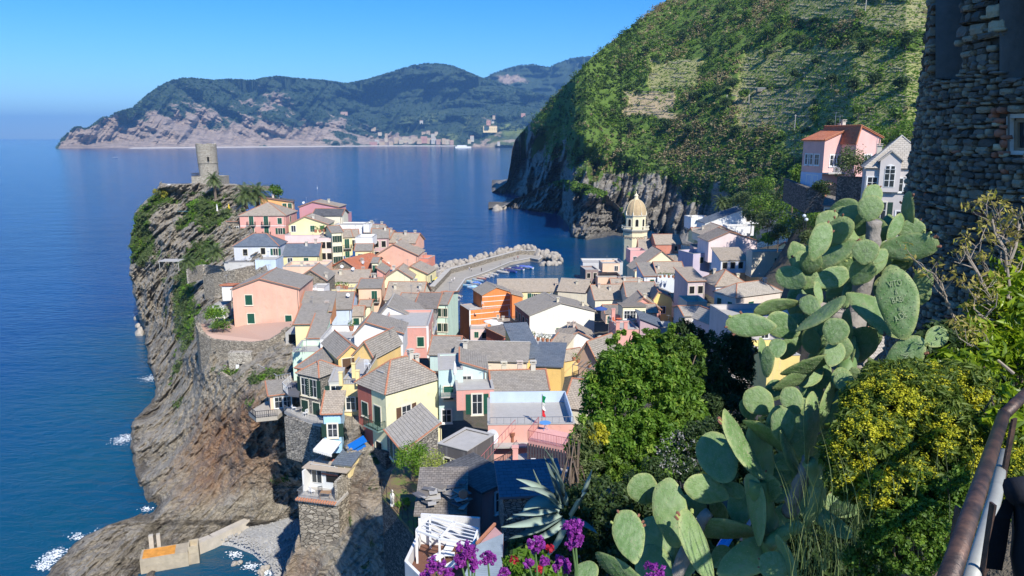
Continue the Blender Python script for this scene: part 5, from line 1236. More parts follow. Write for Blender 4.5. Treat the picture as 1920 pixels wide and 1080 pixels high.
# ---- palms
def palm(label, px, py_base, D, hgt, nf, fl, tr=.28, lean=0, group='palm trees', name='palm_tree', droop=1.0, mat=None):
    b = P(px, py_base, D); root = thing(name, label, 'palm tree', b, random.random()*6, group)
    pts = [(lean*(t**1.5), 0, hgt*t) for t in (0, .25, .5, .75, 1)]
    m = MB(); m.tube(pts, [tr*1.5, tr*1.1, tr, tr*.95, tr*1.35], 9); m.obj('trunk', BARK, root)
    V = []; Fc = []; T = []; top = Vector((lean, 0, hgt))
    for k in range(nf):
        az = 2.399*k; el = R(78)-R(105)*(k/nf)**.9*droop; L_ = fl*random.uniform(.85, 1.1); p = top.copy(); seg = 9
        d = Vector((math.cos(az)*math.cos(el), math.sin(az)*math.cos(el), math.sin(el))); side = Vector((-math.sin(az), math.cos(az), 0)); tn = random.random()
        for i in range(seg):
            q = p+d*(L_/seg); t = (i+.5)/seg; w = L_*.17*math.sin(math.pi*min(1, t*.85+.12))**.7
            for sgn in (-1, 1):
                for j in range(4):
                    o_ = p.lerp(q, (j+.5)/4); tip = o_+side*sgn*w+d*w*.55-Vector((0, 0, w*.35)); hw = d*(L_/seg*.11)
                    n0 = len(V); V += [o_-hw, o_+hw, tip+hw*.2, tip-hw*.2]; Fc.append((n0, n0+1, n0+2, n0+3)); T += [tn*.6+random.random()*.4]*4
            p = q; d = (d-Vector((0, 0, .17*droop+.04*i*.4))).normalized()
    me = npmesh('fronds', V, Fc, mat or OLIVE, attrs={'tint': T}); link('fronds', me, root); return root
palm('tall date palm with slender trunk in front of the castle tower', 407, 402, 234, 10.8, 44, 3.6, .42, -.3)
palm('bushy left palm of the pair behind the salmon pink balcony house', 462, 392, 226, 4.2, 44, 5.0, .5)
palm('bushy right palm of the pair behind the salmon pink balcony house', 484, 392, 228, 4.8, 46, 5.2, .5)
palm('low fan palm beside the dark garage yard', 406, 490, 182, 2.2, 46, 3.4, .35, mat=OLIVE)
palm('shaggy palm with thick brown trunk at the cliff garden', 354, 530, 180, 5.2, 46, 2.7, .35, .2)
palm('grey-green palm on the slope above the long white house', 1352, 392, 262, 2.2, 34, 4.2, .4)
# ---- round bushes and small trees as things
def bush(label, px, py, D, rx, rz, mat, n=18, per=60, leaf=None, name='bush', cat='bush', group=None, trunk=True, ry=None, tr=.12, sub=.45, asp=.55, rise=0):
    "px,py: centre of the crown"
    c = P(px, py, D); root = thing(name, label, cat, (c.x, c.y, c.z-rz), 0, group); ry = ry or rx; leaf = leaf or max(.05, D/F*3.2)
    C = []; Rr = []
    for k in range(n):
        d = Vector((random.gauss(0, 1), random.gauss(0, 1), random.gauss(0, 1)+.25)).normalized()*random.uniform(.45, .8)
        C.append((d.x*rx, d.y*ry, rz+d.z*rz)); q = random.uniform(.75, 1.2)*sub; Rr.append((rx*q, ry*q, rz*q))
    o = leafcloud('crown', C, np.array(Rr), per, leaf, mat, root, aspect=asp, shell=.5, up=.3)
    if trunk:
        m = MB(); m.tube([(0, 0, -rise-1.0), (0, 0, 0), (rx*.08, 0, rz*.9)], [tr*1.3, tr, tr*.5], 7)
        for k in range(4): a = 1.6*k; m.tube([(0, 0, rz*.2), (rx*.5*math.cos(a), ry*.5*math.sin(a), rz*1.2)], [tr*.5, tr*.2], 5)
        m.obj('trunk', BARK, root)
    return root
bush('round bright green bush below the castle terrace', 369, 386, 238, 3.0, 2.1, LIME, 20, 70)
bush('yellow-topped shrub at the very cliff edge of the castle terrace', 303, 362, 250, 2.8, 2.0, leafmat('yellow_green_broom', (.12, .14, .02), (.4, .36, .04), (.6, .5, .06)), 16, 60)
bush('small yellow-green shrub under the yellow-topped shrub', 294, 372, 249, 1.6, 1.2, OLIVE, 10, 50)
bush('dark green bush right of the palm pair', 514, 358, 232, 2.8, 2.0, GREEN, 14, 70)
bush('low bush at the foot of the castle tower base', 358, 369, 247, 2.2, 1.2, GREEN, 10, 50)
bush('long low hedge on the castle terrace', 386, 362, 246, 6, 1.0, DARKGREEN, 16, 50, sub=.35)
bush('hanging green bush on the cliff garden wall', 405, 436, 222, 2.4, 3.0, LIME, 14, 60)
bush('yellow-flowered shrub of the cliff garden', 383, 425, 224, 1.4, 2.6, OLIVE, 10, 60)
bush('green bush beside the thick-trunked palm', 420, 450, 220, 2.0, 1.6, GREEN, 10, 50)
bush('green vine arbour left of the large salmon house', 406, 590, 140, 2.2, 1.9, LIME, 18, 80)
bush('small garden hedge under the vine arbour', 418, 607, 138, 2.4, .8, GREEN, 12, 60)
bush('white-flowering bush in the bastion garden', 398, 612, 138, .9, .7, leafmat('white_flower_bush', (.1, .15, .06), (.45, .5, .4), (.7, .7, .65)), 8, 50)
bush('left leafy garden tree with bright green crown below the tan lean-to', 772, 858, 63, 1.6, 1.7, LIME, 30, 150, name='garden_tree', cat='tree', group='two garden trees', rise=1.5)
bush('right yellowish variegated garden tree beside the black roof', 812, 887, 57.4, 1.25, 1.9, leafmat('variegated_leaves', (.16, .22, .03), (.42, .46, .1), (.6, .6, .2)), 24, 130, name='garden_tree', cat='tree', group='two garden trees', rise=1.5)
bush('low lime garden shrub beside the white statue', 757, 945, 58, .75, .55, LIME, 10, 80)
bush('round bright lime shrub below the long white house', 1441, 447, 190, 2.4, 1.6, LIME, 16, 80)
bush('olive-like round tree in front of the pink hillside villa', 1602, 308, 108, 2.6, 2.7, OLIVE, 26, 110, name='olive_tree', cat='tree', rise=1.5)
TREES = [(1425, 385, 215, 4.0, 3.6, GREEN), (1450, 372, 225, 4, 3.4, DARKGREEN), (1470, 395, 200, 4.2, 3.2, GREEN), (1500, 400, 185, 4, 3, GREEN), (1520, 385, 180, 3.6, 3.4, DARKGREEN), (1440, 412, 205, 3.8, 2.8, OLIVE), (1480, 425, 185, 3.6, 2.6, GREEN), (1510, 425, 172, 3.2, 2.6, DARKGREEN),
         (1535, 405, 165, 3.0, 2.8, LIME), (1410, 400, 222, 3.4, 3, OLIVE), (1460, 435, 182, 2.6, 2.0, DARKGREEN), (1495, 375, 205, 3.6, 3, OLIVE), (1500, 330, 150, 2.4, 2.2, GREEN), (1520, 325, 136, 1.9, 1.5, OLIVE), (1660, 290, 135, 2.6, 1.8, LIME), (1690, 292, 132, 2.4, 1.8, LIME), (1640, 255, 160, 3.2, 2.6, GREEN), (1700, 250, 170, 4, 3, GREEN), (1488, 352, 150, 2.6, 2.0, GREEN),
         (1545, 352, 116, 1.8, 1.2, DARKGREEN), (1430, 350, 240, 4.4, 3.6, GREEN), (1395, 375, 250, 4, 3, OLIVE), (1370, 385, 262, 4, 3, DARKGREEN)]
TL = {id(GREEN): 'leafy green tree of the grove above the village roofs', id(DARKGREEN): 'dark green tree of the grove above the village roofs', id(OLIVE): 'grey-green tree of the grove above the village roofs', id(LIME): 'lime green tree of the grove near the pink villa'}
ORD = lambda k: '%d%s' % (k, {1: 'st', 2: 'nd', 3: 'rd'}.get(k if k < 20 else k % 10, 'th'))
TREES += [(1548, 420, 150, 3, 2.4, GREEN), (1570, 395, 145, 3, 2.4, DARKGREEN), (1590, 372, 128, 2.4, 2.0, GREEN), (1520, 448, 160, 2.6, 1.8, OLIVE), (1612, 360, 118, 2.2, 1.8, DARKGREEN)]
for k_, (px, py, D, rx, rz, mt) in enumerate(sorted(TREES, key=lambda t: t[0])): bush(TL[id(mt)]+', %s from left' % ORD(k_+1), px, py, D, rx, rz, mt, 20, 80, name='tree', cat='tree', group='trees of the hillside grove', rise=2)
HT = [(1330, 165, 5.5), (1345, 175, 6), (1375, 160, 5), (1300, 182, 4.6), (1395, 178, 4.4), (1318, 200, 4.5), (1360, 195, 5), (1180, 240, 4), (1250, 235, 4.5), (1290, 245, 4.2), (1380, 245, 4), (1560, 150, 4), (1600, 160, 4.4), (1640, 150, 4.2), (1690, 160, 4.6), (1490, 140, 3.4), (1530, 115, 3), (1210, 95, 4.2), (1330, 95, 4), (1370, 80, 4.2), (1440, 100, 4), (1500, 78, 4.4), (1560, 85, 4), (1620, 90, 4.4), (1700, 75, 4.5), (1470, 40, 5), (1440, 60, 5), (1400, 30, 5), (1350, 20, 5), (1280, 70, 4.4), (1560, 235, 3.4), (1610, 210, 3.6), (1680, 215, 3.6), (1730, 190, 3.6)]
for k_, (px, py, r) in enumerate(sorted(HT)):
    p = hill_at(px, py); bush(('dark rounded tree high up on the terraced hillside' if py < 110 else 'dark rounded tree half way up the terraced hillside' if py < 190 else 'dark rounded tree low on the terraced hillside')+', %s from the left' % ORD(k_+1), px, py-r*F/p.y*.3, p.y*.985, r*.8, r*.62, random.choice([DARKGREEN, GREEN, DARKGREEN]), 16, 60, leaf=.9, name='tree', cat='tree', group='single trees on the terraced hillside', rise=1.5)
# ---- poles on the hill
for i, (px, py, hh, lb) in enumerate([(1361, 205, 9, 'thin utility pole above the cliffs, leftmost on the hillside'), (1489, 250, 10, 'thin utility pole left of the pink hillside villa'), (1403, 195, 6, 'short utility pole beside the small shed roof'), (1622, 20, 9, 'utility pole at the top of the vineyard')]):
    p = hill_at(px, py); m = MB(); m.bar((0, 0, -1), (0, 0, hh), .3, n=6); m.bar((-.7, 0, hh-.6), (.7, 0, hh-.6), .15)
    tag(m.obj('utility_pole', plain((.45, .42, .38), .8), None, p), lb, 'pole', 'utility poles on the hillside')
p = hill_at(1425, 172); m = MB(); m.bx(-2.5, 2.5, -1.5, 1.5, 0, 2.0); m.bx(-2.8, 2.8, -1.8, 1.8, 2.0, 2.25, 1)
tag(m.obj('field_shed', [STG, plain((.6, .62, .65), .5)], None, p), 'small field shed with pale metal roof among the vine terraces', 'shed')

# ---- harbour: pier, quay wall, boulders, boats
def pier():
    inner = [(838, 575), (846, 560), (872, 523), (903, 513), (924, 505), (957, 491), (994, 484), (1010, 487), (1016, 483)]
    outer = [(800, 566), (815, 547), (846, 513), (880, 504), (920, 492), (975, 477), (1003, 478), (1012, 480)]
    pin = [Pz(x, y, 1.6) for x, y in inner]; pout = [Pz(x, y, 1.6) for x, y in outer]
    m = MB(); poly = [(p.x, p.y) for p in pin]+[(p.x, p.y) for p in reversed(pout)]
    m.prism(poly, -3, 1.6); root = thing('pier', 'concrete harbour pier with parapet walkway', 'pier'); m.obj('deck', plain((.37, .335, .28), .9, var=.25, sc_=.35), root)
    w = MB(); top = MB()
    pts = [Pz(x, y, 1.6) for x, y in outer[1:7]]
    for a, b in zip(pts[:-1], pts[1:]):
        d = b-a; n = Vector((-d.y, d.x, 0)).normalized(); n = n if n.y > 0 or n.x < 0 else -n
        w.add([a, b, b+n*2.2, a+n*2.2]+[q+Vector((0, 0, 2.0)) for q in (a, b, b+n*2.2, a+n*2.2)], [(0, 1, 2, 3), (4, 7, 6, 5), (0, 4, 5, 1), (1, 5, 6, 2), (2, 6, 7, 3), (3, 7, 4, 0)])
        top.add([q+Vector((0, 0, 2.05)) for q in (a, b, b+n*2.3, a+n*2.3)], [(0, 1, 2, 3)])
    w.obj('parapet_wall', masonry('warm', 1.6), root); top.obj('wall_top', plain((.5, .46, .39), .9, var=.2, sc_=.4), root)
    e = MB()
    for a, b in zip(pin[:-1], pin[1:]): e.bar(a+Vector((0, 0, .1)), b+Vector((0, 0, .1)), .5, .25)
    e.obj('edge_kerb', plain((.55, .52, .47), .9), root)
pier()
BOULD = []
for i in range(5):
    bm = bmesh.new(); bmesh.ops.create_icosphere(bm, subdivisions=2, radius=1)
    for v in bm.verts:
        c = v.co; k = 1+.28*vnoise(np.array([c.x*1.3+i*9, c.y*1.3, c.z*1.3]), i)+.12*vnoise(np.array([c.x*3.1, c.y*3.1+i*5, c.z*3]), 3); v.co = c*float(k)
        for ax in ((.6, .2, .75), (-.5, .6, .6), (.1, -.8, .55), (-.8, -.3, .3), (.8, -.4, .2)):
            n = Vector(ax).normalized(); s = v.co.dot(n)-.72
            if s > 0: v.co -= n*s*.85
    me = bpy.data.meshes.new('boulder'); bm.to_mesh(me); bm.free(); me.materials.append(plain((.36, .32, .27), .9, var=.45, sc_=1.1, bump=.08, key='pale_boulder')); BOULD.append(me)
def boulders(pts, n, r0, r1, lb, grp, spread, zr=(0, .9)):
    L_ = [Pz(x, y, .3) for x, y in pts]
    for k in range(n):
        t = random.random()*(len(L_)-1); i = min(int(t), len(L_)-2); p = L_[i].lerp(L_[i+1], t-i); s = random.uniform(r0, r1)
        p = p+Vector((random.uniform(-spread, spread), random.uniform(-spread, spread), random.uniform(*zr)))
        o = link('boulder', random.choice(BOULD), None, p, (random.random()*6, random.random()*6, random.random()*6), (s*random.uniform(.85, 1.35), s, s*random.uniform(.7, .95)))
        tag(o, lb, 'boulder', grp)
boulders([(838, 506), (870, 497), (905, 487), (950, 476), (985, 471), (1005, 474)], 84, 1.1, 2.1, 'pale boulder of the breakwater on the seaward side of the pier', 'breakwater boulders', 1.8, (.2, 2.2))
boulders([(808, 528), (822, 516), (842, 503)], 60, .9, 1.9, 'grey boulder heaped where the pier meets the houses', 'boulders beside the pier root', 4.0, (.2, 2.4))
boulders([(1004, 480), (1020, 483), (1036, 487), (1046, 492)], 64, 1.1, 2.1, 'pale boulder heaped at the tip of the pier', 'boulders at the pier tip', 3.0, (.3, 2.6))
boulders([(1015, 496), (1035, 497), (1050, 493)], 12, 1.2, 2.0, 'pale boulder heaped at the tip of the pier', 'boulders at the pier tip', 1.5, (-.2, .7))
boulders([(268, 590), (266, 612), (272, 630)], 8, .9, 1.8, 'dark boulder at the sea foot of the headland', 'boulders at the headland foot', 2, (-.4, .4))
boulders([(925, 395), (935, 393), (948, 391)], 6, 2.2, 4.2, 'low rock islet off the coast below the hill', 'rock islet blocks', 2, (-1, .8))
boulders([(440, 1045), (470, 1062), (500, 1072)], 10, .25, .6, 'wet boulder at the edge of the pebble beach', 'boulders by the beach', 1.2, (-.6, .1))
boulders([(640, 1040), (668, 1075), (700, 1080), (655, 1000)], 12, .8, 1.6, 'light boulder wedged in the gully beside the rock spur', 'gully boulders', 1, (5, 9))
def boat(label, px, py, rz, L_, hull, cover=None, group='small boats moored along the pier', inside=(.45, .4, .33)):
    p = Pz(px, py, 0); root = thing('moored_boat', label, 'boat', p, R(rz), group); W = L_*.34
    st = [(-.5, .72, 0), (-.25, .95, 0), (0, 1, .02), (.25, .8, .08), (.42, .42, .18), (.5, .04, .28)]
    vs = []; n = 7
    for x, w, s in st:
        for k in range(n):
            a = math.pi*k/(n-1); vs.append((x*L_, -math.cos(a)*W/2*w, .62+s*L_*.18-math.sin(a)**.6*(.72+s)*1.0+.0))
    fs = [(i*n+k, (i+1)*n+k, (i+1)*n+k+1, i*n+k+1) for i in range(len(st)-1) for k in range(n-1)]+[tuple(range(n))]
    m = MB(); m.add(vs, fs); m.obj('hull', plain(hull, .4, var=.08), root)
    m = MB(); dk = [(x*L_*.97, s*W/2*w*.9, .5+q*L_*.16) for x, w, q in st for s in (-1, 1)]
    m.add(dk, [(2*i, 2*i+2, 2*i+3, 2*i+1) for i in range(len(st)-1)]); m.obj('deck', plain(inside, .7), root)
    m = MB()
    for x in (-.2, .1): m.bx(x*L_-.15, x*L_+.15, -W*.4, W*.4, .55, .68)
    m.obj('thwart', plain((.6, .5, .36), .7), root)
    if cover:
        m = MB(); N = 9; vs = []; fs = []
        for i in range(N):
            t = i/(N-1); x = (-.48+.88*t)*L_; hh = .62+.75*math.sin(math.pi*min(1, t*1.15))**.7
            for k in range(5):
                y = (k/4-.5)*W*1.05*(1 if t < .7 else 1-(t-.7)*2.2); vs.append((x, y, .6+(hh-.6)*(1-abs(k/4-.5)*1.7)+.08*math.sin(i*2.1+k)))
        fs = [(i*5+k, (i+1)*5+k, (i+1)*5+k+1, i*5+k+1) for i in range(N-1) for k in range(4)]
        m.add(vs, fs); m.obj('cover', plain(cover, .7), root)
    else:
        m = MB(); m.bx(-.52*L_, -.46*L_, -.2, .2, .1, 1.0); m.obj('outboard_motor', plain((.08, .08, .09), .4), root)
NAVY = (.03, .04, .14); WB_ = (.75, .75, .74); BL = (.06, .28, .55)
BO = [(942, 511, -28, 6.2, WB_, None, 'white motor boat, leftmost of the boats under the pier lamps'), (950, 507, -25, 6, WB_, (.12, .08, .1), 'boat with dark brown cover in the covered row'), (957, 510, -30, 6.4, (.05, .12, .45), NAVY, 'blue hulled boat with navy cover in the covered row'),
      (964, 505, -25, 6, WB_, NAVY, 'white boat with navy cover behind the blue hulled boat'), (971, 506, -28, 6.3, WB_, (.05, .05, .2), 'white boat with purple-navy cover in the covered row'), (979, 502, -28, 6, WB_, (.1, .14, .42), 'white boat with mid blue cover in the covered row'), (988, 503, -30, 6.6, WB_, (.14, .2, .5), 'white boat with light blue cover, rightmost of the covered row'),
      (922, 515, -28, 6.5, WB_, None, 'long white open boat nearest the covered row'), (915, 518, -28, 5.6, WB_, None, 'white open boat second from the long white one'), (908, 520, -26, 5.4, (.75, .7, .66), None, 'cream open boat in the middle of the open row'), (901, 523, -26, 5.2, (.6, .25, .2), None, 'small red-rimmed open boat'),
      (896, 527, -26, 5.4, (.3, .5, .7), None, 'pale blue small rowing boat'), (886, 530, -20, 6.0, (.25, .6, .78), None, 'turquoise white open boat'), (892, 533, -20, 5, (.7, .7, .7), (.1, .2, .5), 'white rowing boat with blue cloth'), (880, 537, -14, 6.2, (.2, .5, .75), None, 'light blue open boat near the orange house'), (888, 541, -14, 5.6, (.45, .65, .8), (.35, .55, .75), 'light blue covered boat near the orange house'),
      (857, 556, -40, 4.6, WB_, None, 'small white dinghy at the pier root'), (853, 562, -40, 4.4, (.7, .72, .72), None, 'second small dinghy, behind the green street house')]
for px, py, rz, L_, hu, cv, lb in BO: boat(lb, px, py, rz+180, L_, hu, cv)
boat('tiny white motor boat far out on the bay', 216, 295, 20, 14, WB_, None, 'boats far out on the bay')
boat('small white tender close to the far cape', 277, 281, 0, 20, WB_, None, 'boats far out on the bay')
def ferry():
    p = Pz(867, 277.5, 0); r = thing('ferry', 'white passenger boat at the far town quay', 'ferry', p, 0)
    m = MB(); m.bx(-42, 38, -8, 8, -1, 9); m.bx(38, 52, -5, 5, 1, 9); m.obj('hull', WHITE, r); m = MB(); m.bx(-30, 25, -6, 6, 9, 16); m.obj('cabin', WHITE, r)
ferry()
m = MB(); m.bar((0, 0, -1), (0, 0, 1.8), .5, n=8); m.bar((0, 0, 1.8), (0, 0, 4), .18, n=6); tag(m.obj('buoy', plain((.6, .6, .55), .6), None, Pz(595, 354, 0)), 'slender marker buoy on the open water right of the castle', 'buoy')
m = MB(); m.lathe([(0.1, 1.7), (2.2, .9), (2.3, .7), (1.4, 0)], 10, sx=1.8); tag(m.obj('upturned_boat', plain((.8, .62, .03), .5), None, Pz(814, 526, 1.2)), 'bright yellow upturned boat among the boulders', 'boat')
# ---- people on the pier
def person(label, px, py, top, leg, z=1.6, D=None, pose=0, group='people walking on the pier'):
    p = Pz(px, py, z); bm_v = [(0, 0, .92), (.1, 0, .88), (.11, .05*pose, .48), (.12, -.06-.1*pose, .05), (-.1, 0, .88), (-.11, -.12*pose, .48), (-.12, .1*pose-.02, .05), (0, 0, 1.2), (0, 0, 1.42), (.2, 0, 1.4), (.27, -.04, 1.12), (.25, -.16, .88), (-.2, 0, 1.4), (-.27, .04, 1.12), (-.25, -.1, .88), (0, 0, 1.52), (0, -.01, 1.66), (0, 0, 1.76), (.12, -.2, .02), (-.12, -.14+.1*pose, .02)]
    ed = [(0, 1), (1, 2), (2, 3), (0, 4), (4, 5), (5, 6), (0, 7), (7, 8), (8, 9), (9, 10), (10, 11), (8, 12), (12, 13), (13, 14), (8, 15), (15, 16), (16, 17), (3, 18), (6, 19)]
    rad = [.16, .12, .075, .05, .12, .075, .05, .15, .15, .075, .05, .035, .075, .05, .035, .06, .1, .09, .04, .04]
    me = bpy.data.meshes.new('person'); me.from_pydata(bm_v, ed, []); o = link('person', me, None, p, (0, 0, random.random()*6))
    bpy.context.view_layer.objects.active = o; md = o.modifiers.new('s', 'SKIN')
    for v, r in zip(me.skin_vertices[0].data if me.skin_vertices else [], rad): v.radius = (r, r)
    if not me.skin_vertices:
        bm = bmesh.new(); bm.from_mesh(me); ly = bm.verts.layers.skin.verify(); bm.verts.ensure_lookup_table()
        for v, r in zip(bm.verts, rad): v[ly].radius = (r, r)
        bm.verts[0][ly].use_root = True; bm.to_mesh(me); bm.free()
    md2 = o.modifiers.new('u', 'SUBSURF'); md2.levels = md2.render_levels = 1
    dg = bpy.context.evaluated_depsgraph_get(); me2 = bpy.data.meshes.new_from_object(o.evaluated_get(dg)); o.modifiers.clear(); o.data = me2
    me2.materials.clear()
    for c in (top, leg, (.5, .32, .24), (.05, .035, .025)): me2.materials.append(plain(c, .8))
    for f in me2.polygons:
        z_ = f.center.z; x_ = abs(f.center.x); f.material_index = 3 if z_ > 1.7 or (z_ > 1.58 and f.center.y > .02) else (2 if z_ > 1.47 or (x_ > .2 and z_ < 1.1) else (0 if z_ > .92 else (1 if z_ > .08 else 3)))
    tag(o, label, 'person', group); return o
person('person in dark clothes standing on the pier above the open boats', 903, 509, (.05, .05, .07), (.04, .04, .06), pose=0)
person('person in white shirt sitting-height on the pier near the parapet', 880, 507, (.8, .8, .8), (.15, .2, .35), pose=1)
person('second person in white beside the one near the parapet', 884, 509, (.75, .75, .75), (.1, .1, .12), pose=.5)
person('person in dark clothes walking near the boulder tip', 964, 489, (.06, .05, .06), (.05, .05, .08), pose=1)
person('person in red top walking toward the boulders', 971, 486, (.4, .12, .1), (.08, .08, .12), pose=.6)
person('person in pale shirt near the pier root', 847, 530, (.75, .72, .7), (.3, .3, .34), pose=.3)
person('person in white at the pier bend', 852, 527, (.8, .8, .8), (.5, .45, .4), pose=1)
person('person in grey further along the pier walkway', 938, 497, (.4, .38, .38), (.15, .14, .16), pose=.7)

# ---- jetty wall and old bunker block by the beach
m = MB(); pts = [(345, 1030, 1.8), (400, 1008, 1.8), (470, 975, 1.8), (520, 955, 2.0), (556, 934, 2.2)]
w = [Pz(*q) for q in pts]
m2 = thing('sea_wall', 'curved pale concrete wall between the cliff and the pebble beach', 'wall')
for a, b in zip(w[:-1], w[1:]):
    n = Vector((-(b-a).y, (b-a).x, 0)).normalized()*1.3; vs = [a, b, b+n, a+n]
    m.add([q-Vector((0, 0, 3)) for q in vs]+vs, [(0, 1, 2, 3), (4, 7, 6, 5), (0, 4, 5, 1), (1, 5, 6, 2), (2, 6, 7, 3), (3, 7, 4, 0)])
m.obj('masonry', plain((.48, .43, .36), .92, var=.3, sc_=.8, bump=.05), m2)
def bunker():
    p = Pz(318, 1052, .5); r = thing('ruined_landing_block', 'ruined concrete landing block with orange lichen by the water', 'ruin', p, R(20))
    m = MB(); m.bx(-3.6, 2.6, -1.4, 1.4, -2, 1.7); m.bx(2.6, 4.0, -1.1, 1.1, -2, 1.2); m.obj('block', plain((.4, .34, .25), .95, var=.4, sc_=1.0, bump=.1), r)
    m = MB(); m.bx(-3.3, .9, -1.2, 1.2, 1.7, 1.75); m.obj('orange_lichen', plain((.62, .27, .05), .95, var=.5, sc_=1.6, bump=.05), r)
    m = MB()
    for a in ((2.65, -1.1, 3.98, -.95), (2.65, .95, 3.98, 1.1), (3.83, -.95, 3.98, .95), (2.65, -.95, 2.8, .95)): m.bx(a[0], a[2], a[1], a[3], 1.2, 2.2)
    m.obj('hollow_block', plain((.45, .38, .27), .95, var=.3, sc_=1.4), r)
    m = MB(); m.bx(-2.6, -2.0, 1.4, 2.0, 0, 3.6); m.bx(-1.6, -1.1, 1.5, 2.0, 0, 3.6); m.obj('pier_stub', plain((.45, .41, .34), .95, var=.3, sc_=1), r)
bunker()
# ---- surf
def foam(pts, n, r, nm='sea_foam'):
    m = MB()
    for k in range(n*3):
        x, y = random.choice(pts); p = Pz(x+random.gauss(0, r), y+random.gauss(0, r*.45), 0); s = random.uniform(.03, .15)*random.random()**.3
        a = [random.uniform(.5, 1.2)*s for _ in range(7)]; ph = random.random()*6
        m.add([(p.x+a[i]*math.cos(ph+i*.9)*1.5, p.y+a[i]*math.sin(ph+i*.9)*1.1, .05+.03*random.random()) for i in range(7)], [tuple(range(7))])
    return m
m = foam([(232, 823), (240, 820), (222, 828)], 130, 8); a = foam([(92, 1052), (100, 1042), (80, 1062), (150, 1008), (190, 1002), (112, 1035)], 300, 9); b = foam([(276, 712), (284, 708)], 70, 6)
c = foam([(1075, 409), (1050, 407), (1060, 437), (950, 399), (980, 398)], 130, 9)
d = foam([(262, 590), (248, 500), (275, 955), (250, 985)], 90, 6); e = foam([(470, 1062), (500, 1075), (440, 1040)], 120, 8)
for q in (a, b, c, d, e): m.add(q.v, q.f)
tag(m.obj('sea_foam', plain((.8, .84, .86), .8, var=.05)), kind='stuff')
# ---- far town
def fartown():
    cols = [(.5, .38, .25), (.48, .32, .25), (.52, .44, .32), (.48, .27, .22), (.5, .47, .4), (.46, .36, .25)]; rf_ = plain((.42, .28, .2), .9)
    sp_ = [(700, 269, 14, 5), (707, 265, 8, 6), (716, 268, 10, 4), (724, 262, 6, 6), (733, 268, 8, 5), (743, 262, 9, 8), (752, 265, 8, 6), (760, 261, 12, 7), (769, 264, 7, 6), (777, 261, 12, 8), (786, 264, 9, 6), (795, 261, 12, 9), (805, 263, 8, 7), (813, 263, 9, 8), (822, 265, 9, 6), (832, 264, 7, 7), (839, 265, 8, 6), (847, 266, 7, 5),
           (795, 250, 9, 4), (803, 248, 7, 4), (812, 254, 8, 5), (818, 250, 6, 4), (885, 259, 7, 7), (880, 265, 6, 5), (700, 241, 9, 4), (724, 253, 5, 4), (645, 212, 13, 3), (919, 241, 26, 8), (916, 229, 8, 5), (924, 226, 5, 4), (981, 215, 8, 4), (926, 219, 5, 3), (800, 191, 5, 2), (790, 228, 6, 3), (765, 238, 5, 2), (935, 268, 5, 4), (712, 250, 7, 3)]
    for i, (px, py, w, hh) in enumerate(sp_):
        j = int(np.argmin(np.abs(X1[0]-px))); ii = int(np.argmin(np.abs(Y1[:, j]-(py+hh*.5)))); D = float(P1[ii, j, 1])-25
        if 858 < px < 940 and py > 205:
            j = int(np.argmin(np.abs(X3[0]-px))); ii = int(np.argmin(np.abs(Y3[:, j]-(py+hh*.5)))); D = float(P3[ii, j, 1])-20
        a = P(px-w/2, py+hh*.5, D); b = P(px+w/2, py+hh*.5, D); W = b.x-a.x; H = hh/F*D; c = random.choice(cols)
        if w > 20: c = (.8, .62, .35)
        r = thing('far_house', ('long ochre convent building on the wooded spur across the bay' if w > 20 else 'small pale house high on the slope across the bay, %s house from left' % ORD(sum(1 for q in sp_ if q[0] <= px)) if py < 245 else 'pastel house on the waterfront of the far town, %s house from left' % ORD(sum(1 for q in sp_ if q[0] <= px))), 'house', (a.x, D, a.z), 0, 'houses of the far town across the bay')
        m = MB(); m.bx(0, W, 0, 12, -12, H); m.obj('wall', plain(c, .9), r); m = MB(); m.add([(-1, -1, H), (W+1, -1, H), (W+1, 13, H), (-1, 13, H), (1, 6, H+3), (W-1, 6, H+3)], [(0, 1, 5, 4), (1, 2, 5), (2, 3, 4, 5), (3, 0, 4)]); m.obj('roof', rf_, r)
        if w >= 7 and hh >= 5:
            nW = max(2, int(w/3)); wm_ = MB()
            for q in range(nW):
                for z in range(max(1, int(hh/3))): wm_.bx(W*(q+.5)/nW-1.2, W*(q+.5)/nW+1.2, -.6, -.05, 3+z*8, 6.5+z*8)
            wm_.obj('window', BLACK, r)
fartown()
m = MB(); ps = [(x, 277.6-(x-300)*.0095 if x < 700 else 273.8) for x in range(240, 860, 8)]
for (xa, ya), (xb, yb) in zip(ps[:-1], ps[1:]):
    a, b = Pz(xa, ya+.4, .3), Pz(xb, yb+.4, .3); m.add([a, b, b+Vector((0, 60, 5)), a+Vector((0, 60, 5))], [(0, 1, 2, 3)])
tag(m.obj('far_beach', plain((.6, .54, .46), .9)), kind='structure')
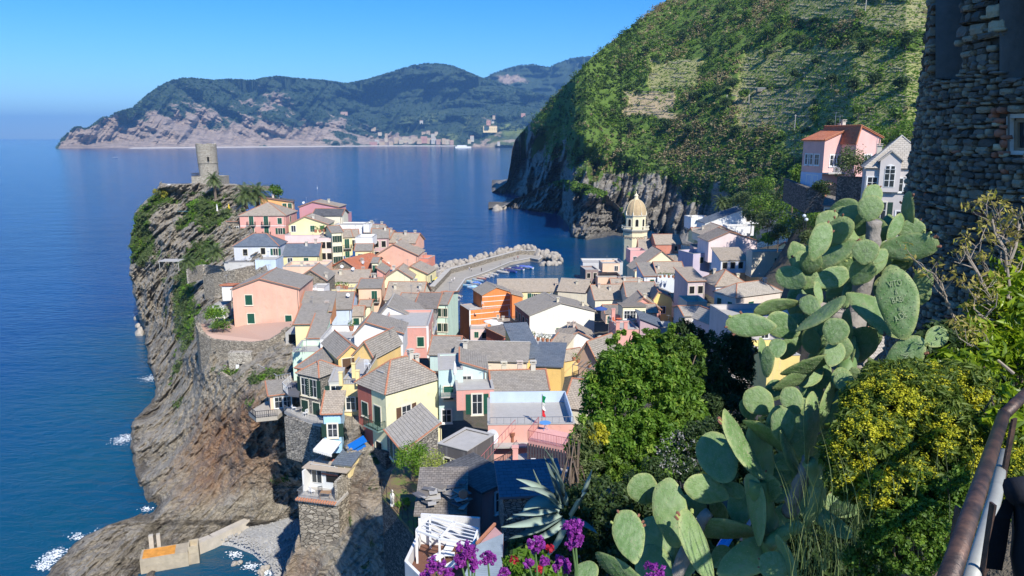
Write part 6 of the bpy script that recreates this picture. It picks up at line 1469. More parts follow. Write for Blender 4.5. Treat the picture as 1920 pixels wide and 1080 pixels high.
# ================================================================ foreground
# ---- stone tower on the right
def stone_tower():
    cx_, cy_, Rr, z0, z1 = 19.9, 19.8, 8.22, 50.5, 66.2
    root = thing('stone_tower', 'massive dark round rubble tower filling the right edge of the view', 'tower', (cx_, cy_, z0))
    def rad(z): return Rr+.16*max(0, (61.5-z)/6.)
    def px_of(p):
        d = p-Vector((0, 0, CH)); zc = d.y*cP-d.z*sP; return 960+F*d.x/zc, 540-F*(d.y*sP+d.z*cP)/zc
    # openings in pixels of the picture: x0,x1,y0,y1,depth
    OPEN = [(1754, 1804, -80, 148, .7), (1874, 1990, -80, 146, 1.3), (1889, 1960, 214, 290, .35)]
    def inside(p, g=0):
        x, y = px_of(p)
        return any(a-g < x < b+g and c-g < y < d+g for a, b, c, d, _ in OPEN)
    A0, A1 = R(140), R(300); na, nz = 190, 120; vs = []; fs = []
    for i in range(nz+1):
        z = z0+(z1-z0)*i/nz
        for k in range(na+1):
            a = A0+(A1-A0)*k/na; r = rad(z)-.09; vs.append(Vector((r*math.cos(a), r*math.sin(a), z-z0)))
    O = Vector((cx_, cy_, z0))
    for i in range(nz):
        for k in range(na):
            q = (i*(na+1)+k, i*(na+1)+k+1, (i+1)*(na+1)+k+1, (i+1)*(na+1)+k)
            if not inside(sum((vs[j] for j in q), Vector())/4+O): fs.append(q)
    core = MB(); core.add(vs, fs)
    # inner dark lining behind the openings, back half of the drum, top
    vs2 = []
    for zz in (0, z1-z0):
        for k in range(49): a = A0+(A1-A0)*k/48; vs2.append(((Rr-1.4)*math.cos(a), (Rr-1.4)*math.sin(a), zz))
    core.add(vs2, []); lin = MB(); lin.add(vs2, [(k, k+1, 49+k+1, 49+k) for k in range(48)]); lin.obj('inner_wall', plain((.025, .023, .02), .95, var=.4, sc_=3, bump=.05, key='painted_shade_inner_wall'), root)  # near-black colour paints the shade inside the openings onto the lining
    vs3 = []
    for zz in (0, z1-z0):
        for k in range(41): a = A1+(A0+2*math.pi-A1)*k/40; vs3.append(((Rr-.1)*math.cos(a), (Rr-.1)*math.sin(a), zz))
    core.add(vs3, [(k, k+1, 41+k+1, 41+k) for k in range(40)])
    core.add([((Rr-.12)*math.cos(2*math.pi*k/48), (Rr-.12)*math.sin(2*math.pi*k/48), z1-z0) for k in range(48)], [tuple(range(48))])
    mortar = plain((.07, .065, .058), .95, var=.4, sc_=5, bump=.04, key='old_mortar'); core.obj('core_wall', mortar, root)
    # reveals of the openings: side jambs and sills pushed inward
    def surf(px, py, inset):
        lo, hi = 8.0, 30.0; o = Vector((0, 0, CH)); d = (P(px, py, 10)-o)/10
        # intersect ray with cylinder of given radius
        ox, oy = o.x-cx_, o.y-cy_; rr = rad(62)-inset; a_ = d.x**2+d.y**2; b_ = 2*(ox*d.x+oy*d.y); c_ = ox*ox+oy*oy-rr*rr; dis = max(b_*b_-4*a_*c_, 0)
        t = (-b_-math.sqrt(dis))/(2*a_); return o+d*t-O
    for x0, x1, y0, y1, dp in OPEN:
        j = MB()
        for xa, xb in ((x0, x0), (x1, x1)):
            n_ = 10
            for i in range(n_):
                ya, yb = y0+(y1-y0)*i/n_, y0+(y1-y0)*(i+1)/n_
                p = [surf(xa, ya, -.04), surf(xa, yb, -.04)]; q = [Vector((w.x*(Rr-1.35)/math.hypot(w.x, w.y), w.y*(Rr-1.35)/math.hypot(w.x, w.y), w.z)) for w in p]
                j.add([p[0], p[1], q[1], q[0]], [(0, 1, 2, 3)])
        p = [surf(x0+(x1-x0)*i/8, y1, -.05) for i in range(9)]; q = [Vector((w.x*(Rr-1.35)/math.hypot(w.x, w.y), w.y*(Rr-1.35)/math.hypot(w.x, w.y), w.z)) for w in p]
        for i in range(8): j.add([p[i], p[i+1], q[i+1], q[i]], [(0, 1, 2, 3)])
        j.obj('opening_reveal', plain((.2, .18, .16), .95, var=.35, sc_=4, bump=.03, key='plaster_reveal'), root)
    # white framed window
    w = MB(); c0, c1 = surf(1893, 218, .12), surf(1893, 286, .12); r0, r1 = surf(1955, 216, .12), surf(1955, 288, .12)
    def strip(a, b, wd, mbb, out): mbb.bar(a+out, b+out, wd, .1)
    out = Vector((-.02, -.06, 0))
    for a, b in ((c0, c1), (r0, r1), (c0, r0), (c1, r1)): strip(a, b, .13, w, out)
    fr = w.obj('window', plain((.62, .58, .52), .8, var=.2, sc_=8), root)
    w = MB(); c0b, c1b, r0b, r1b = surf(1905, 226, .2), surf(1905, 281, .2), surf(1950, 224, .2), surf(1950, 283, .2)
    for a, b in ((c0b, c1b), (r0b, r1b), (c0b, r0b), (c1b, r1b)): strip(a, b, .07, w, out)
    w.obj('frame', plain((.3, .22, .15), .7), fr)
    w = MB(); w.add([c0b, c1b, r1b, r0b], [(0, 1, 2, 3)]); w.obj('pane', GLASS, fr)
    # stones in courses
    meshes = []
    def smat(i, c): return plain(c, .93, var=.35, sc_=5, bump=.035, key='rubble_stone')
    cs = [(.17, .145, .115), (.25, .21, .155), (.11, .1, .085), (.36, .29, .2), (.19, .17, .145)]
    for i in range(10):
        bm = bmesh.new(); bmesh.ops.create_cube(bm, size=1); bmesh.ops.subdivide_edges(bm, edges=bm.edges[:], cuts=1, use_grid_fill=True)
        for v in bm.verts:
            c = v.co; l = max(abs(c.x), abs(c.y), abs(c.z)); s = c.normalized()*.56; v.co = c.lerp(s, .38)+Vector([random.uniform(-.1, .1) for _ in range(3)])
        me = bpy.data.meshes.new('stone'); bm.to_mesh(me); bm.free(); me.materials.append(smat(i, cs[i % 5])); meshes.append(me)
    brick = meshes[0].copy(); brick.materials.clear(); brick.materials.append(plain((.38, .16, .1), .9, var=.3, key='brick'))
    tanm = meshes[3].copy(); tanm.materials.clear(); tanm.materials.append(plain((.5, .41, .27), .9, var=.3, sc_=5, bump=.03, key='tan_stone'))
    S = []; z = z0+1.0
    while z < z1:
        hgt = random.choice([.06, .08, .11, .14, .09, .17 if z < 62 else .26]); a = R(146)+random.random()*.05
        while a < R(262):
            wd = random.choice([random.uniform(.07, .2), random.uniform(.12, .48)])*(1.35 if z > 62 else 1); da = wd/Rr; am = a+da/2; r = rad(z)
            zz = z+random.uniform(-.035, .035)
            p = Vector((r*math.cos(am), r*math.sin(am), zz-z0)); x, y = px_of(p+O)
            if not inside(p+O, 1) and -60 < y < 700 and x < 1965:
                me = random.choice(meshes)
                if 1862 < x < 1892 and 200 < y < 300: me = brick if random.random() < .6 else tanm; wd = .16
                if 1846 < x < 1876 and y < 60 and random.random() < .7: me = tanm
                if random.random() < .012: me = brick
                S.append((wd*hgt*max(.1, math.cos(am-R(215))), me, p, am, wd, hgt, x))
            a += da+.012
        z += hgt*.97
    S.sort(key=lambda s: (-(1 if 1690 < s[6] < 1935 else 0), -s[0]))
    rest = []
    for n_, (_, me, p, am, wd, hgt, x) in enumerate(S):
        sc3 = (random.uniform(.22, .34), wd*.98, hgt*1.08); rot = (random.uniform(-.05, .05), random.uniform(-.07, .07), am+random.uniform(-.06, .06))
        if n_ < 300: link('stone', me, root, p+Vector((math.cos(am), math.sin(am), 0))*random.uniform(-.05, .03), rot, sc3)
        else: rest.append((me, p+Vector((math.cos(am), math.sin(am), 0))*random.uniform(-.06, .03), rot, sc3))
    V = []; Fq = []; MI = []; mats = []; base = 0
    from mathutils import Euler
    for me, p, rot, sc3 in rest:
        co = np.empty(len(me.vertices)*3, np.float32); me.vertices.foreach_get('co', co); co = co.reshape(-1, 3)*sc3
        co = co@np.array(Euler(rot).to_matrix()).T+np.array(p); V.append(co)
        f = np.array([pl.vertices[:] for pl in me.polygons]); Fq.append(f+base); base += len(co)
        m_ = me.materials[0]
        if m_ not in mats: mats.append(m_)
        MI += [mats.index(m_)]*len(f)
    me = npmesh('small_stones', np.concatenate(V), np.concatenate(Fq))
    for m_ in mats: me.materials.append(m_)
    me.polygons.foreach_set('material_index', MI); tag(link('small_stones', me, root), kind='stuff')
stone_tower()

# ---- prickly pears
CACT = None
def cactus_mat():
    g = NG('cactus_skin'); o = g.co.outputs['Object']; oi = g.oi()
    n = g.noise(o, 7, 5, .7); n2 = g.noise(o, 30, 3)
    c = g.mix(oi, (.09, .175, .05), (.19, .28, .1)); c = g.mix(g.ramp(n, [(.4, (0, 0, 0)), (.75, (.8, .8, .8))]), c, (.26, .33, .18))
    c = g.mix(g.ramp(n2, [(.66, (0, 0, 0)), (.74, (.8, .8, .8))]), c, (.3, .3, .17))
    v = g.n('TexVoronoi', {'Vector': o, 'Scale': 30.0, 'Randomness': .35}); dot = g.ramp(v.outputs['Distance'], [(.06, (1, 1, 1)), (.14, (0, 0, 0))])
    c = g.mix(g.math('MULTIPLY', dot, .8), c, (.36, .36, .2))
    sp_ = g.attr('spine'); rim = g.attr('rim'); scar = g.ramp(g.noise(o, 3.5, 6, .8), [(.6, (0, 0, 0)), (.66, (1, 1, 1))]); c = g.mix(g.math('MULTIPLY', scar, .55), c, (.26, .22, .13)); c = g.mix(g.math('MULTIPLY', rim, g.ramp(n, [(.35, (0, 0, 0)), (.6, (1, 1, 1))])), c, (.3, .33, .12))
    c = g.mix(sp_, c, (.34, .34, .2))
    g.set('Base Color', c); g.set('Roughness', .55); g.set('Specular IOR Level', .3)
    g.set('Normal', g.bump(g.math('ADD', g.math('MULTIPLY', dot, 1.2), g.math('MULTIPLY', n, .6)), .013, 1)); return g.m
CM = cactus_mat()
FRUIT = plain((.22, .1, .06), .7, var=.4, sc_=20, key='cactus_bud'); GREENFR = plain((.3, .34, .1), .6, key='green_bud')
def pad_mesh(seed, ratio, bend=.12):
    r_ = random.Random(seed); N, M_ = 28, 11; vs = []; fs = []; rim = []
    wob = [r_.uniform(-.03, .03) for _ in range(6)]; ph = [r_.random()*6 for _ in range(6)]
    tw = r_.uniform(-.25, .25)
    for s in (1, -1):
        for i in range(M_+1):
            rr = i/M_
            for k in range(N):
                a = 2*math.pi*k/N
                # obovate outline: narrow at the base (y=-.5), broad toward the tip
                y = .5*math.sin(a); w = ratio*.5*math.cos(a)*(1+.28*y*2*.5)*(1-.25*max(0, -y*2)**2.2)
                f = 1+sum(wob[q]*math.sin((q+2)*a+ph[q]) for q in range(6))*.6
                x_, y_ = w*f*rr, y*f*rr
                th = .042*(1-rr**3.2)**.6*(1+.15*math.sin(5*x_+ph[0]))+.002
                nz = .006*math.sin(x_*31+ph[1])*math.sin(y_*27+ph[2])*(1-rr*.5)
                z = s*th+nz*s+bend*(y_*y_*1.0-.1)+tw*x_*y_
                vs.append((x_, y_, z)); rim.append(max(0, rr-.8)*5)
    for s in range(2):
        b = s*(M_+1)*N
        for i in range(M_):
            for k in range(N):
                q = (b+i*N+k, b+i*N+(k+1) % N, b+(i+1)*N+(k+1) % N, b+(i+1)*N+k); fs.append(q if s else q[::-1])
    spn = [0]*len(vs); ky = 9
    for s in (1, -1):
        for iy in range(-ky, ky+1):
            for ix in range(-6, 7):
                y = (iy+.0)/ky*.47; x = (ix+(iy % 2)*.5)*.095; w = ratio*.5*math.sqrt(max(0, 1-(2*y)**2))*(1+.28*y)*(1-.25*max(0, -y*2)**2.2)
                if abs(x) > w*.93 or r_.random() < .12: continue
                rr = abs(x)/max(w, .01); z = s*(.042*(1-min(1, max(rr, abs(2*y)))**3.2)**.6+.002)+bend*(y*y-.1)+tw*x*y; e = .0055; L_ = .016
                n0 = len(vs); vs += [(x-e, y-e, z), (x+e, y-e, z), (x, y+e, z), (x+r_.uniform(-.012, .012), y+r_.uniform(-.006, .016), z+s*L_)]; fs += [(n0, n0+1, n0+3, n0+3), (n0+1, n0+2, n0+3, n0+3), (n0+2, n0, n0+3, n0+3)]; rim += [0]*4; spn += [1]*4
    me = bpy.data.meshes.new('pad'); me.from_pydata(vs, [], [f if f[2] != f[3] else f[:3] for f in fs]); me.materials.append(CM); me.polygons.foreach_set('use_smooth', [True]*len(fs))
    for an, av in (('rim', rim), ('spine', spn)): at = me.attributes.new(an, 'FLOAT', 'POINT'); at.data.foreach_set('value', av)
    me.update(); return me
PADS = {}
def pad(root, O, px, py, ln, wd, ang, D, yaw=0, tilt=0, bend=None, buds=0, name='pad'):
    """ln,wd: length and width on the picture in px; ang: direction of the tip, degrees clockwise from up"""
    p = P(px, py, D); Lm = ln/F*math.hypot(D, CH-p.z)*1.0; wr = wd/ln
    true = max(.5, min(.8, wr)) if wr > .42 else .55
    phi = math.acos(min(1, wr/true)) if wr < true else 0
    phi *= random.choice([-1, 1]) if yaw == 0 else (1 if yaw > 0 else -1)
    ratio = true if wr < true else wr
    key = (round(ratio*8)/8, random.randrange(3)); b_ = bend if bend is not None else random.choice([-.22, .15, .25, -.12])
    kk = (key, round(b_, 1))
    if kk not in PADS: PADS[kk] = pad_mesh(hash(kk) % 1000+7, key[0], b_)
    view = (p-Vector((0, 0, CH))).normalized(); right = Vector((1, 0, 0)); right = (right-view*right.dot(view)).normalized(); up = right.cross(view)
    Y = (right*math.sin(R(ang))+up*math.cos(R(ang))); X = (right*math.cos(R(ang))-up*math.sin(R(ang))); Z = X.cross(Y)
    X2 = X*math.cos(phi)+Z*math.sin(phi); Z2 = X2.cross(Y)
    t = R(tilt if tilt else random.uniform(-38, 30)); Y2 = Y*math.cos(t)+Z2*math.sin(t); Z3 = X2.cross(Y2)
    Mx = Matrix((X2, Y2, Z3)).transposed().to_4x4(); Mx.translation = p-O
    o = link(name, PADS[kk], root); o.matrix_local = Mx@Matrix.Diagonal((Lm, Lm/math.cos(t), Lm, 1))
    if buds:
        for k in range(buds):
            m = MB()
            a = R(random.uniform(10, 170)); y = .5*math.sin(a); w = ratio*.5*math.cos(a)*(1+.28*y)
            q = Vector((w, y, b_*(y*y-.1))); d = Vector((w, y, 0)).normalized()
            m.tube([q-d*.02, q+d*.035, q+d*.05], [.022, .028, .012], 6)
            m.obj('bud', random.choice([FRUIT, GREENFR, FRUIT]), o)
    return o
def stem(root, O, pts, rad, mat):
    m = MB(); w = [P(*q)-O for q in pts]; fine = []; rr = []
    for i in range(len(w)-1):
        for k in range(4):
            t = k/4; fine.append(w[i].lerp(w[i+1], t)+Vector([random.uniform(-.008, .008) for _ in range(3)])); rr.append((rad[i]*(1-t)+rad[i+1]*t)*random.uniform(.9, 1.12))
    fine.append(w[-1]); rr.append(rad[-1]); m.tube(fine, rr, 10); m.obj('stem', mat, root, smooth=True)
WOOD = plain((.27, .24, .21), .95, var=.5, sc_=14, bump=.02, key='corky_stem')
def cactus_big():
    O = P(1600, 760, 4.1); root = thing('prickly_pear_cactus', 'tall many-padded prickly pear with names scratched into its pads, in front of the tower', 'cactus', O)
    ox, oy, k = 1340, 330, 2.7696
    L1 = [(815, 115, 150, 90, 12, 4.3, 3), (808, 168, 140, 130, 8, 4.15, 0), (670, 165, 145, 90, 78, 4.6, 0), (640, 235, 210, 130, 62, 4.5, 0), (705, 225, 160, 120, 40, 4.42, 0), (772, 250, 130, 100, 20, 4.35, 0), (545, 340, 215, 105, 20, 4.2, 2), (650, 320, 215, 150, 70, 4.5, 0),
          (615, 415, 270, 110, 68, 4.35, 3), (455, 420, 130, 90, -10, 4.5, 4), (480, 510, 250, 130, -18, 4.4, 2), (782, 395, 132, 126, 5, 4.0, 0), (762, 500, 145, 118, 35, 4.05, 0), (605, 530, 180, 110, 70, 4.2, 0), (1000, 370, 285, 150, 82, 4.2, 5), (955, 665, 385, 208, -8, 3.75, 0),
          (845, 710, 350, 150, 142, 3.95, 8), (400, 530, 160, 115, -70, 4.3, 0), (320, 678, 220, 85, -80, 4.25, 2), (190, 775, 250, 125, -86, 4.1, 4), (355, 780, 180, 130, -60, 4.2, 0), (500, 675, 130, 100, -40, 4.1, 0), (550, 722, 285, 75, 73, 3.95, 0), (628, 808, 146, 124, 20, 3.8, 0),
          (500, 850, 150, 90, 170, 4.3, 0), (640, 900, 150, 125, 35, 3.9, 0), (768, 872, 190, 140, 12, 4.0, 0), (975, 955, 300, 150, 38, 3.7, 2), (1150, 838, 120, 105, 40, 3.8, 0), (1080, 555, 150, 95, 12, 4.1, 2), (1005, 190, 210, 70, 15, 4.4, 2), (938, 265, 145, 65, 42, 4.35, 0),
          (900, 245, 90, 60, 10, 4.5, 0), (970, 450, 110, 80, 60, 4.3, 0), (540, 605, 115, 45, -5, 4.15, 0), (735, 570, 240, 110, 10, 4.4, 0), (660, 590, 180, 110, 60, 4.5, 0), (480, 985, 270, 75, 82, 3.85, 0), (420, 1045, 260, 75, 72, 3.9, 0), (246, 905, 135, 45, 5, 4.2, 0), (275, 965, 165, 70, 10, 4.1, 0),
          (660, 1055, 115, 95, 10, 3.75, 0), (722, 1030, 75, 55, 20, 3.8, 0), (690, 780, 180, 60, 8, 4.0, 0), (700, 930, 200, 60, 6, 3.95, 0), (400, 870, 200, 90, 30, 4.35, 0), (560, 780, 120, 60, 20, 4.3, 0), (850, 450, 160, 70, 30, 4.2, 0), (910, 520, 130, 80, 25, 4.25, 0), (600, 460, 150, 100, 50, 4.45, 0), (720, 700, 200, 110, 0, 4.35, 0), (860, 420, 90, 60, 45, 4.1, 0), (1090, 620, 110, 60, 20, 4.15, 0)]
    SCR = {}
    for cx_, cy_, ln, wd, an, D, bd in L1:
        key = {(955, 665): 'VITO', (782, 395): 'N', (628, 808): 'L', (975, 955): 'J'}.get((cx_, cy_))
        o_ = pad(root, O, ox+cx_/k, oy+cy_/k, ln/k, wd/k, an, D, buds=bd, tilt=3 if key else 0, bend=.001 if key else None)
        if key: SCR[key] = o_
    ox, oy, k = 1450, 640, 2.455
    L2 = [(88, 272, 130, 105, -25, 3.7, 0), (45, 392, 170, 100, 5, 3.6, 0), (70, 505, 190, 55, 135, 3.55, 0), (245, 300, 270, 70, 25, 3.75, 0), (290, 348, 180, 110, 22, 3.8, 0), (330, 190, 110, 80, -25, 3.7, 0), (280, 60, 120, 90, 20, 3.8, 0), (390, 300, 90, 70, 60, 3.9, 0), (140, 300, 80, 60, 0, 3.75, 0), (95, 440, 80, 60, 40, 3.7, 0), (210, 470, 150, 60, 30, 3.8, 0),
          (170, 400, 330, 62, 3, 3.5, 0), (20, 30, 90, 80, 0, 3.9, 0), (150, 150, 160, 110, 60, 4.0, 0), (30, 600, 200, 120, 40, 3.8, 0), (250, 820, 220, 90, 150, 3.7, 0), (60, 880, 200, 50, 60, 3.6, 0), (60, 1000, 200, 60, 150, 3.3, 0)]
    for cx_, cy_, ln, wd, an, D, bd in L2: pad(root, O, ox+cx_/k, oy+cy_/k, ln/k, wd/k, an, D, buds=bd)
    stem(root, O, [(1640, 414, 4.3), (1636, 450, 4.3), (1628, 500, 4.35), (1612, 560, 4.35), (1602, 620, 4.2), (1606, 690, 4.05), (1612, 740, 3.95), (1600, 800, 3.9), (1590, 900, 4.0)], [.04, .045, .05, .055, .06, .065, .07, .075, .075], WOOD)
    stem(root, O, [(1500, 560, 4.35), (1540, 580, 4.35), (1600, 600, 4.3)], [.04, .045, .05], WOOD)
    stem(root, O, [(1596, 620, 4.1), (1590, 680, 3.95), (1572, 740, 3.8), (1545, 800, 3.75)], [.045, .05, .05, .045], CM)
    stem(root, O, [(1518, 860, 3.5), (1508, 885, 3.5), (1490, 935, 3.55), (1480, 960, 3.6)], [.028, .033, .038, .042], WOOD)
    stem(root, O, [(1518, 865, 3.45), (1534, 900, 3.45), (1530, 940, 3.45), (1512, 985, 3.5)], [.035, .042, .04, .02], CM)
    stem(root, O, [(1500, 980, 3.5), (1470, 1000, 3.5), (1440, 1020, 3.5)], [.03, .035, .04], CM)
    stem(root, O, [(1530, 690, 4.2), (1525, 720, 4.2), (1530, 760, 4.1)], [.05, .05, .06], WOOD)
    rr_ = random.Random(5)
    for k_ in range(60):
        t = rr_.random(); y = 400+t*560; xc = 1600-(y-400)*.14 if y > 480 else 1620; w = 95 if y < 620 else 62
        pad(root, O, xc+rr_.uniform(-w, w), y, rr_.uniform(44, 78), rr_.uniform(32, 52), rr_.uniform(-110, 110), rr_.uniform(4.35, 4.8) if y < 700 else rr_.uniform(3.95, 4.3), buds=rr_.choice([0, 0, 0, 2]))
    # scratched writing on pads
    g = plain((.3, .36, .2), .8, key='scratched_line')
    def scratch(txt, padname, x, y, h_, ang=0):
        cu = bpy.data.curves.new('t', 'FONT'); cu.body = txt; cu.align_x = 'CENTER'; cu.align_y = 'CENTER'; cu.size = h_; cu.extrude = .002
        tmp = bpy.data.objects.new('t', cu); col.objects.link(tmp); dg = bpy.context.evaluated_depsgraph_get(); me = bpy.data.meshes.new_from_object(tmp.evaluated_get(dg)); bpy.data.objects.remove(tmp)
        me.materials.clear(); me.materials.append(g); o = link('scratched_name', me, padname, (x, y, .05), (0, 0, R(ang)), (.62, 1, 1))
    for t_, y, sz, a in (('VITO', .28, .12, 4), ('&', .165, .1, 0), ('BABI', .06, .12, 4), ('ilı', -.06, .07, 0), ('A.DE', -.17, .12, 22)): scratch(t_, SCR['VITO'], .0, y, sz, a)
    scratch('N S', SCR['N'], 0, .05, .2, 10); scratch('L 1', SCR['L'], 0, 0, .22, -20); scratch('JX', SCR['J'], 0, .1, .14, -30)
    return root
CB = cactus_big()
def cactus_low():
    O = P(1380, 960, 4.0); root = thing('prickly_pear_cactus', 'low spreading prickly pear with broad pale pads at the bottom, left of the tall one', 'cactus', O)
    ox, oy, k = 1040, 600, 2.25
    L1 = [(690, 582, 215, 150, -22, 3.9, 0), (790, 530, 310, 85, -14, 3.7, 3), (868, 560, 250, 110, -20, 3.8, 0), (640, 716, 180, 112, -72, 3.8, 0), (755, 715, 100, 60, 115, 3.85, 0), (880, 712, 140, 125, 60, 3.65, 3), (375, 715, 125, 120, -30, 4.0, 0), (490, 815, 275, 150, -5, 3.8, 0), (315, 912, 205, 130, -10, 3.6, 5), (597, 950, 280, 110, -28, 3.5, 4), (268, 1048, 200, 80, -80, 3.6, 0),
          (140, 1065, 90, 90, -20, 3.6, 0), (725, 885, 260, 85, -82, 3.8, 0), (820, 1005, 270, 140, 66, 3.6, 0), (925, 1045, 125, 105, -20, 3.3, 2), (850, 800, 280, 80, -18, 3.6, 0), (865, 345, 135, 120, -50, 3.9, 0), (820, 375, 100, 70, -10, 4.0, 0), (905, 490, 240, 65, 128, 3.75, 0), (948, 445, 170, 110, 15, 3.8, 0), (925, 300, 100, 80, 30, 4.0, 0), (975, 610, 100, 50, 80, 3.7, 0),
          (780, 800, 130, 100, 0, 3.9, 0), (690, 800, 100, 60, 150, 4.0, 0), (440, 930, 200, 150, -30, 3.95, 0), (520, 1010, 200, 150, 20, 3.9, 0), (420, 1060, 200, 140, 0, 3.8, 0), (560, 800, 160, 120, 100, 4.0, 0), (600, 880, 160, 90, 20, 4.0, 0), (870, 900, 160, 90, 70, 3.9, 0), (960, 700, 150, 100, 30, 3.8, 0), (700, 1000, 100, 80, 40, 3.8, 0), (960, 830, 160, 90, 60, 3.9, 0)]
    for cx_, cy_, ln, wd, an, D, bd in L1: pad(root, O, ox+cx_/k, oy+cy_/k, ln/k, wd/k, an, D, buds=bd)
    stem(root, O, [(1420, 905, 3.65), (1432, 960, 3.65), (1450, 1020, 3.6), (1470, 1090, 3.6)], [.05, .055, .06, .07], CM)
    stem(root, O, [(1260, 1090, 3.8), (1300, 1000, 3.8), (1330, 960, 3.8)], [.04, .035, .03], WOOD)
cactus_low()

# ---- shrubs
def shrub_region(name, label, cat, regions, mats, leaf, per, group=None, D0=None, stems=0, aspect=.5, fold=True):
    "regions: (px, py, D, rx_px, ry_px, n clumps, clump radius px, material index)"
    c0 = P(regions[0][0], regions[0][1]+regions[0][4], regions[0][2]); root = thing(name, label, cat, c0, 0, group)
    byM = {}
    for px, py, D, rx, ry, n, cr, mi in regions:
        for k in range(n):
            a = random.random()*6.283; r = random.random()**.5; x, y = px+rx*r*math.cos(a), py+ry*r*math.sin(a)
            dz = math.sqrt(max(0, 1-r*r))*rx/F*D*.75*random.uniform(.2, 1)
            p = P(x, y, D-dz)-c0; q = cr/F*D*random.uniform(.7, 1.3); byM.setdefault(mi, []).append((p.x, p.y, p.z, q))
    for mi, L_ in byM.items():
        A = np.array(L_); leafcloud('foliage' if mi == 0 else ('blossom' if mats[mi] in (YELLOWFL,) else 'foliage'), A[:, :3], A[:, 3], per, leaf, mats[mi], root, aspect=aspect, shell=.35, up=.3, fold=fold)
    if stems:
        m = MB()
        for k in range(stems):
            px, py, D, rx, ry, n, cr, mi = random.choice(regions); a = random.uniform(-1, 1)
            p1 = P(px+rx*.8*a, py-ry*random.uniform(0, .8), D-.1*rx/F*D)-c0; p0 = P(px+rx*.3*a, py+ry*1.1, D)-c0
            mid = p0.lerp(p1, .5)+Vector([random.uniform(-.05, .05)*D*.3 for _ in range(3)]); m.tube([p0, mid, p1], [.0022*D, .0016*D, .0007*D], 5)
        tag(m.obj('stem', BARK, root), kind='stuff')
    return root
BRIGHT = leafmat('bright_shrub_leaves', (.045, .115, .01), (.16, .29, .03), (.36, .44, .07), .4)
shrub_region('large_shrub', 'large rounded bright green shrub in the centre foreground', 'shrub', [(1275, 690, 14.2, 45, 80, 70, 8, 1), (1240, 650, 14.6, 40, 32, 40, 6, 1), (1200, 640, 14.6, 60, 22, 34, 5, 0), (1265, 800, 13.8, 45, 60, 60, 9, 1), (1160, 880, 13.2, 50, 40, 50, 8, 1), (1195, 750, 14, 100, 105, 240, 13, 0), (1255, 700, 14.5, 55, 60, 90, 12, 0), (1120, 840, 13.5, 52, 72, 110, 12, 0), (1210, 850, 13.5, 80, 70, 120, 12, 0), (1160, 700, 14, 40, 45, 70, 11, 0), (1215, 670, 14.5, 55, 35, 60, 10, 0), (1290, 770, 14, 30, 70, 50, 11, 0)], [BRIGHT, GREEN], .085, 80, stems=60, aspect=.42)
shrub_region('flowering_shrub', 'yellow-flecked shrub at the left flank of the large green shrub', 'shrub', [(1100, 850, 12.6, 28, 60, 60, 8, 0), (1118, 815, 12.6, 22, 22, 50, 5, 1)], [OLIVE, leafmat('yellow_flecks', (.2, .22, .02), (.5, .46, .03), (.7, .62, .05))], .06, 60, aspect=.5)
shrub_region('dark_shrub', 'dark shaded oleander-like shrub right behind the large green shrub', 'shrub', [(1345, 700, 28, 62, 75, 150, 13, 0), (1385, 660, 28, 30, 35, 50, 9, 0), (1290, 640, 28, 30, 40, 50, 9, 0), (1340, 790, 26, 70, 50, 90, 12, 0)], [DARKGREEN], .16, 90, stems=30, aspect=.3)
shrub_region('dry_creeper', 'grey leafless creeper twigs along the left edge of the large green shrub', 'shrub', [(1075, 880, 12.4, 16, 80, 26, 7, 0)], [DRY], .05, 16, stems=24, aspect=.2)
shrub_region('undergrowth', 'dark tangled undergrowth on the slope below the large green shrub', 'undergrowth', [(1130, 990, 8, 120, 90, 260, 14, 0), (1260, 930, 8, 90, 70, 160, 13, 0), (1010, 1050, 7, 60, 50, 80, 12, 0), (1340, 850, 9, 90, 60, 120, 12, 0), (1330, 1040, 5.2, 180, 70, 220, 15, 0), (1560, 1000, 4.8, 110, 110, 200, 16, 0), (1450, 880, 6, 90, 90, 140, 15, 0)], [DARKGREEN], .05, 60, stems=80, aspect=.45)
shrub_region('white_blossom_shrub', 'small shrub with white blossom left of the tall cactus', 'shrub', [(1270, 850, 7.4, 42, 40, 60, 5, 0), (1300, 880, 7.4, 30, 30, 40, 5, 1)], [plain((.3, .29, .27), .8), DARKGREEN], .016, 7, aspect=.7)
EUL = leafmat('spurge_leaves', (.05, .09, .015), (.14, .2, .03), (.24, .27, .05), .35)
YF2 = leafmat('spurge_flowers', (.3, .34, .02), (.58, .54, .03), (.75, .66, .06), .3)
def spurge(label, regs, lf, n1, fl, n2, fer, per=20):
    rt = shrub_region('yellow_spurge', label, 'shrub', [(x, y, D, rx, ry, int(n*n1), 12, 0) for x, y, D, rx, ry, n in regs], [EUL], lf, 46, stems=50, aspect=.25)
    C = []; c0 = rt.location
    for x, y, D, rx, ry, n in regs:
        for k in range(int(n*n2)):
            a = random.random()*6.283; r = random.random()**.5; dz = math.sqrt(max(0, 1-r*r))*rx/F*D*.75*random.uniform(.55, 1.25)
            xx, yy = x+rx*r*math.cos(a), y+ry*r*math.sin(a)
            if float(fbm(np.array([[xx/34., yy/30., 1.5]]), 3, 400)[0])+random.uniform(-.16, .16) < -.1: continue
            C.append(P(xx, yy, D-dz)-c0)
    o = leafcloud('blossom', np.array([tuple(c) for c in C]), np.array([fer, fer, fer*.7]), per, fl, YF2, rt, aspect=.85, up=1.0, outward=.5, shell=.5, fold=False)
    return rt
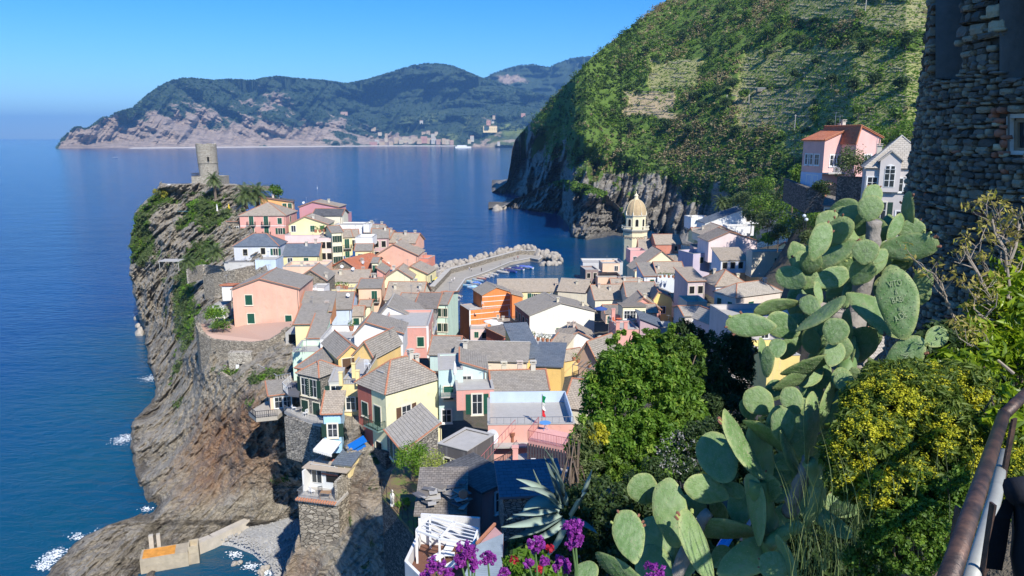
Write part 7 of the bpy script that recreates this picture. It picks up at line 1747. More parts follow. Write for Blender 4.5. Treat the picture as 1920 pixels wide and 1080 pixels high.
spurge('big mound of yellow-flowering spurge in the right foreground', [(1700, 770, 3.3, 125, 80, 90), (1630, 850, 3.1, 85, 85, 60), (1760, 740, 3.4, 100, 60, 60), (1785, 850, 3.1, 70, 95, 50), (1605, 905, 3.0, 50, 30, 20), (1700, 930, 2.9, 90, 65, 30), (1690, 705, 3.6, 70, 25, 26), (1830, 760, 3.3, 50, 60, 30)], .04, 2.8, .0075, 15, .017, 16)
spurge('small clump of yellow spurge behind the railing at the right edge', [(1900, 870, 2.8, 30, 50, 14), (1905, 940, 2.7, 20, 30, 8)], .04, 3, .0075, 12, .017)
shrub_region('green_weeds', 'fine green weeds under the yellow spurge', 'weeds', [(1720, 1010, 2.7, 90, 70, 150, 12, 0), (1640, 1040, 2.8, 60, 50, 90, 11, 0), (1800, 960, 2.7, 40, 80, 60, 10, 0), (1760, 930, 2.8, 60, 50, 60, 10, 0)], [GREEN], .014, 70, stems=60, aspect=.6)
shrub_region('laurel_shrub', 'glossy yellow-green leafy shrub at the foot of the stone tower', 'shrub', [(1880, 570, 4.0, 60, 60, 60, 14, 0), (1850, 650, 3.8, 60, 50, 55, 14, 0), (1905, 520, 4.2, 40, 60, 30, 12, 0), (1890, 780, 3.0, 40, 50, 26, 12, 0), (1800, 690, 3.6, 60, 30, 30, 12, 0), (1915, 650, 3.8, 40, 90, 40, 14, 0)], [leafmat('glossy_lime_leaves', (.07, .13, .01), (.26, .36, .02), (.5, .5, .03), .35, .35)], .06, 16, stems=60, aspect=.38)
shrub_region('shadow_bush', 'dark leafy mass behind the glossy shrub at the tower foot', 'shrub', [(1800, 680, 5.5, 90, 70, 110, 16, 0), (1890, 720, 5.0, 70, 80, 100, 16, 0), (1760, 760, 5, 60, 60, 70, 14, 0), (1860, 620, 6, 60, 40, 50, 13, 0)], [DARKGREEN], .06, 60, aspect=.45)
# bare branching shrub with tufts in front of the tower
def twigs():
    c0 = P(1880, 700, 3.9); r = thing('bare_shrub', 'half-bare branching shrub with yellow tufts in front of the stone tower', 'shrub', c0); m = MB(); T = []
    def br(p, q, w, d):
        a, b = P(*p)-c0, P(*q)-c0; mid = a.lerp(b, .5)+Vector([random.uniform(-.02, .02) for _ in range(3)]); m.tube([a, mid, b], [w, w*.8, w*.55], 6)
        if d:
            for k in range(3):
                t = random.uniform(.45, 1); s = (p[0]+(q[0]-p[0])*t, p[1]+(q[1]-p[1])*t, q[2]); e = (s[0]+random.uniform(-42, 30), s[1]-random.uniform(12, 46), q[2]+random.uniform(-.1, .1)); br(s, e, w*.5, d-1)
        else: T.append(b)
    for p, q in (((1900, 640, 3.9), (1850, 545, 3.9)), ((1850, 545, 3.9), (1815, 480, 3.9)), ((1895, 620, 3.9), (1885, 470, 3.95)), ((1860, 600, 3.9), (1835, 590, 3.8)), ((1795, 610, 4), (1765, 530, 4)), ((1885, 470, 3.95), (1860, 410, 4)), ((1890, 500, 3.95), (1912, 420, 4)), ((1870, 680, 3.8), (1820, 640, 3.8)), ((1900, 700, 3.7), (1840, 660, 3.7)), ((1890, 560, 3.9), (1900, 450, 4.0))): br(p, q, .009, 2)
    m.obj('branch', plain((.3, .25, .2), .95, var=.3, sc_=20), r)
    T = np.array([tuple(t) for t in T]); leafcloud('foliage', T, np.array([.035, .035, .03]), 14, .03, leafmat('tuft_leaves', (.2, .16, .05), (.42, .36, .08), (.6, .55, .06)), r, aspect=.3)
twigs()
# grass blades
def grass():
    V = []; Fc = []; T = []
    for k in range(900):
        px, py, D = random.uniform(1480, 1840), random.uniform(920, 1120), random.uniform(2.6, 4.2); p = P(px, py, D); h_ = random.uniform(.08, .32); a = random.random()*6.28; d = Vector((math.cos(a), math.sin(a), 0)); w = Vector((-d.y, d.x, 0))*.0025; t = random.random(); pp = p; prev = [p-w, p+w]
        for i in range(1, 5):
            q = p+Vector((0, 0, h_*i/4))+d*h_*.45*(i/4)**2; ww = w*(1-i/4.2); n0 = len(V); V += [prev[0], prev[1], q+ww, q-ww]; Fc.append((n0, n0+1, n0+2, n0+3)); T += [t]*4; prev = [q-ww, q+ww]
    tag(link('grass', npmesh('grass', V, Fc, OLIVE, attrs={'tint': T})), kind='stuff')
grass()
# ---- agave
def agave():
    c = P(1062, 972, 6.6); r = thing('agave', 'blue-grey agave with long curling leaves hanging over the stone building', 'agave', c)
    AM = plain((.3, .38, .31), .55, var=.2, sc_=6, key='agave_leaf'); AD = plain((.16, .22, .19), .6, var=.2, sc_=6)
    Ls = [((1048, 960), (1000, 952), (950, 975), 24), ((1050, 955), (1005, 930), (980, 960), 44), ((1052, 948), (1030, 920), (975, 915), 26), ((1054, 945), (1040, 905), (1020, 855), 16), ((1052, 950), (1020, 915), (968, 898), 30), ((1050, 965), (1010, 985), (940, 988), 30), ((1052, 970), (1000, 1000), (955, 1010), 26), ((1060, 975), (1030, 1010), (990, 1015), 22), ((1055, 940), (1038, 890), (1035, 850), 14), ((1060, 945), (1060, 900), (1030, 868), 16), ((1045, 955), (1010, 966), (962, 965), 18), ((1064, 975), (1050, 1020), (1020, 1050), 20), ((1058, 935), (1052, 880), (1020, 840), 12), ((1056, 950), (1020, 935), (1000, 880), 14), ((1070, 965), (1095, 930), (1110, 880), 18), ((1068, 970), (1100, 985), (1120, 1000), 20)]
    for i, (a, b, e, w) in enumerate(Ls):
        A_, B_, E_ = P(*a, 6.6)-c, P(*b, 6.6-random.uniform(-.2, .45))-c, P(*e, 6.6-random.uniform(.0, .6))-c; N = 12; W = w/F*6.6*.38; vs = []; fs = []
        for k in range(N+1):
            t = k/N; p = A_*(1-t)**2+B_*2*t*(1-t)+E_*t*t; d = ((B_-A_)*(1-t)+(E_-B_)*t).normalized(); s = d.cross(Vector((.1, -.5, .85))).normalized(); n_ = s.cross(d).normalized()
            if n_.z < 0: n_ = -n_
            ww = W*(.55+.9*t if t < .35 else .865*(1-((t-.35)/.65)**2.0))+.002; th = .02*(1-t)+.004
            vs += [p-s*ww+n_*ww*.4, p-n_*th*.2, p+s*ww+n_*ww*.4, p-n_*th*1.5]
        for k in range(N):
            for j in range(4): q = (j+1) % 4; fs.append((k*4+j, k*4+q, (k+1)*4+q, (k+1)*4+j))
        m = MB(); m.add(vs, fs); m.obj('leaf', AM if i % 3 else AD, r, smooth=True)
agave()
# ---- valerian flower heads
VAL = leafmat('magenta_flowers', (.16, .02, .2), (.36, .05, .38), (.55, .14, .5), .3)
def valerian(label, px, py, sz, D, heads, stem_to):
    root = thing('valerian_plant', label, 'flower', P(px, stem_to, D), 0, 'purple valerian flowers along the bottom edge'); O = root.location.copy()
    m = MB(); C = []; Rr = []
    for hx_, hy_, s in heads:
        c = P(px+hx_, py+hy_, D)-O; r = s/F*D*1.12
        for k in range(26):
            d = Vector((random.gauss(0, 1), random.gauss(0, 1), random.gauss(0, 1))).normalized()*random.uniform(.35, 1.0); C.append(c+Vector((d.x*r, d.y*r, d.z*r*1.05))); Rr.append(r*.24)
        m = MB(); m.tube([Vector((0, 0, 0)), (c*.5)+Vector((.006, 0, 0)), c], [.0035, .003, .002], 6); m.obj('stem', plain((.1, .17, .06), .6), root)
    leafcloud('flower_head', np.array([tuple(c) for c in C]), np.array(Rr), 34, .0062*D/1.7, VAL, root, aspect=.6, shell=.5, up=.1)
valerian('tallest purple valerian head in front of the green shrub', 1077, 996, 24, 1.7, [(0, -8, 22), (2, 14, 17), (-4, 22, 13)], 1120)
valerian('purple valerian head right of the sun lounger', 877, 1030, 22, 1.7, [(-3, 0, 20), (8, 14, 12), (-14, 22, 14), (14, 30, 12)], 1130)
valerian('purple valerian head between the lounger and the corrugated roof', 914, 1047, 14, 1.75, [(0, 0, 15)], 1130)
valerian('purple valerian head over the red geraniums', 1003, 1022, 18, 1.7, [(0, 0, 18), (-12, 36, 9), (18, 30, 9)], 1130)
valerian('purple valerian at the lower left over the white terrace', 816, 1058, 18, 1.6, [(0, 0, 19), (26, 20, 12), (-18, 24, 12)], 1130)
valerian('small purple valerian right of the geraniums', 1053, 1052, 13, 1.75, [(0, 0, 13), (-10, 12, 9), (10, 13, 9)], 1130)
valerian('rounded purple valerian head against the cactus pads', 1228, 1072, 20, 1.6, [(0, 0, 20), (4, 14, 16)], 1150)
valerian('small purple valerian just left of the geraniums', 945, 1075, 10, 1.7, [(0, 0, 11)], 1130)
shrub_region('geranium', 'red geranium with fresh green leaves between the valerian heads', 'flower', [(985, 1062, 2.3, 38, 28, 60, 8, 0), (1020, 1070, 2.3, 30, 22, 40, 8, 0)], [BRIGHT], .022, 22, stems=20, aspect=.9)
GER = bpy.data.objects['geranium']
for px, py in ((965, 1048), (1030, 1028), (1012, 1066)):
    p = P(px, py, 2.2)-GER.location; leafcloud('blossom', [tuple(p)], np.array([.016, .016, .012]), 40, .011, leafmat('red_petals', (.35, .01, .03), (.6, .03, .06)) if px == 965 else bpy.data.materials['red_petals'], GER, aspect=.9)
# ---- blue pipe and bits under the cactus
m = MB(); m.tube([P(1338, 1052, 4.3), P(1362, 1012, 4.4), P(1385, 975, 4.5)], .032, 12); tag(m.obj('blue_pipe', plain((.01, .2, .65), .35, spec=.5)), 'bright blue plastic pipe lying below the low cactus', 'pipe')
m = MB()
for k in range(9): x = 1372+k*9; m.bar(P(x, 1000+k % 3*6, 4.6), P(x+14, 960-(k % 2)*8, 4.8), .02, n=6)
tag(m.obj('bundle_of_canes', plain((.34, .27, .3), .8)), 'bundle of grey-violet canes beside the blue pipe', 'canes')
# ---- railing at the right
def handrail():
    RM = NG('rusty_iron'); o = RM.co.outputs['Object']; n = RM.noise(o, 14, 6, .7); n2 = RM.noise(o, 60, 4)
    RM.set('Base Color', RM.ramp(n, [(.35, (.035, .028, .027)), (.5, (.085, .055, .045)), (.62, (.15, .085, .06)), (.74, (.06, .048, .047))])); RM.set('Roughness', .48); RM.set('Metallic', .35); RM.set('Normal', RM.bump(n2, .002, 1))
    r = thing('railing', 'rusty brown tubular handrail with round collars beside the path', 'railing', P(1830, 1080, 1.3)); O = r.location.copy(); g = lambda *a: P(*a)-O
    m = MB(); m.tube([g(1770, 1110, 1.22), g(1882, 778, 2.45)], [.0195, .0195], 20); m.tube([g(1884, 776, 2.45), g(1940, 722, 2.7)], .0195, 18); m.obj('rail', RM.m, r, smooth=True)
    for px, py, D, rr in ((1826, 944, 1.66, .034), (1881, 780, 2.42, .034)):
        c = g(px, py, D); d = (g(1882, 778, 2.45)-g(1770, 1110, 1.22)).normalized(); m = MB()
        m.tube([c-d*.012, c-d*.012, c+d*.012, c+d*.012], [.028, rr, rr, .028], 24); m.obj('collar', RM.m, r)
    m = MB(); c1 = g(1828, 944, 1.7); m.bar(c1-Vector((.04, 0, .01)), c1+Vector((-.05, 0, -.5)), .02, .006); m.obj('upright', RM.m, r); m = MB(); m.bar(c1+Vector((.045, 0, 0)), c1+Vector((.04, 0, -.5)), .02, .006); m.obj('upright', RM.m, r); m = MB()
    c2 = g(1895, 785, 2.45); m.bar(c2+Vector((.012, 0, 0)), c2+Vector((.0, .02, -.6)), .03, .008); m.obj('upright', RM.m, r)
    m = MB(); m.tube([g(1812, 1120, 1.6), g(1866, 930, 2.2), g(1880, 850, 2.7)], .02, 16); m.obj('lower_rail', plain((.4, .4, .36), .6, .3, var=.3, sc_=12), r, smooth=True); m = MB(); m.tube([g(1892, 868, 3.0), g(1930, 830, 3.2)], .03, 14); m.obj('lower_rail', plain((.4, .4, .36), .6, .3, var=.3, sc_=12), r, smooth=True)
handrail()
def bag():
    r = thing('black_bag', 'black fabric bag with a wide strap hanging at the lower right edge', 'bag', P(1900, 1000, .62)); O = r.location.copy(); g = lambda *a: P(*a)-O
    K_ = plain((.012, .013, .018), .85, var=.3, sc_=30, bump=.002, key='black_cloth'); m = MB()
    prof = [(930, 1893, 1960), (960, 1896, 1970), (1000, 1897, 1975), (1040, 1893, 1980), (1075, 1899, 1985), (1130, 1910, 1990)]; vs = []; n = 12
    for y, xa, xb in prof:
        for k in range(n):
            a = 2*math.pi*k/n; cx_ = (xa+xb)/2; w = (xb-xa)/2; vs.append(g(cx_+w*math.cos(a), y, .66+.07*math.sin(a)))
    m.add(vs, [(i*n+k, i*n+(k+1) % n, (i+1)*n+(k+1) % n, (i+1)*n+k) for i in range(len(prof)-1) for k in range(n)]+[tuple(range(n))]); m.obj('body', K_, r, smooth=True)
    m = MB(); pts = [(1902, 925, .62, 5), (1893, 938, .62, 11), (1880, 970, .62, 15), (1871, 1020, .63, 17), (1864, 1066, .64, 15)]; vs = []
    for x, y, D, w in pts: vs += [g(x-w, y, D), g(x+w, y+4, D), g(x+w, y+4, D+.012), g(x-w, y, D+.012)]
    m.add(vs, [(i*4+j, i*4+(j+1) % 4, i*4+4+(j+1) % 4, i*4+4+j) for i in range(4) for j in range(4)]+[(0, 1, 2, 3), (16, 17, 18, 19)]); m.obj('strap', K_, r)
    m = MB(); m.tube([g(1896, 922, .6), g(1930, 918, .6)], .012, 10); m.obj('rim', K_, r, smooth=True)
bag()
# ================================================================ terraces, furniture and small things
def furn_chair(label, p, rz, c=(.8, .8, .8), s=1.0, group=None, bars=True):
    r = thing('chair', label, 'chair', p, rz, group); mt = plain(c, .5, key='chair_paint'); m = MB(); m.bx(-.24*s, .24*s, -.22*s, .22*s, .42*s, .46*s); m.obj('seat', mt, r)
    m = MB(); m.bx(-.24*s, -.2*s, .2*s, .24*s, .46*s, .92*s); m.bx(.2*s, .24*s, .2*s, .24*s, .46*s, .92*s); m.bx(-.24*s, .24*s, .2*s, .24*s, .86*s, .92*s)
    for k in range(3): m.bx((-.12+k*.12-.02)*s, (-.12+k*.12+.02)*s, .2*s, .23*s, .46*s, .86*s)
    m.obj('backrest', mt, r)
    for x in (-.21, .21):
        for y in (-.19, .2): m = MB(); m.bar((x*s, y*s, 0), (x*s, y*s, .42*s), .035*s); m.obj('leg', mt, r)
    return r
def furn_table(label, p, rad=.4, c=(.8, .8, .8), h_=.74, square=False, group=None):
    r = thing('table', label, 'table', p, 0, group); mt = plain(c, .45, key='table_paint'); m = MB()
    if square: m.bx(-rad*1.5, rad*1.5, -rad, rad, h_-.04, h_)
    else: m.lathe([(rad, 0), (rad, .03)], 24, (0, 0, h_-.03))
    m.obj('table_top', mt, r)
    if square:
        for x in (-1, 1):
            for y in (-1, 1): m = MB(); m.bar((x*rad*1.4, y*rad*.9, 0), (x*rad*1.4, y*rad*.9, h_-.04), .04); m.obj('leg', mt, r)
    else:
        for k in range(3): a = 2.1*k; m = MB(); m.bar((.28*math.cos(a), .28*math.sin(a), 0), (-.1*math.cos(a), -.1*math.sin(a), h_-.03), .025); m.obj('leg', mt, r)
    return r
def slab(name, label, cat, pix, z, th, mt, parent=None, D=None):
    q = [Pz(x, y, z) for x, y in pix]; m = MB(); m.prism([(p.x, p.y) for p in q], z-th, z); o = m.obj(name, mt)
    if parent: o.parent = parent
    else: tag(o, label, cat)
    return o, q
# ---- pink terrace house with railings, half in shade
def pink_terrace():
    z = P(905, 905, 60).z; r = thing('terrace_house', 'pink-pillared terrace with iron railings, round table and slatted screen, mostly in shade', 'terrace', (0, 0, 0))
    pk = stucco((.72, .38, .34), .3); top = [(893, 902), (1010, 935), (1080, 912), (1080, 840), (962, 852)]
    q = [Pz(x, y, z) for x, y in top]; m = MB(); m.prism([(p.x, p.y) for p in q], z-.35, z); m.obj('floor_slab', CONC, r)
    c = sum(q, Vector())/5; m = MB(); m.prism([(c.x+(p.x-c.x)*.94, c.y+(p.y-c.y)*.94) for p in q], z-9, z-.36); m.obj('wall', pk, r)
    def pillar(px, py): p = Pz(px, py, z); m = MB(); m.bx(p.x-.27, p.x+.27, p.y-.27, p.y+.27, z+.002, z+1.25); m.bx(p.x-.32, p.x+.32, p.y-.32, p.y+.32, z+1.25, z+1.33); m.obj('pillar', pk, r); return p
    a = pillar(902, 896); b = pillar(1012, 926); c_ = pillar(966, 862); d = pillar(1070, 905)
    for u_, v_ in ((a, b), (a, c_), (b, d)):
        m = MB(); railing(m, Vector((u_.x, u_.y, z)), Vector((v_.x, v_.y, z)), 1.05, int((v_-u_).length/.13), w=.028); m.obj('railing', IRON, r)
    z2 = z+1.9; q2 = [Pz(x, y, z2) for x, y in [(990, 826), (1068, 842), (1082, 815), (1010, 800)]]; m = MB(); m.prism([(p.x, p.y) for p in q2], z-.3, z2); m.obj('upper_block', pk, r)
    m = MB(); u_, v_ = q2[0], q2[1]
    for k in range(16):
        p = Vector((u_.x, u_.y, z+.1)).lerp(Vector((v_.x, v_.y, z+.1)), k/15)+Vector((0, -.25, 0)); s = MB(); s.bx(p.x-.08, p.x+.08, p.y-.03, p.y, z+.05, z+1.75); s.obj('slat', plain((.05, .05, .06), .6, key='screen_slat'), r)
    m = MB(); railing(m, q2[0], q2[1], 1.0, 26, w=.028); railing(m, q2[1], q2[2], 1.0, 14, w=.028); railing(m, q2[0], q2[3], 1.0, 12, w=.028); m.obj('railing', plain((.4, .14, .14), .5, key='red_iron'), r)
    m = MB(); p0 = Pz(966, 858, z); railing(m, Vector((a.x, a.y, z+1.1)), Vector((p0.x, p0.y+.6, z+2.6)), .9, 10, w=.028); m.obj('railing', plain((.4, .14, .14), .5, key='red_iron'), r)
    furn_table('round white table on the shaded pink-pillared terrace', Pz(988, 893, z), .5, (.7, .72, .75)); furn_chair('white metal chair behind the round table on the shaded terrace', Pz(1000, 880, z), 0, (.7, .72, .75), 1.05); furn_chair('white metal chair right of the round table on the shaded terrace', Pz(1018, 905, z), 1.9, (.7, .72, .75), 1.05)
    furn_table('small blue round table on the upper pink terrace', Pz(1022, 806, z2), .55, (.12, .3, .6))
pink_terrace()
def flat_roof_details():
    W, dep, H = FP['W'], FP['dep'], FP['H']; pw = stucco((.5, .6, .72), .3); m = MB(); m.bx(.25, W-.3, dep-.35, dep-.24, H-.44, H+.85); m.obj('blue_parapet', pw, FP); m = MB(); m.bx(W-.3, W-.2, .6, dep-.25, H-.44, H+.85); m.obj('blue_parapet', pw, FP)
    m = MB(); railing(m, (.2, .12, H), (W-.2, .12, H), .75, 12, w=.035); m.obj('railing', STEEL, FP)
    m = MB(); m.bar((W*.62, .1, H-2), (W*.62, .1, H+3.2), .06, n=8); f = m.obj('flagpole', STEEL, FP)
    for i, c in enumerate(((.0, .22, .08), (.75, .75, .72), (.6, .02, .03))):
        m = MB(); x0 = W*.62+.03; zt = H+3.1-i*.75; vs = []
        for k in range(5):
            z = zt-.75*k/4; vs += [(x0, .1, z), (x0+.18+.08*math.sin(k+i*2), .1-.06*math.sin(k*1.5+i), z-.1), (x0+.3+.07*math.cos(k*1.3+i), .1+.05, z-.22)]
        m.add(vs, [(k*3+j, k*3+j+1, k*3+j+4, k*3+j+3) for k in range(4) for j in range(2)]); m.obj('flag_stripe', plain(c, .8), f)
    m = MB(); m.bar((W*.28, .02, H-4), (W*.28, .02, H-1.2), .22, n=8); m.lathe([(.24, 0), (.3, .35)], 8, (W*.28, .0, H-1.2)); m.obj('flue_pipe', plain((.3, .12, .07), .5), FP)
    m = MB(); m.bx(.0, W*.5, -1.1, -.02, H-2.1, H-1.9); m.obj('ledge', CONC, FP)
    p = FP.matrix_basis@Vector((.3, -.9, H-.9)); c = MB(); dv = 0; c.lathe([(.03, 0), (.4, .05), (.75, .2), (.76, .22), (.4, .09), (.03, .05)], 24); Mx = Matrix.Rotation(R(72), 4, 'X')@Matrix.Identity(4)
    for i in range(len(c.v)): c.v[i] = tuple(Matrix.Rotation(R(35), 3, 'Z')@(Mx.to_3x3()@Vector(c.v[i])))
    c.bar((0, 0, -.9), (0, .1, 0), .07); tag(c.obj('satellite_dish', plain((.55, .58, .62), .5), None, p), 'big grey satellite dish at the corner of the wide flat roof', 'satellite dish')
flat_roof_details()
# ---- white pergola terrace with loungers
def pergola_terrace():
    z = P(860, 1045, 45).z; r = thing('pergola_terrace', 'white pergola over a walled sun terrace, half in sun and half in shade', 'terrace', (0, 0, 0))
    q = [Pz(x, y, z) for x, y in [(765, 1075), (790, 1020), (900, 1028), (880, 1100), (800, 1110)]]; m = MB(); m.prism([(p.x, p.y) for p in q], z-6, z); m.obj('floor', plain((.16, .075, .05), .8, var=.3, sc_=3, key='dark_red_tiles'), r)
    for a, b in ((0, 1), (1, 2), (4, 0)):
        m = MB(); u_, v_ = q[a], q[b]; d = (v_-u_).normalized(); n = Vector((-d.y, d.x, 0))*.2; hh = 2.2 if (a, b) == (1, 2) else .9
        vs = [u_, v_, v_+n, u_+n]; m.add([p-Vector((0, 0, 6)) for p in vs]+[p+Vector((0, 0, hh)) for p in vs], [(0, 1, 2, 3), (4, 7, 6, 5), (0, 4, 5, 1), (1, 5, 6, 2), (2, 6, 7, 3), (3, 7, 4, 0)]); m.obj('wall', stucco((.75, .74, .72), .5), r)
    zt = z+2.35; c = [Pz(x, y, zt) for x, y in [(781, 994), (824, 1010), (887, 1022), (896, 992), (852, 980), (806, 968)]]; wp = plain((.8, .8, .8), .4, key='white_beam')
    for p in (c[0], c[1], c[2], c[3], c[5]): m = MB(); m.bar((p.x, p.y, z), (p.x, p.y, zt), .13); m.obj('post', wp, r)
    for a, b in ((0, 1), (1, 2), (2, 3), (3, 4), (4, 5), (5, 0), (1, 4)): m = MB(); m.bar(c[a], c[b], .13); m.obj('beam', wp, r)
    for k in range(1, 5):
        t = k/5; m = MB(); m.bar(c[1].lerp(c[4], t), c[2].lerp(c[3], t), .05); m.obj('rafter', wp, r); m = MB(); m.bar(c[0].lerp(c[5], t), c[1].lerp(c[4], t), .05); m.obj('rafter', wp, r)
    for i, (px, py, lb) in enumerate(((828, 1048, 'left white sun lounger under the pergola'), (858, 1062, 'right white sun lounger under the pergola'))):
        l = thing('sun_lounger', lb, 'sun lounger', Pz(px, py, z), R(-42)); m = MB(); m.bx(-.32, .32, -.9, .45, .3, .36); m.obj('seat', WHITE, l); m = MB(); m.box((0, .75, .56), (.64, .75, .06), 0, 0, Matrix.Rotation(R(42), 3, 'X')); m.v = [tuple(v) for v in m.v]; m.obj('backrest', WHITE, l)
        for x in (-.28, .28):
            for y in (-.8, .4): m = MB(); m.bar((x, y, 0), (x, y, .3), .05); m.obj('leg', WHITE, l)
    furn_table('small white side table between the two sun loungers', Pz(843, 1050, z), .22, h_=.45, square=True)
    z3 = P(860, 935, 52).z
    for k in range(26):
        t_ = random.uniform(.1, .95); zz_ = P(784, 962, 50.5).z+1.0*t_; p = Pz(random.uniform(790, 880), 962-52*t_, zz_); z3 = zz_; s = MB(); w, d = random.uniform(.3, .9), random.uniform(.3, 1.2); s.box((0, 0, 0), (w, d, .06), random.random()*3); o = s.obj('scrap_sheet', plain(random.choice([(.3, .28, .25), (.18, .16, .14), (.4, .38, .35), (.12, .12, .13)]), .8), None, (p.x, p.y, z3+.22+.012*k)); o.rotation_euler = (random.uniform(-.15, .15), random.uniform(-.15, .15), 0); tag(o, 'weathered board or sheet lying on the junk-covered roof', 'board', 'boards on the junk-covered roof')
    p = P(869, 926, 50.5); m = MB(); m.lathe([(.32, 0), (.36, .08), (.3, .2), (.02, .22)], 14); Mt = Matrix.Rotation(R(75), 3, 'X'); m.v = [tuple(Mt@Vector(v)) for v in m.v]; tag(m.obj('terracotta_lid', plain((.5, .2, .12), .8), None, p), 'round terracotta lid standing on the junk-covered roof', 'lid')
pergola_terrace()
# ---- small garden with statue
def garden():
    z = P(780, 930, 60).z; q = [Pz(x, y, z) for x, y in [(716, 930), (740, 872), (790, 868), (838, 905), (795, 962), (776, 1000)]]; m = MB(); m.prism([(p.x, p.y) for p in q], z-8, z-.25); tag(m.obj('garden_wall', masonry('dark', 3.2)), 'slate block wall carrying the small garden plot', 'wall'); m = MB(); m.prism([(p.x, p.y) for p in q], z-.245, z-.02)
    g = NG('garden_soil'); o = g.co.outputs['Object']; n = g.noise(o, 1.2, 5, .7); g.set('Base Color', g.ramp(n, [(.35, (.12, .08, .05)), (.5, (.2, .14, .07)), (.62, (.14, .2, .03))])); g.set('Roughness', .95)
    tag(m.obj('garden_bed', g.m), 'small planted garden plot on top of the slate wall', 'garden'); p = Pz(736, 948, z); m = MB(); m.lathe([(.2, 0), (.2, .15), (.13, .2), (.17, .6), (.2, .95), (.14, 1.1), (.07, 1.15), (.11, 1.28), (.08, 1.42), (.02, 1.45)], 12)
    tag(m.obj('garden_statue', plain((.7, .66, .58), .7, key='pale_stone'), None, p), 'small pale stone statue on the garden wall corner', 'statue')
    r = thing('garden_fence', 'thin wire fence posts around the small garden', 'fence', q[0])
    pts = [Pz(x, y, z)-q[0] for x, y in [(716, 930), (745, 960), (776, 1000)]]+[Pz(795, 962, z)-q[0]]
    for a, b in zip(pts[:-1], pts[1:]):
        for k in range(3): p = a.lerp(b, k/3); m = MB(); m.bar(p, p+Vector((0, 0, 1.5)), .04); m.obj('post', IRON, r)
        m = MB(); m.bar(a+Vector((0, 0, 1.45)), b+Vector((0, 0, 1.45)), .02); m.bar(a+Vector((0, 0, .8)), b+Vector((0, 0, .8)), .015); m.obj('wire', IRON, r)
garden()
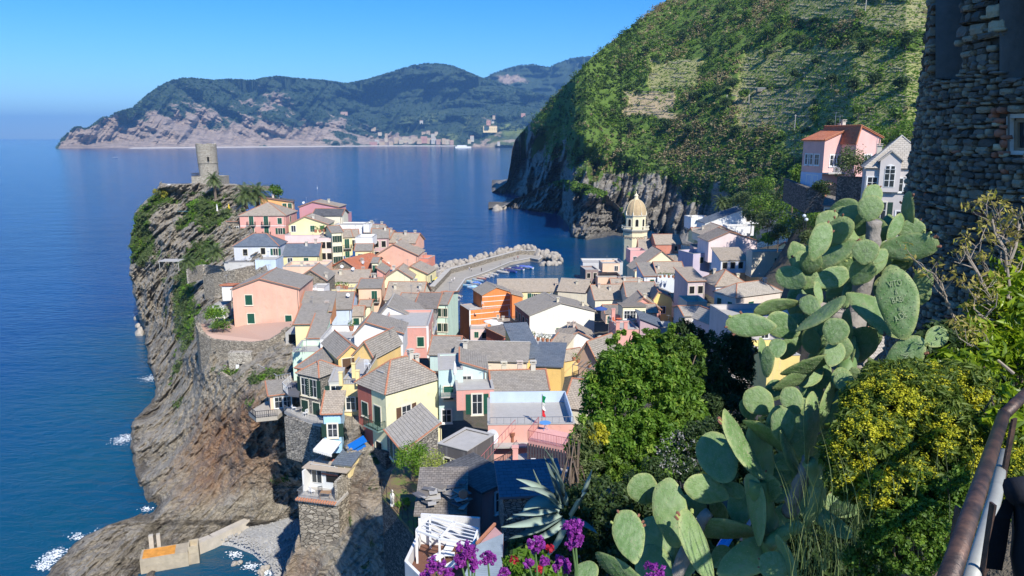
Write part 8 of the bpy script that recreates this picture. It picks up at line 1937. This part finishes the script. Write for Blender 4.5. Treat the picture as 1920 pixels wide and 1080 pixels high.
# ---- cliff side balcony house, blue house awning, tiled balcony
def cliff_balcony():
    z0 = P(590, 960, 80).z; D = 80; r = thing('balcony_house', 'pale balcony house with red tiled edge on a rock-built base above the beach', 'house', (0, 0, 0))
    fl = P(556, 935, D); W = 4.8; u = Vector((math.cos(R(-14)), math.sin(R(-14)), 0)); v = Vector((-u.y, u.x, 0)); H = 2.7
    def bx(nm, x0, x1, y0, y1, za, zb, mt, par=r):
        m = MB(); vs = [fl+u*x+v*y+Vector((0, 0, z)) for x, y in ((x0, y0), (x1, y0), (x1, y1), (x0, y1)) for z in (za, zb)]
        m.add(vs, [(0, 2, 3, 1), (2, 4, 5, 3), (4, 6, 7, 5), (6, 0, 1, 7), (0, 6, 4, 2), (1, 3, 5, 7)]); return m.obj(nm, mt, par)
    bx('masonry_base', .1, W+.4, .2, 5, -9, -.25, masonry('warm', 1.3)); bx('floor', -.15, W+.3, -.1, 5, -.25, 0, CONC)
    bx('back_wall', 0, W, 3.2, 3.5, 0, H, stucco((.68, .7, .7), .3)); bx('left_wall', -.05, .15, 1.6, 3.2, 0, H, WHITE); bx('right_wall', W-.2, W+.1, .6, 3.5, 0, H*.9, masonry('pale', 2.2)); bx('roof', -.4, W+.6, 2.2, 4.6, H+.02, H+.14, rooftile('tan'))
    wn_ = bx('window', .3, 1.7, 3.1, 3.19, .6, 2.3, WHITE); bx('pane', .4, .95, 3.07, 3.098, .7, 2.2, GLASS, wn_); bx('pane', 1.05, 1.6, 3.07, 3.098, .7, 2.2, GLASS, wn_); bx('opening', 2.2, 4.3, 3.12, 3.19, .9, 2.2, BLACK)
    for k in range(16):
        m = MB(); c = fl+u*(.1+k*.32)+v*(-.35); m.bar(c, c+v*.5+Vector((0, 0, .12)), .17, .13, n=6); m.obj('edge_tile', TERRA, r)
    m = MB(); f2 = lambda x, y: fl+u*x+v*y; railing(m, f2(.05, .1), f2(W, .1), 1.0, 30, w=.022); railing(m, f2(.05, .1), f2(.05, 1.6), 1.0, 8, w=.022); m.obj('railing', STEEL, r)
    furn_table('brown folding table on the cliff balcony house', f2(3.2, 1.0), .4, (.35, .22, .13), square=True); furn_chair('black plastic chair on the cliff balcony house', f2(2.3, 1.5), .5, (.05, .05, .06), 1.1); furn_chair('white chair at the left end of the cliff balcony', f2(1.2, 1.4), 2.5, s=1.1)
    # tiled balcony above
    p = P(583, 884, 83); u2 = Vector((math.cos(R(-16)), math.sin(R(-16)), 0)); v2 = Vector((-u2.y, u2.x, 0)); r2 = thing('tiled_balcony', 'red-tiled balcony with white rail and flower pots under the awning', 'balcony', (0, 0, 0))
    m = MB(); Wb = 3.6; vs = [p+u2*x+v2*y+Vector((0, 0, z)) for x, y in ((0, 0), (Wb, 0), (Wb, 4), (0, 4)) for z in (-.2, 0)]; m.add(vs, [(0, 2, 3, 1), (2, 4, 5, 3), (4, 6, 7, 5), (6, 0, 1, 7), (0, 6, 4, 2), (1, 3, 5, 7)]); m.obj('floor', plain((.42, .15, .1), .8, var=.3, sc_=4, key='red_floor_tiles'), r2)
    m = MB(); vs = [p+u2*x+v2*y+Vector((0, 0, z)) for x, y in ((.1, .15), (Wb+1.5, .15), (Wb+1.5, 4), (.1, 4)) for z in (-3.4, -.2)]; m.add(vs, [(0, 2, 3, 1), (2, 4, 5, 3), (4, 6, 7, 5), (6, 0, 1, 7)]); m.obj('wall_below', masonry('warm', 1.8), r2)
    m = MB(); railing(m, p, p+u2*Wb, 1.0, 26, w=.022); railing(m, p, p+v2*3.2, 1.0, 20, w=.022); m.obj('railing', plain((.6, .6, .6), .5), r2)
    h('small yellow house end with one window beside the tiled balcony', 628, 868, 82.5, -14, 657, 4, (.86, .7, .36), 'shf', .7, 'blue', 905, 'f.3,1.2k', trim=False, sh='d')
    furn_table('white table among chairs on the red-tiled balcony', p+u2*2.2+v2*1.3, .35); furn_chair('white chair left of the table on the red-tiled balcony', p+u2*1.6+v2*1.0, 2); furn_chair('white chair right of the table on the red-tiled balcony', p+u2*2.9+v2*1.2, 4)
    for k, lb in enumerate(('red potted flowers on the red-tiled balcony corner', 'orange potted flowers behind the white table')):
        q = p+u2*(.5+k*.5)+v2*2.2; rr = thing('flower_pot', lb, 'potted plant', q); m = MB(); m.lathe([(.16, 0), (.22, .3)], 10); m.obj('pot', TERRA, rr); leafcloud('foliage', [(0, 0, .5)], np.array([.3, .3, .25]), 60, .12, [leafmat('red_pot_flowers', (.05, .1, .02), (.5, .12, .03), (.6, .3, .05)), LIME][k], rr)
    m = MB(); a, b, c, d = P(606, 822, 84.5), P(640, 828, 84), P(622, 852, 81.5), P(587, 842, 82); n = 10; aw = thing('awning', 'white scalloped awning stretched from the light blue cliff house', 'awning', a)
    for k in range(n):
        t0, t1 = k/n, (k+1)/n; vs = [a.lerp(b, t0)-a, a.lerp(b, t1)-a, d.lerp(c, t1)-a, d.lerp(c, t0)-a]; m.add(vs+[x-Vector((0, 0, .04)) for x in vs], [(0, 1, 2, 3), (4, 7, 6, 5)]); e0, e1 = vs[3], vs[2]; m.add([e0, e1, e1-Vector((0, 0, .28)), e0.lerp(e1, .5)-Vector((0, 0, .4)), e0-Vector((0, 0, .28))], [(0, 1, 2, 3, 4)])
    m.obj('canvas', plain((.72, .7, .66), .8, key='canvas'), aw)
    m = MB(); m.bar(b-a-Vector((0, 0, .1)), c-a, .05); m.bar(-Vector((0, 0, .1)), d-a, .05); m.obj('arm', STEEL, aw)
    q = P(668, 832, 84.5); m = MB(); M_ = Matrix.Rotation(R(-32), 3, 'Y'); m.box((0, 0, 0), (2.6, .1, .9), 0, 0, M_); m.box((.3, .3, -.7), (1.6, .1, .45), 0, 0, M_); tag(m.obj('blue_tarpaulin', plain((.01, .16, .6), .4, key='blue_sheet'), None, q), 'bright blue sheet sloping at the foot of the narrow yellow house', 'sheet')
cliff_balcony()
def path_bits():
    z = P(560, 775, 99).z; o, q = slab('white_chair_terrace', 'grey cliff terrace with two white chairs below the stone house', 'terrace', [(533, 772), (545, 760), (605, 778), (606, 798), (565, 788)], z, .3, CONC)
    furn_chair('left white garden chair on the cliff terrace', Pz(551, 770, z), 2.2, s=1.15); furn_chair('right white garden chair on the cliff terrace', Pz(573, 780, z), 4.2, s=1.15); furn_table('grey round table between the white garden chairs', Pz(562, 774, z), .45, (.25, .24, .23))
    r = thing('terrace_railing', 'thin railing round the white chair terrace', 'railing', (0, 0, 0)); m = MB(); railing(m, q[0], q[4], 1.0, 16, w=.025); railing(m, q[4], q[3], 1.0, 16, w=.025); m.obj('rail', STEEL, r)
    z = P(556, 728, 101).z; o, q = slab('iron_balcony_deck', 'dark balcony deck with table left of the shuttered stone house', 'deck', [(530, 730), (546, 716), (566, 722), (560, 742), (540, 740)], z, .25, plain((.12, .12, .13), .7)); r = thing('deck_railing', 'white railing of the dark balcony deck', 'railing', (0, 0, 0)); m = MB(); railing(m, q[0], q[4], 1.0, 9, w=.03); railing(m, q[0], q[1], 1.0, 9, w=.03); m.obj('rail', WHITE, r)
    furn_table('dark table on the balcony deck', Pz(552, 728, z), .45, (.08, .08, .09)); furn_chair('grey chair on the dark balcony deck', Pz(543, 730, z), 1.0, (.3, .3, .32))
    r = thing('path_railing', 'wooden railing along the cliff path from the bastion to the small hut', 'railing', (0, 0, 0)); m = MB(); pts = [P(484, 695, 124), P(505, 706, 121), P(520, 716, 117), P(545, 712, 113)]
    for a, b in zip(pts[:-1], pts[1:]): railing(m, a, b, 1.1, 5, w=.07)
    m.obj('rail', plain((.5, .47, .42), .9), r)
    z = P(500, 768, 104).z; o, q = slab('hut_terrace', 'small cliff terrace in front of the little yellow hut', 'terrace', [(466, 772), (500, 752), (545, 758), (520, 780), (480, 784)], z, .6, plain((.4, .36, .3), .9, var=.3)); r = thing('hut_railing', 'dark railing round the little yellow hut terrace', 'railing', (0, 0, 0)); m = MB(); railing(m, q[0], q[4], 1.0, 10, w=.04); railing(m, q[4], q[3], 1.0, 10, w=.04); m.obj('rail', IRON, r)
    furn_table('round patio table on the mint green house terrace', P(560, 660, 112.5), .5, (.25, .25, .26)); furn_chair('left wicker chair on the mint green terrace', P(554, 662, 112), 1.4, (.3, .3, .3), 1.2); furn_chair('right wicker chair on the mint green terrace', P(567, 664, 111.6), 4.2, (.3, .3, .3), 1.2)
path_bits()
def parasol(label, p, rad, c, h_=2.3, group=None):
    r = thing('parasol', label, 'parasol', p, 0, group); m = MB(); m.bar((0, 0, 0), (0, 0, h_+.2), .06, n=8); m.obj('pole', STEEL, r); m = MB(); n = 8; vs = [(0, 0, h_+.35)]+[(rad*math.cos(2*math.pi*k/n), rad*math.sin(2*math.pi*k/n), h_-.1) for k in range(n)]+[(rad*math.cos(2*math.pi*k/n), rad*math.sin(2*math.pi*k/n), h_-.28) for k in range(n)]
    m.add(vs, [(0, 1+k, 1+(k+1) % n) for k in range(n)]+[(1+k, 9+k, 9+(k+1) % n, 1+(k+1) % n) for k in range(n)]); m.obj('canopy', plain(c, .8, key='parasol_cloth'), r)
parasol('left white parasol on the curved terrace beside the orange house', P(920, 617, 192), 1.9, (.8, .78, .74)); parasol('right white parasol on the curved terrace beside the orange house', P(932, 622, 190), 2.0, (.8, .78, .74))
q = P(838, 952, 60)
def closed_umb(label, p, h_, c): 
    r = thing('closed_parasol', label, 'parasol', p); m = MB(); m.bar((0, 0, 0), (0, 0, h_), .05, n=6); m.obj('pole', STEEL, r); m = MB(); m.lathe([(.18, h_*.25), (.26, h_*.4), (.16, h_*.8), (.03, h_)], 10); m.obj('canopy', plain(c, .8, key='parasol_cloth'), r)
closed_umb('white closed parasol on the pale teal balcony', P(853, 712, 86.8), 2.4, (.78, .77, .74)); closed_umb('white closed parasol on the castle garden terrace', P(408, 403, 230), 3.4, (.8, .8, .8)); closed_umb('yellow closed parasol on the castle garden terrace', P(430, 400, 228), 3.0, (.8, .55, .03)); closed_umb('pale closed parasol beside the cream stone block', P(1477, 500, 186), 4.2, (.7, .66, .6))
# balconies on named houses
def balcony_on(root, face, s0, s1, dz, out, rail=IRON, deck=CONC, hh=1.0):
    W, dep, H = root['W'], root['dep'], root['H']; m = MB(); r = MB(); z = H-dz
    if face == 'f': a, b, o = Vector((s0*W, 0, z)), Vector((s1*W, 0, z)), Vector((0, -out, 0))
    elif face == 'l': a, b, o = Vector((0, s0*dep, z)), Vector((0, s1*dep, z)), Vector((-out, 0, 0))
    else: a, b, o = Vector((W, s0*dep, z)), Vector((W, s1*dep, z)), Vector((out, 0, 0))
    vs = [a, b, b+o, a+o]; m.add([p-Vector((0, 0, .18)) for p in vs]+vs, [(0, 1, 2, 3), (4, 7, 6, 5), (0, 4, 5, 1), (1, 5, 6, 2), (2, 6, 7, 3), (3, 7, 4, 0)])
    bo = m.obj('balcony', deck, root); e = o*.97; railing(r, a+e, b+e, hh); railing(r, a, a+e, hh); railing(r, b, b+e, hh); r.obj('railing', rail, bo); return bo
balcony_on(BY, 'l', .05, .55, 4.6, 1.1, DSH, plain((.2, .3, .25), .7)); put_window(BY, 0, BY['dep']*.3, BY['H']-3.4, -math.pi/2, 'd', 80, 1.0, 'd'); put_window(BY, 0, BY['dep']*.75, BY['H']-3.2, -math.pi/2, 'g', 80, 1.0, 'd'); put_window(BY, 0, BY['dep']*.3, BY['H']-7.6, -math.pi/2, 'k', 80, 1.1, 'd')
m = MB(); m.bx(-.03, -.005, BY['dep']*.5, BY['dep']-.02, 0, BY['H']-.25); m.obj('red_wall_strip', stucco((.48, .15, .11), .3), BY)
m = MB(); W_, D_, H_ = BY['W'], BY['dep'], BY['H']; m.bx(.3, 1.5, 2.0, 3.4, H_+.6, H_+1.5); m.bx(.25, 1.55, 1.95, 3.45, H_+1.5, H_+1.58, 1); m.obj('roof_hatch', [plain((.6, .6, .6), .6), CONC], BY, (1.2, .4, 0), (0, 0, 0))
balcony_on(PG, 'l', .05, .95, 3.2, 1.8); m = MB()
Wp, Dp, Hp = PG['W'], PG['dep'], PG['H']
for k in range(5): m.bar((-1.7, Dp*(.05+k*.22), Hp-.9), (0, Dp*(.05+k*.22), Hp-.4), .07)
m.bar((-1.7, Dp*.05, Hp-.9), (-1.7, Dp*.93, Hp-.9), .08); m.bar((-1.7, Dp*.05, Hp-3.2), (-1.7, Dp*.05, Hp-.9), .07); m.bar((-1.7, Dp*.93, Hp-3.2), (-1.7, Dp*.93, Hp-.9), .07); m.obj('pergola_frame', STEEL, PG)
m = MB(); m.bx(-.03, -.004, .02, WB['dep']-.02, 0, WB['H']-.3); m.obj('side_wall', stucco((.42, .2, .16), .4), WB)
for s_ in (.15, .4, .65, .88): put_window(WB, -.03, WB['dep']*s_, WB['H']-2.6, -math.pi/2, 'g' if s_ != .4 else 'k', 178, 1.2, 'd')
for s_ in (.2, .5, .8): put_window(WB, -.03, WB['dep']*s_, WB['H']-6.2, -math.pi/2, 'g', 178, 1.0, 'd')
balcony_on(TEAL, 'f', .08, .9, 2.9, 1.6, plain((.03, .16, .12), .5, key='green_iron'), CONC)
balcony_on(TR, 'l', .0, 1.0, 4.3, 2.2, STEEL, WHITE); balcony_on(WB, 'l', .1, .95, 4.2, 1.6, IRON, plain((.4, .2, .15), .8)); rail_on(OR1, 'lf', None, mat=WHITE)
def pot(label, p, s, mt, group):
    r = thing('potted_plant', label, 'potted plant', p, 0, group); m = MB(); m.lathe([(.16*s, 0), (.24*s, .35*s), (.24*s, .4*s)], 10); m.obj('pot', TERRA, r); leafcloud('foliage', [(0, 0, .65*s)], np.array([.36*s, .36*s, .34*s]), 50, .16*s, mt, r)
def pots(pts, D, s, lb, grp, top=None):
    for px, py in pts: pot(lb, P(px, py, D), s, random.choice([GREEN, OLIVE, LIME]), grp)
pots([(632, 541), (638, 540), (645, 541), (650, 542)], 162, 1.7, 'terracotta pot with green plant along the brown roof terrace parapet', 'pots on the brown roof terrace')
pots([(992, 634), (1000, 636), (1009, 639), (1018, 640), (1026, 641), (1034, 642)], 150.5, 1.7, 'bushy pot plant along the edge of the white roof terrace below the white gable house', 'pots on the white roof terrace')
pots([(592, 436), (600, 436), (608, 435)], 205, 2.0, 'leafy pot plant on the terrace below the yellow gabled house', 'pots below the yellow gabled house')
pots([(1238, 521), (1246, 520), (1254, 521), (1262, 521)], 202, 1.6, 'plant on the flower shelf of the white-blue house', 'flower shelf plants')
pots([(1076, 676), (1084, 680), (1106, 690)], 109, 1.3, 'pot plant on the glazed pergola balcony', 'pots on the pergola balcony')
pots([(659, 620)], 117, 1.9, 'small palm in a pot on the white roof terrace', None)
# furniture on mid terraces
for i, (px, py, D, lb) in enumerate(((1018, 634, 151, 'white chair on the white roof terrace below the white gable house'), (1008, 634, 152, 'second white chair further left on the same white roof terrace'), (646, 646, 112, 'white plastic chair on the long white parapet terrace'), (968, 606, 170, 'dark chair on the red balcony of the large white house'), (905, 572, 208, 'white chair on the round terrace of the orange house'), (590, 548, 151, 'white chair on the small white balcony'), (689, 690, 92, 'white deck chair on the roof terrace of the narrow yellow house'))): furn_chair(lb, P(px, py, D), random.random()*6, (.05, .05, .05) if 'dark' in lb else (.8, .8, .8), 1.3)
# posts on the narrow yellow roof terrace
for px, py, hh in ((639, 704, 1.7), (671, 712, 1.9), (663, 690, 1.9)):
    p = P(px, py, 89.5 if py > 700 else 92.5); r = (YN.matrix_basis.inverted()@p); m = MB(); m.bx(r.x-.22, r.x+.22, r.y-.22, r.y+.22, YN['H'], YN['H']+hh); m.bx(r.x-.28, r.x+.28, r.y-.28, r.y+.28, YN['H']+hh, YN['H']+hh+.08); m.obj('terrace_post', stucco((.86, .68, .33), .3), YN)
rail_on(YN, 'fr', mat=IRON)
# laundry
def laundry(label, a, b, n, cols_, hh=.8):
    r = thing('washing_line', label, 'laundry', a); m = MB(); m.bar((0, 0, 0), b-a, .02); m.obj('line', STEEL, r)
    for k in range(n):
        t = (k+.5)/n; p = (b-a)*t; w = (b-a).length/n*.42; d = (b-a).normalized()*w; m = MB(); vs = [p-d, p+d, p+d*.95-Vector((0, .08, hh*random.uniform(.7, 1.1))), p-d*.9-Vector((0, .03, hh*random.uniform(.7, 1.1)))]; m.add(vs+[v+Vector((0, .02, 0)) for v in vs], [(0, 1, 2, 3), (7, 6, 5, 4), (0, 4, 5, 1), (2, 6, 7, 3)]); m.obj('cloth', plain(random.choice(cols_), .9), r)
laundry('washing line with blue and white clothes on the peach ochre house', P(1129, 543, 242), P(1147, 544, 242), 6, [(.2, .3, .6), (.75, .75, .75), (.6, .15, .15)]); laundry('large white sheets drying on the white terrace at the top of the lane', P(1302, 406, 258), P(1318, 406, 258), 2, [(.8, .8, .8)], 3.2)
laundry('white sheets on the valley terrace beside the mauve house', P(1346, 545, 158), P(1354, 546, 158), 1, [(.78, .78, .78)], 2.4)
parasol('blue parked sunshade on the coral terrace', P(1126, 590, 148), 1.4, (.05, .1, .3), 1.4); furn_table('orange-red table on the coral roof terrace with red pillars', P(1160, 604, 144), .6, (.7, .16, .05)); furn_chair('orange-red chair on the coral roof terrace', P(1152, 606, 144), 1, (.7, .16, .05), 1.3)
for px, py in ((1158, 612), (1173, 612), (1150, 588)):
    p = P(px, py, 140 if py > 600 else 149); m = MB(); m.bx(-.35, .35, -.3, .3, -1.5, .9); m.bx(-.42, .42, -.36, .36, .9, 1.02); tag(m.obj('terrace_pillar', stucco((.74, .36, .3), .3), None, p), 'pink terrace pillar standing on the coral roof terraces', 'pillar', 'pink terrace pillars')
# pergola frame roof terrace rail right of the mint house etc.
# solar / skylights as small parts near centre
# lamps in the grove
def lamp(label, px, py, D):
    p = P(px, py, D); r = thing('street_lamp', label, 'street lamp', p, 0, 'globe lamps in the grove'); m = MB(); m.bar((0, 0, -4), (0, 0, 0), .1, n=6); m.obj('pole', IRON, r); m = MB(); m.lathe([(.05, -.4), (.33, -.2), (.4, .05), (.3, .3), (.05, .42)], 12); m.obj('globe', plain((.6, .66, .7), .3), r)
lamp('larger white globe lamp among the dark trees', 1508, 405, 160); lamp('smaller white globe lamp just below the larger one', 1512, 412, 163)
# the dark yard terrace with carport on the cliff garden
m = MB(); p = P(322, 488, 196); m.box((0, 0, 0), (5.5, 4, .15)); m.bar((-2.5, -1.8, 0), (-2.5, -1.8, -2.6), .12); m.bar((2.5, -1.8, 0), (2.5, -1.8, -2.6), .12); tag(m.obj('garden_canopy', [CONC], None, p), 'small flat canopy on posts in the cliff garden left of the shaggy palm', 'canopy')
m = MB(); p = P(348, 396, 238); m.box((0, 0, 0), (4.6, 1.6, .08), R(6)); tag(m.obj('teal_shade_cloth', plain((.04, .13, .17), .8), None, p), 'teal shade cloth under the castle terrace', 'shade cloth')
h('small white garden house below the arbour left of the large salmon house', 398, 574, 146, 2, 420, 4, WHT, 'flat', by=598, w='f.5,1.4g', par=.1)

def corrugated():
    z = P(905, 1035, 38).z; q = [Pz(x, y, z) for x, y in [(928, 985), (944, 1000), (940, 1100), (862, 1100), (894, 1022)]]
    r = thing('corrugated_shed', 'lean-to shed with blue-grey corrugated roof at the bottom edge', 'shed'); m = MB(); m.prism([(p.x, p.y) for p in q], z-5, z-.1); m.obj('wall', stucco((.5, .3, .3), .4), r)
    a, b, c, d = q[3], q[2], q[1], q[4]; m = MB(); n = 26
    for k in range(n*2):
        t0, t1 = k/(2*n), (k+1)/(2*n); h0, h1 = (.05, 0) if k % 2 else (0, .05); up = Vector((0, 0, 1)); m.add([a.lerp(d, t0)+up*h0, b.lerp(c, t0)+up*h0, b.lerp(c, t1)+up*h1, a.lerp(d, t1)+up*h1], [(0, 1, 2, 3)])
    m.obj('roof', plain((.22, .27, .32), .5, .2, var=.35, sc_=1.5, key='corrugated_sheet'), r)
    for k, (p, w) in enumerate(((q[4], q[0]),)): m = MB(); m.bar(p+Vector((0, 0, .1)), w+Vector((0, 0, .1)), .14); m.obj('verge_tiles', TERRA, r)
corrugated()

def cable(label, a, b, sag):
    m = MB(); pts = [a.lerp(b, t/10)-Vector((0, 0, sag*4*(t/10)*(1-t/10))) for t in range(11)]; m.tube([p-a for p in pts], .035, 4); tag(m.obj('overhead_cable', IRON, None, a), label, 'cable')
cable('thin cable strung from the ochre house to the white roof terrace', P(690, 655, 103), P(1000, 632, 152), 3.0)
cable('thin cable hanging from the pergola balcony roof across the lane', P(1070, 655, 112), P(1196, 560, 170), 2.5)
cable('thin cable between the cream gable house and the mauve street house', P(1276, 505, 228), P(1302, 455, 230), 1.0)
cable('thin cable running up from the grove to the hillside pole', P(1490, 352, 200), hill_at(1489, 250)+Vector((0, 0, 9)), 4)
cable('thin cable between the two upper poles on the terraced hillside', hill_at(1361, 205)+Vector((0, 0, 8)), hill_at(1489, 250)+Vector((0, 0, 9)), 4)
# ---------------------------------------------------------------- haze
def haze():
    b = MB(); b.bx(-34000, 34000, -300, 31500, -40, 900)
    m = bpy.data.materials.new('haze_air'); m.use_nodes = True; t = m.node_tree; t.nodes.clear()
    o = t.nodes.new('ShaderNodeOutputMaterial'); v = t.nodes.new('ShaderNodeVolumePrincipled')
    v.inputs['Color'].default_value = (.22, .52, 1, 1); v.inputs['Density'].default_value = HAZE; v.inputs['Anisotropy'].default_value = .0
    t.links.new(v.outputs[0], o.inputs['Volume'])
    tag(b.obj('haze', m), kind='stuff')
HAZE = 6e-5
haze()
